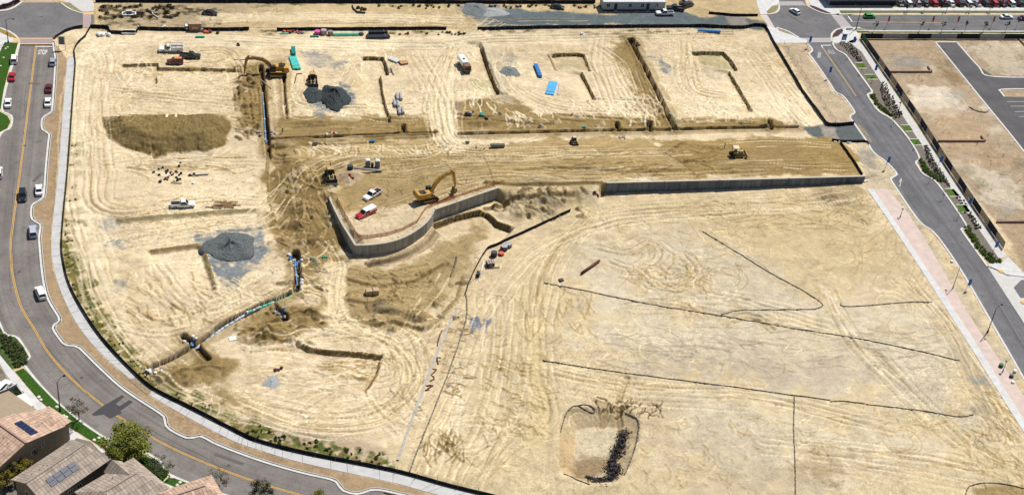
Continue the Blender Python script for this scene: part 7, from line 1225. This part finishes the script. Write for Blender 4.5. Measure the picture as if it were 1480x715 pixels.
# house with the eight-panel solar array: long gable, ridge along local x
def houseB():
    a = np.array(G0(38.5, 697.4, 7.6)); b_ = np.array(G0(122, 642, 7.6)); an = math.atan2(*(b_ - a)[::-1]); L = float(np.linalg.norm(b_ - a)); e = np.array(G0(153.5, 667, 5.4)); n_ = np.array([-math.sin(an), math.cos(an)]); hw = float(abs((e - a) @ n_)); e2 = np.array(G0(16, 692, 5.4)); hn = float(abs((e2 - a) @ n_)); L2 = L + 2.2
    t = thing('house', 'house with brown grey tiled roof and a solar array of two rows', 'house', (*a, 0), an)
    MB().prism([(0, 0), (0, 0)], 0, 0)
    w_ = MB().loft([[(.5, -hw + .5, 0), (.5, hn - .5, 0), (.5, hn - .5, 5.5), (.5, 0, 7.35), (.5, -hw + .5, 5.5)], [(L2 - .6, -hw + .5, 0), (L2 - .6, hn - .5, 0), (L2 - .6, hn - .5, 5.5), (L2 - .6, 0, 7.35), (L2 - .6, -hw + .5, 5.5)]]).build('wall', STUC2, t)
    s1 = slope('roof', [(-.2, -hw, 5.4), (L2, -hw, 5.4), (L2 - 1.2, -1.2, 7.25), (L, 0, 7.6), (-.2, 0, 7.6)], GRYT, t); s2 = slope('roof', [(-.2, hn, 5.4), (L2 - 1.5, hn, 5.4), (L, 0, 7.6), (-.2, 0, 7.6)], GRYT, t); slope('roof', [(L2 - 1.5, hn, 5.4), (L2, -hw, 5.4), (L2 - 1.2, -1.2, 7.25), (L, 0, 7.6)], GRYT, t)
    sl_ = Vector((0, -hw, -2.2)).normalized(); p0 = Vector((L * .22, 0, 7.6)) + sl_ * (hw * .30); solar(t, 'solar_panel', p0, (1, 0, 0), sl_, 4, 2, 1.75, 1.05)
    for x, y in ((L * .18, hn * .35), (L * .30, hn * .3), (L * .4, hn * .45), (L * .42, hn * .25)): vent(t, x, y, 7.6 - 2.2 * y / hn)
    MB().box((L * .5, .05, 7.68), (L + .2, .34, .14)).build('ridge_cap', mm('ridge', (.30, .25, .22), .85), t)
    window(t, w_, .5, hn * .2, 3.6, 'x-'); 
    for x in (L * .45, L * .6, L * .3): window(t, w_, x, -hw + .5, 3.4, 'y-', 1.0, .8)
    MB().box((L2 * .5, -hw - .06, 5.38), (L2, .14, .16)).build('gutter', mm('gutter', (.35, .30, .26), .6), t)
houseB()
def houseA():
    a = np.array(G0(37.5, 640, 7.4)); b_ = np.array(G0(-4, 611, 7.4)); an = math.atan2(*(b_ - a)[::-1]); e = np.array(G0(103, 621, 5.2)); u_ = np.array([math.cos(an), math.sin(an)]); n_ = np.array([-u_[1], u_[0]]); hw = -float((e - a) @ n_); L = 17.0
    t = thing('house', 'house with pale pink tiled roof and a single row of solar panels', 'house', (*a, 0), an)  # local x runs up-left along the ridge, -y to the right
    hn = 9.0
    w_ = MB().loft([[(.5, -hw + .5, 0), (.5, hn - .5, 0), (.5, hn - .5, 5.1), (.5, 0, 7.15), (.5, -hw + .5, 5.0)], [(L, -hw + .5, 0), (L, hn - .5, 0), (L, hn - .5, 5.1), (L, 0, 7.15), (L, -hw + .5, 5.0)]]).build('wall', STUC, t)
    slope('roof', [(0, -hw, 5.2), (7.5, -hw, 5.2), (9.5, -hw * .45, 6.4), (9.5, 0, 7.4), (0, 0, 7.4)], PNKT, t); slope('roof', [(0, hn, 5.0), (L + .5, hn, 5.0), (L + .5, 0, 7.4), (0, 0, 7.4)], PNKT, t)
    # hipped wing on the street side
    wy = -hw; slope('roof', [(.2, wy + .2, 5.26), (.2, wy - 1.8, 5.2), (3.6, wy + .8, 6.32), (3.7, wy + hw * .5, 6.34)], PNKT, t); slope('roof', [(.2, wy - 1.8, 5.2), (7.2, wy - 1.8, 5.2), (3.6, wy + .8, 6.32)], PNKT, t); slope('roof', [(7.2, wy - 1.8, 5.2), (7.2, wy + .2, 5.26), (3.7, wy + hw * .5, 6.34), (3.6, wy + .8, 6.32)], PNKT, t)
    MB().box((3.7, wy + 1.2, 2.55), (6.0, 5.0, 5.1)).build('wing', STUC, t); MB().box((L * .45, .0, 7.5), (L * .9, .3, .14)).build('ridge_cap', mm('ridge_pink', (.33, .22, .18), .85), t)
    sl_ = Vector((0, -hw, -2.2)).normalized(); solar(t, 'solar_panel', Vector((1.4, 0, 7.4)) + sl_ * 2.4, (1, 0, 0), sl_, 5, 1, 1.05, 1.9)
    for y in (2.0, 3.2, -1.6): window(t, w_, .5, y * 1.1, 3.4, 'x-', .8, 1.1)
    window(t, w_, .5, -4.2, 3.6, 'x-', .6, .7)
    for x, y in ((3, 2), (4.4, 3), (4.8, 1.6)): vent(t, x, y, 7.4 - 2.4 * y / hn)
houseA()
def gable(label, u, v, ang, L, wd, ze, zr, tm, wm, wing=None, hip=0):
    x, y = G0(u, v, zr); t = thing('house', label, 'house', (x, y, 0), ang); h2 = wd / 2
    MB().loft([[(.4, -h2 + .5, 0), (.4, h2 - .5, 0), (.4, h2 - .5, ze), (.4 + hip, 0, zr - .3), (.4, -h2 + .5, ze)], [(L - .4, -h2 + .5, 0), (L - .4, h2 - .5, 0), (L - .4, h2 - .5, ze), (L - .4 - hip, 0, zr - .3), (L - .4, -h2 + .5, ze)]]).build('wall', wm, t)
    slope('roof', [(0, -h2, ze - .1), (L, -h2, ze - .1), (L - hip, 0, zr), (hip, 0, zr)], tm, t); slope('roof', [(0, h2, ze - .1), (L, h2, ze - .1), (L - hip, 0, zr), (hip, 0, zr)], tm, t)
    if hip: slope('roof', [(L, -h2, ze - .1), (L, h2, ze - .1), (L - hip, 0, zr)], tm, t); slope('roof', [(0, -h2, ze - .1), (0, h2, ze - .1), (hip, 0, zr)], tm, t)
    MB().box((L / 2, 0, zr + .08), (L - 2 * hip, .3, .12)).build('ridge_cap', mm('ridge', (.30, .25, .22), .85), t)
    if wing:
        for (wx, wl, ww, wz) in wing:   # cross gable towards +y
            slope('roof', [(wx - ww / 2, h2 + wl, ze - .1), (wx - ww / 2, 0, ze - .1), (wx, .4, wz), (wx, h2 + wl, wz)], tm, t); slope('roof', [(wx + ww / 2, h2 + wl, ze - .1), (wx + ww / 2, 0, ze - .1), (wx, .4, wz), (wx, h2 + wl, wz)], tm, t)
            MB().loft([[(wx - ww / 2 + .4, h2 + wl - .5, 0), (wx + ww / 2 - .4, h2 + wl - .5, 0), (wx + ww / 2 - .4, h2 + wl - .5, ze), (wx, h2 + wl - .5, wz - .3), (wx - ww / 2 + .4, h2 + wl - .5, ze)], [(wx - ww / 2 + .4, 1, 0), (wx + ww / 2 - .4, 1, 0), (wx + ww / 2 - .4, 1, ze), (wx, 1, wz - .3), (wx - ww / 2 + .4, 1, ze)]]).build('wing', wm, t)
    vent(t, L * .3, -h2 * .4, zr - .4 * (zr - ze)); vent(t, L * .5, h2 * .5, zr - .5 * (zr - ze)); return t
gable('house with brown grey tiles and a small cross gable at the bottom edge', 132, 722, math.radians(38), 14, 11.5, 5.4, 7.4, GRYT, STUC2, [(9.5, .6, 4.4, 7.2)], 3.5)
gable('house showing only its pink tiled roof top at the bottom edge', 232, 722, math.radians(20), 12, 8, 5.2, 7.0, PNKT, STUC, None, 3)
x, y = G0(-8, 592, 3.0); t = thing('patio_cover', 'white flat patio roof behind the pink roofed house', 'patio cover', (x, y, 0), math.radians(25)); MB().box((3.0, -.5, 3.0), (8.5, 4.6, .25)).build('roof', TRIM, t)
for a_ in (-1, 7): 
    for b_ in (-2.6, 1.6): MB().cyl((a_, b_, 0), (a_, b_, 2.9), .1, n=6).build('post', TRIM, t)
def wallrun(name, label, pts, h, m, cat='garden wall', w_=.25):
    P = np.array(W(pts)); t_ = MB(); x0, y0 = P[0]
    for i in range(len(P) - 1): L = float(np.linalg.norm(P[i + 1] - P[i])); c = (P[i] + P[i + 1]) / 2; t_.box((c[0] - x0, c[1] - y0, h / 2), (L + w_, w_, h), math.atan2(*(P[i + 1] - P[i])[::-1]))
    return tag(t_.build(name, m, None, loc=(x0, y0, 0)), label, cat)
wallrun('garden_wall', 'pale garden wall beside the street path above the patio', [(-6, 576), (12, 569), (25, 562)], 1.6, mm('wall_pale', (.45, .44, .43), .85, .1, 1)); wallrun('garden_wall', 'pale garden wall running along the street path by the pink roofed house', [(25, 562), (38, 580), (52, 597)], 1.3, M['wall_pale'])
hsx = rowspots([(-6, 592), (28, 574)], [(-6, 586), (28, 568)], 2, .9); scatter('hedge_shrub', 'dark green hedge plant behind the pale garden wall', 'shrub', 'hedge behind the garden wall', leafmat('hedge_dark', (.012, .04, .008), (.05, .08, .015)), hsx, .8, 1.1, 200, 14, .15, .1)
car('white car parked by the garden wall at the left edge', 3, 559, 60, PW, 'suv')
# brown low kerb walls on the eastern lots
LW = mm('brown_block', (.33, .21, .16), .85, .15, 2)
wallrun('block_wall', 'low brown block wall on the eastern lot, upper one', [(1283, 105), (1346, 105), (1341, 98)], .7, LW, 'low wall', .4); wallrun('block_wall', 'low brown block wall on the eastern lot, middle one with an upturned end', [(1356, 205), (1423, 205), (1418, 198)], .7, LW, 'low wall', .4); wallrun('block_wall', 'low brown block wall on the eastern lot, lowest one', [(1441, 322), (1520, 321)], .7, LW, 'low wall', .4); wallrun('block_wall', 'short brown block wall at the upper right edge of the lots', [(1472, 57), (1486, 72)], .6, LW, 'low wall', .4)
x, y = G(1365, 70); tag(MB().cyl((0, 0, 0), (0, 0, .06), .9, n=16).cyl((0, 0, .05), (0, 0, .12), .55, n=16).build('manhole', mm('manhole', (.06, .06, .06), .6), None, loc=(x, y, .03)), 'round manhole ring in the lot asphalt', 'manhole'); wattle('curved dark hose on the eastern lot beside the asphalt', [(1400, 155), (1412, 161), (1426, 163), (1428, 160)], .18)
# ------------------------------------------------------------------ office cabin and the far buildings
x0, y0 = G(871, 16.5); x1, y1 = G(960, 16.5); L = x1 - x0; t = thing('office_cabin', 'long pale grey site office cabin with doors and windows beyond the grey lane', 'site office', (x0, y0, 0)); CAB_ = mm('cabin_grey', (.42, .44, .46), .7, .06, 2)
MB().box((L / 2, 2.3, .35), (L - .2, 4.3, .7)).build('skirt', mm('skirt', (.03, .03, .035), .9), t); MB().box((L / 2, 2.3, 1.95), (L, 4.6, 2.7)).build('wall', CAB_, t); MB().box((L / 2, 2.3, 3.38), (L + .3, 4.9, .16)).build('roof', mm('cab_roof', (.55, .55, .55), .7), t)
for k in (.08, .43, .63, .86): window(t, None, L * k, 0, 2.1, 'y-', 1.1, 1.2)
for k in (.2, .72):
    d_ = MB().box((L * k, -.03, 1.7), (1.0, .06, 2.1)).build('door', mm('cab_door', (.03, .035, .05), .6), t); MB().box((L * k + .35, -.08, 1.6), (.08, .06, .15)).build('handle', STEEL, d_); st_ = MB()
    for q in range(3): st_.box((L * k, -.35 - q * .3, .55 - q * .2), (1.2, .3, .08))
    st_.box((L * k, -.6, .25), (1.2, .8, .3)); st_.build('steps', mm('step_grey', (.35, .35, .36), .8), t)
MB().box((L * .3, -.05, 2.9), (L * .55, .04, .06)).build('rail', STEEL, t)
x0, y0 = G(1196, 9.5); x1, _ = G(1292, 9.5); L = x1 - x0; t = thing('showroom', 'large grey flat-roofed building at the top right edge', 'building', (x0, y0, 0)); MB().box((L / 2 + 1, 14, 2.4), (L, 26, 4.8)).build('wall', mm('show_grey', (.20, .22, .25), .7, .1, .5), t); MB().box((L / 2 + 1, 14, 4.9), (L + .6, 26.6, .25)).build('roof', mm('show_roof', (.35, .36, .38), .8, .1, .5), t); MB().box((L / 2 + 1, .92, .7), (L, .14, 1.4)).build('base_strip', mm('show_dark', (.025, .025, .03), .7), t)  # dark strip stands in for shade and hedge along the wall foot
for k in range(9): MB().box((2.6 + k * (L - 3) / 8.5, .93, 2.8), (.9, .1, 2.0)).build('window', GLASS, t)
gp = 'cars in the far top right lot'; cols = [('black', PB_), ('white', PW), ('silver', PS), ('black', PB_), ('dark red', PR), ('black', PB_), ('white', PW)]
for i in range(15):
    nm_, pm_ = cols[i % 7]; car('%s car in the front row of the far lot, number %s from the left' % (nm_, ('one', 'two', 'three', 'four', 'five', 'six', 'seven', 'eight', 'nine', 'ten', 'eleven', 'twelve', 'thirteen', 'fourteen', 'fifteen')[i]), 1300 + i * 12.4, 4.2, 90, pm_, 'suv' if i % 3 else 'sedan', group=gp, onroad=False)
hh_ = rowspots([(1290, 9.7), (1484, 9.9)], [(1290, 8.6), (1484, 8.8)], 1, 1.1); hh_ = [p for i, p in enumerate(hh_) if (i // 8) % 4 != 3]; scatter('hedge_shrub', 'dark hedge shrub between the far lot and the pale path', 'shrub', 'hedge shrubs of the far lot', leafmat('far_hedge', (.03, .04, .018), (.08, .08, .04)), hh_, .7, .9, 130, 15, .17, .05)
for i, u in enumerate((1322, 1342, 1362, 1380, 1412, 1446, 1453)):
    x, y = G(u, 9.2); t = thing('feather_flag', 'red feather flag by the far lot, %s from the left' % ('first', 'second', 'third', 'fourth', 'fifth', 'sixth', 'seventh')[i], 'flag', (x, y, 0), 0, 'red flags by the far lot'); MB().cyl((0, 0, 0), (0, 0, 3.6), .04, n=6).build('pole', LG, t); MB().prism([(0, 1.2), (.75, 1.4), (.8, 3.2), (.5, 3.7), (0, 3.7)], -.02, .02).build('flag', mm('flag_red', (.60, .01, .03), .6), t)
lawn([(1470, -14), (1474, 0), (1482, 9), (1700, 9), (1700, -14)], .06)
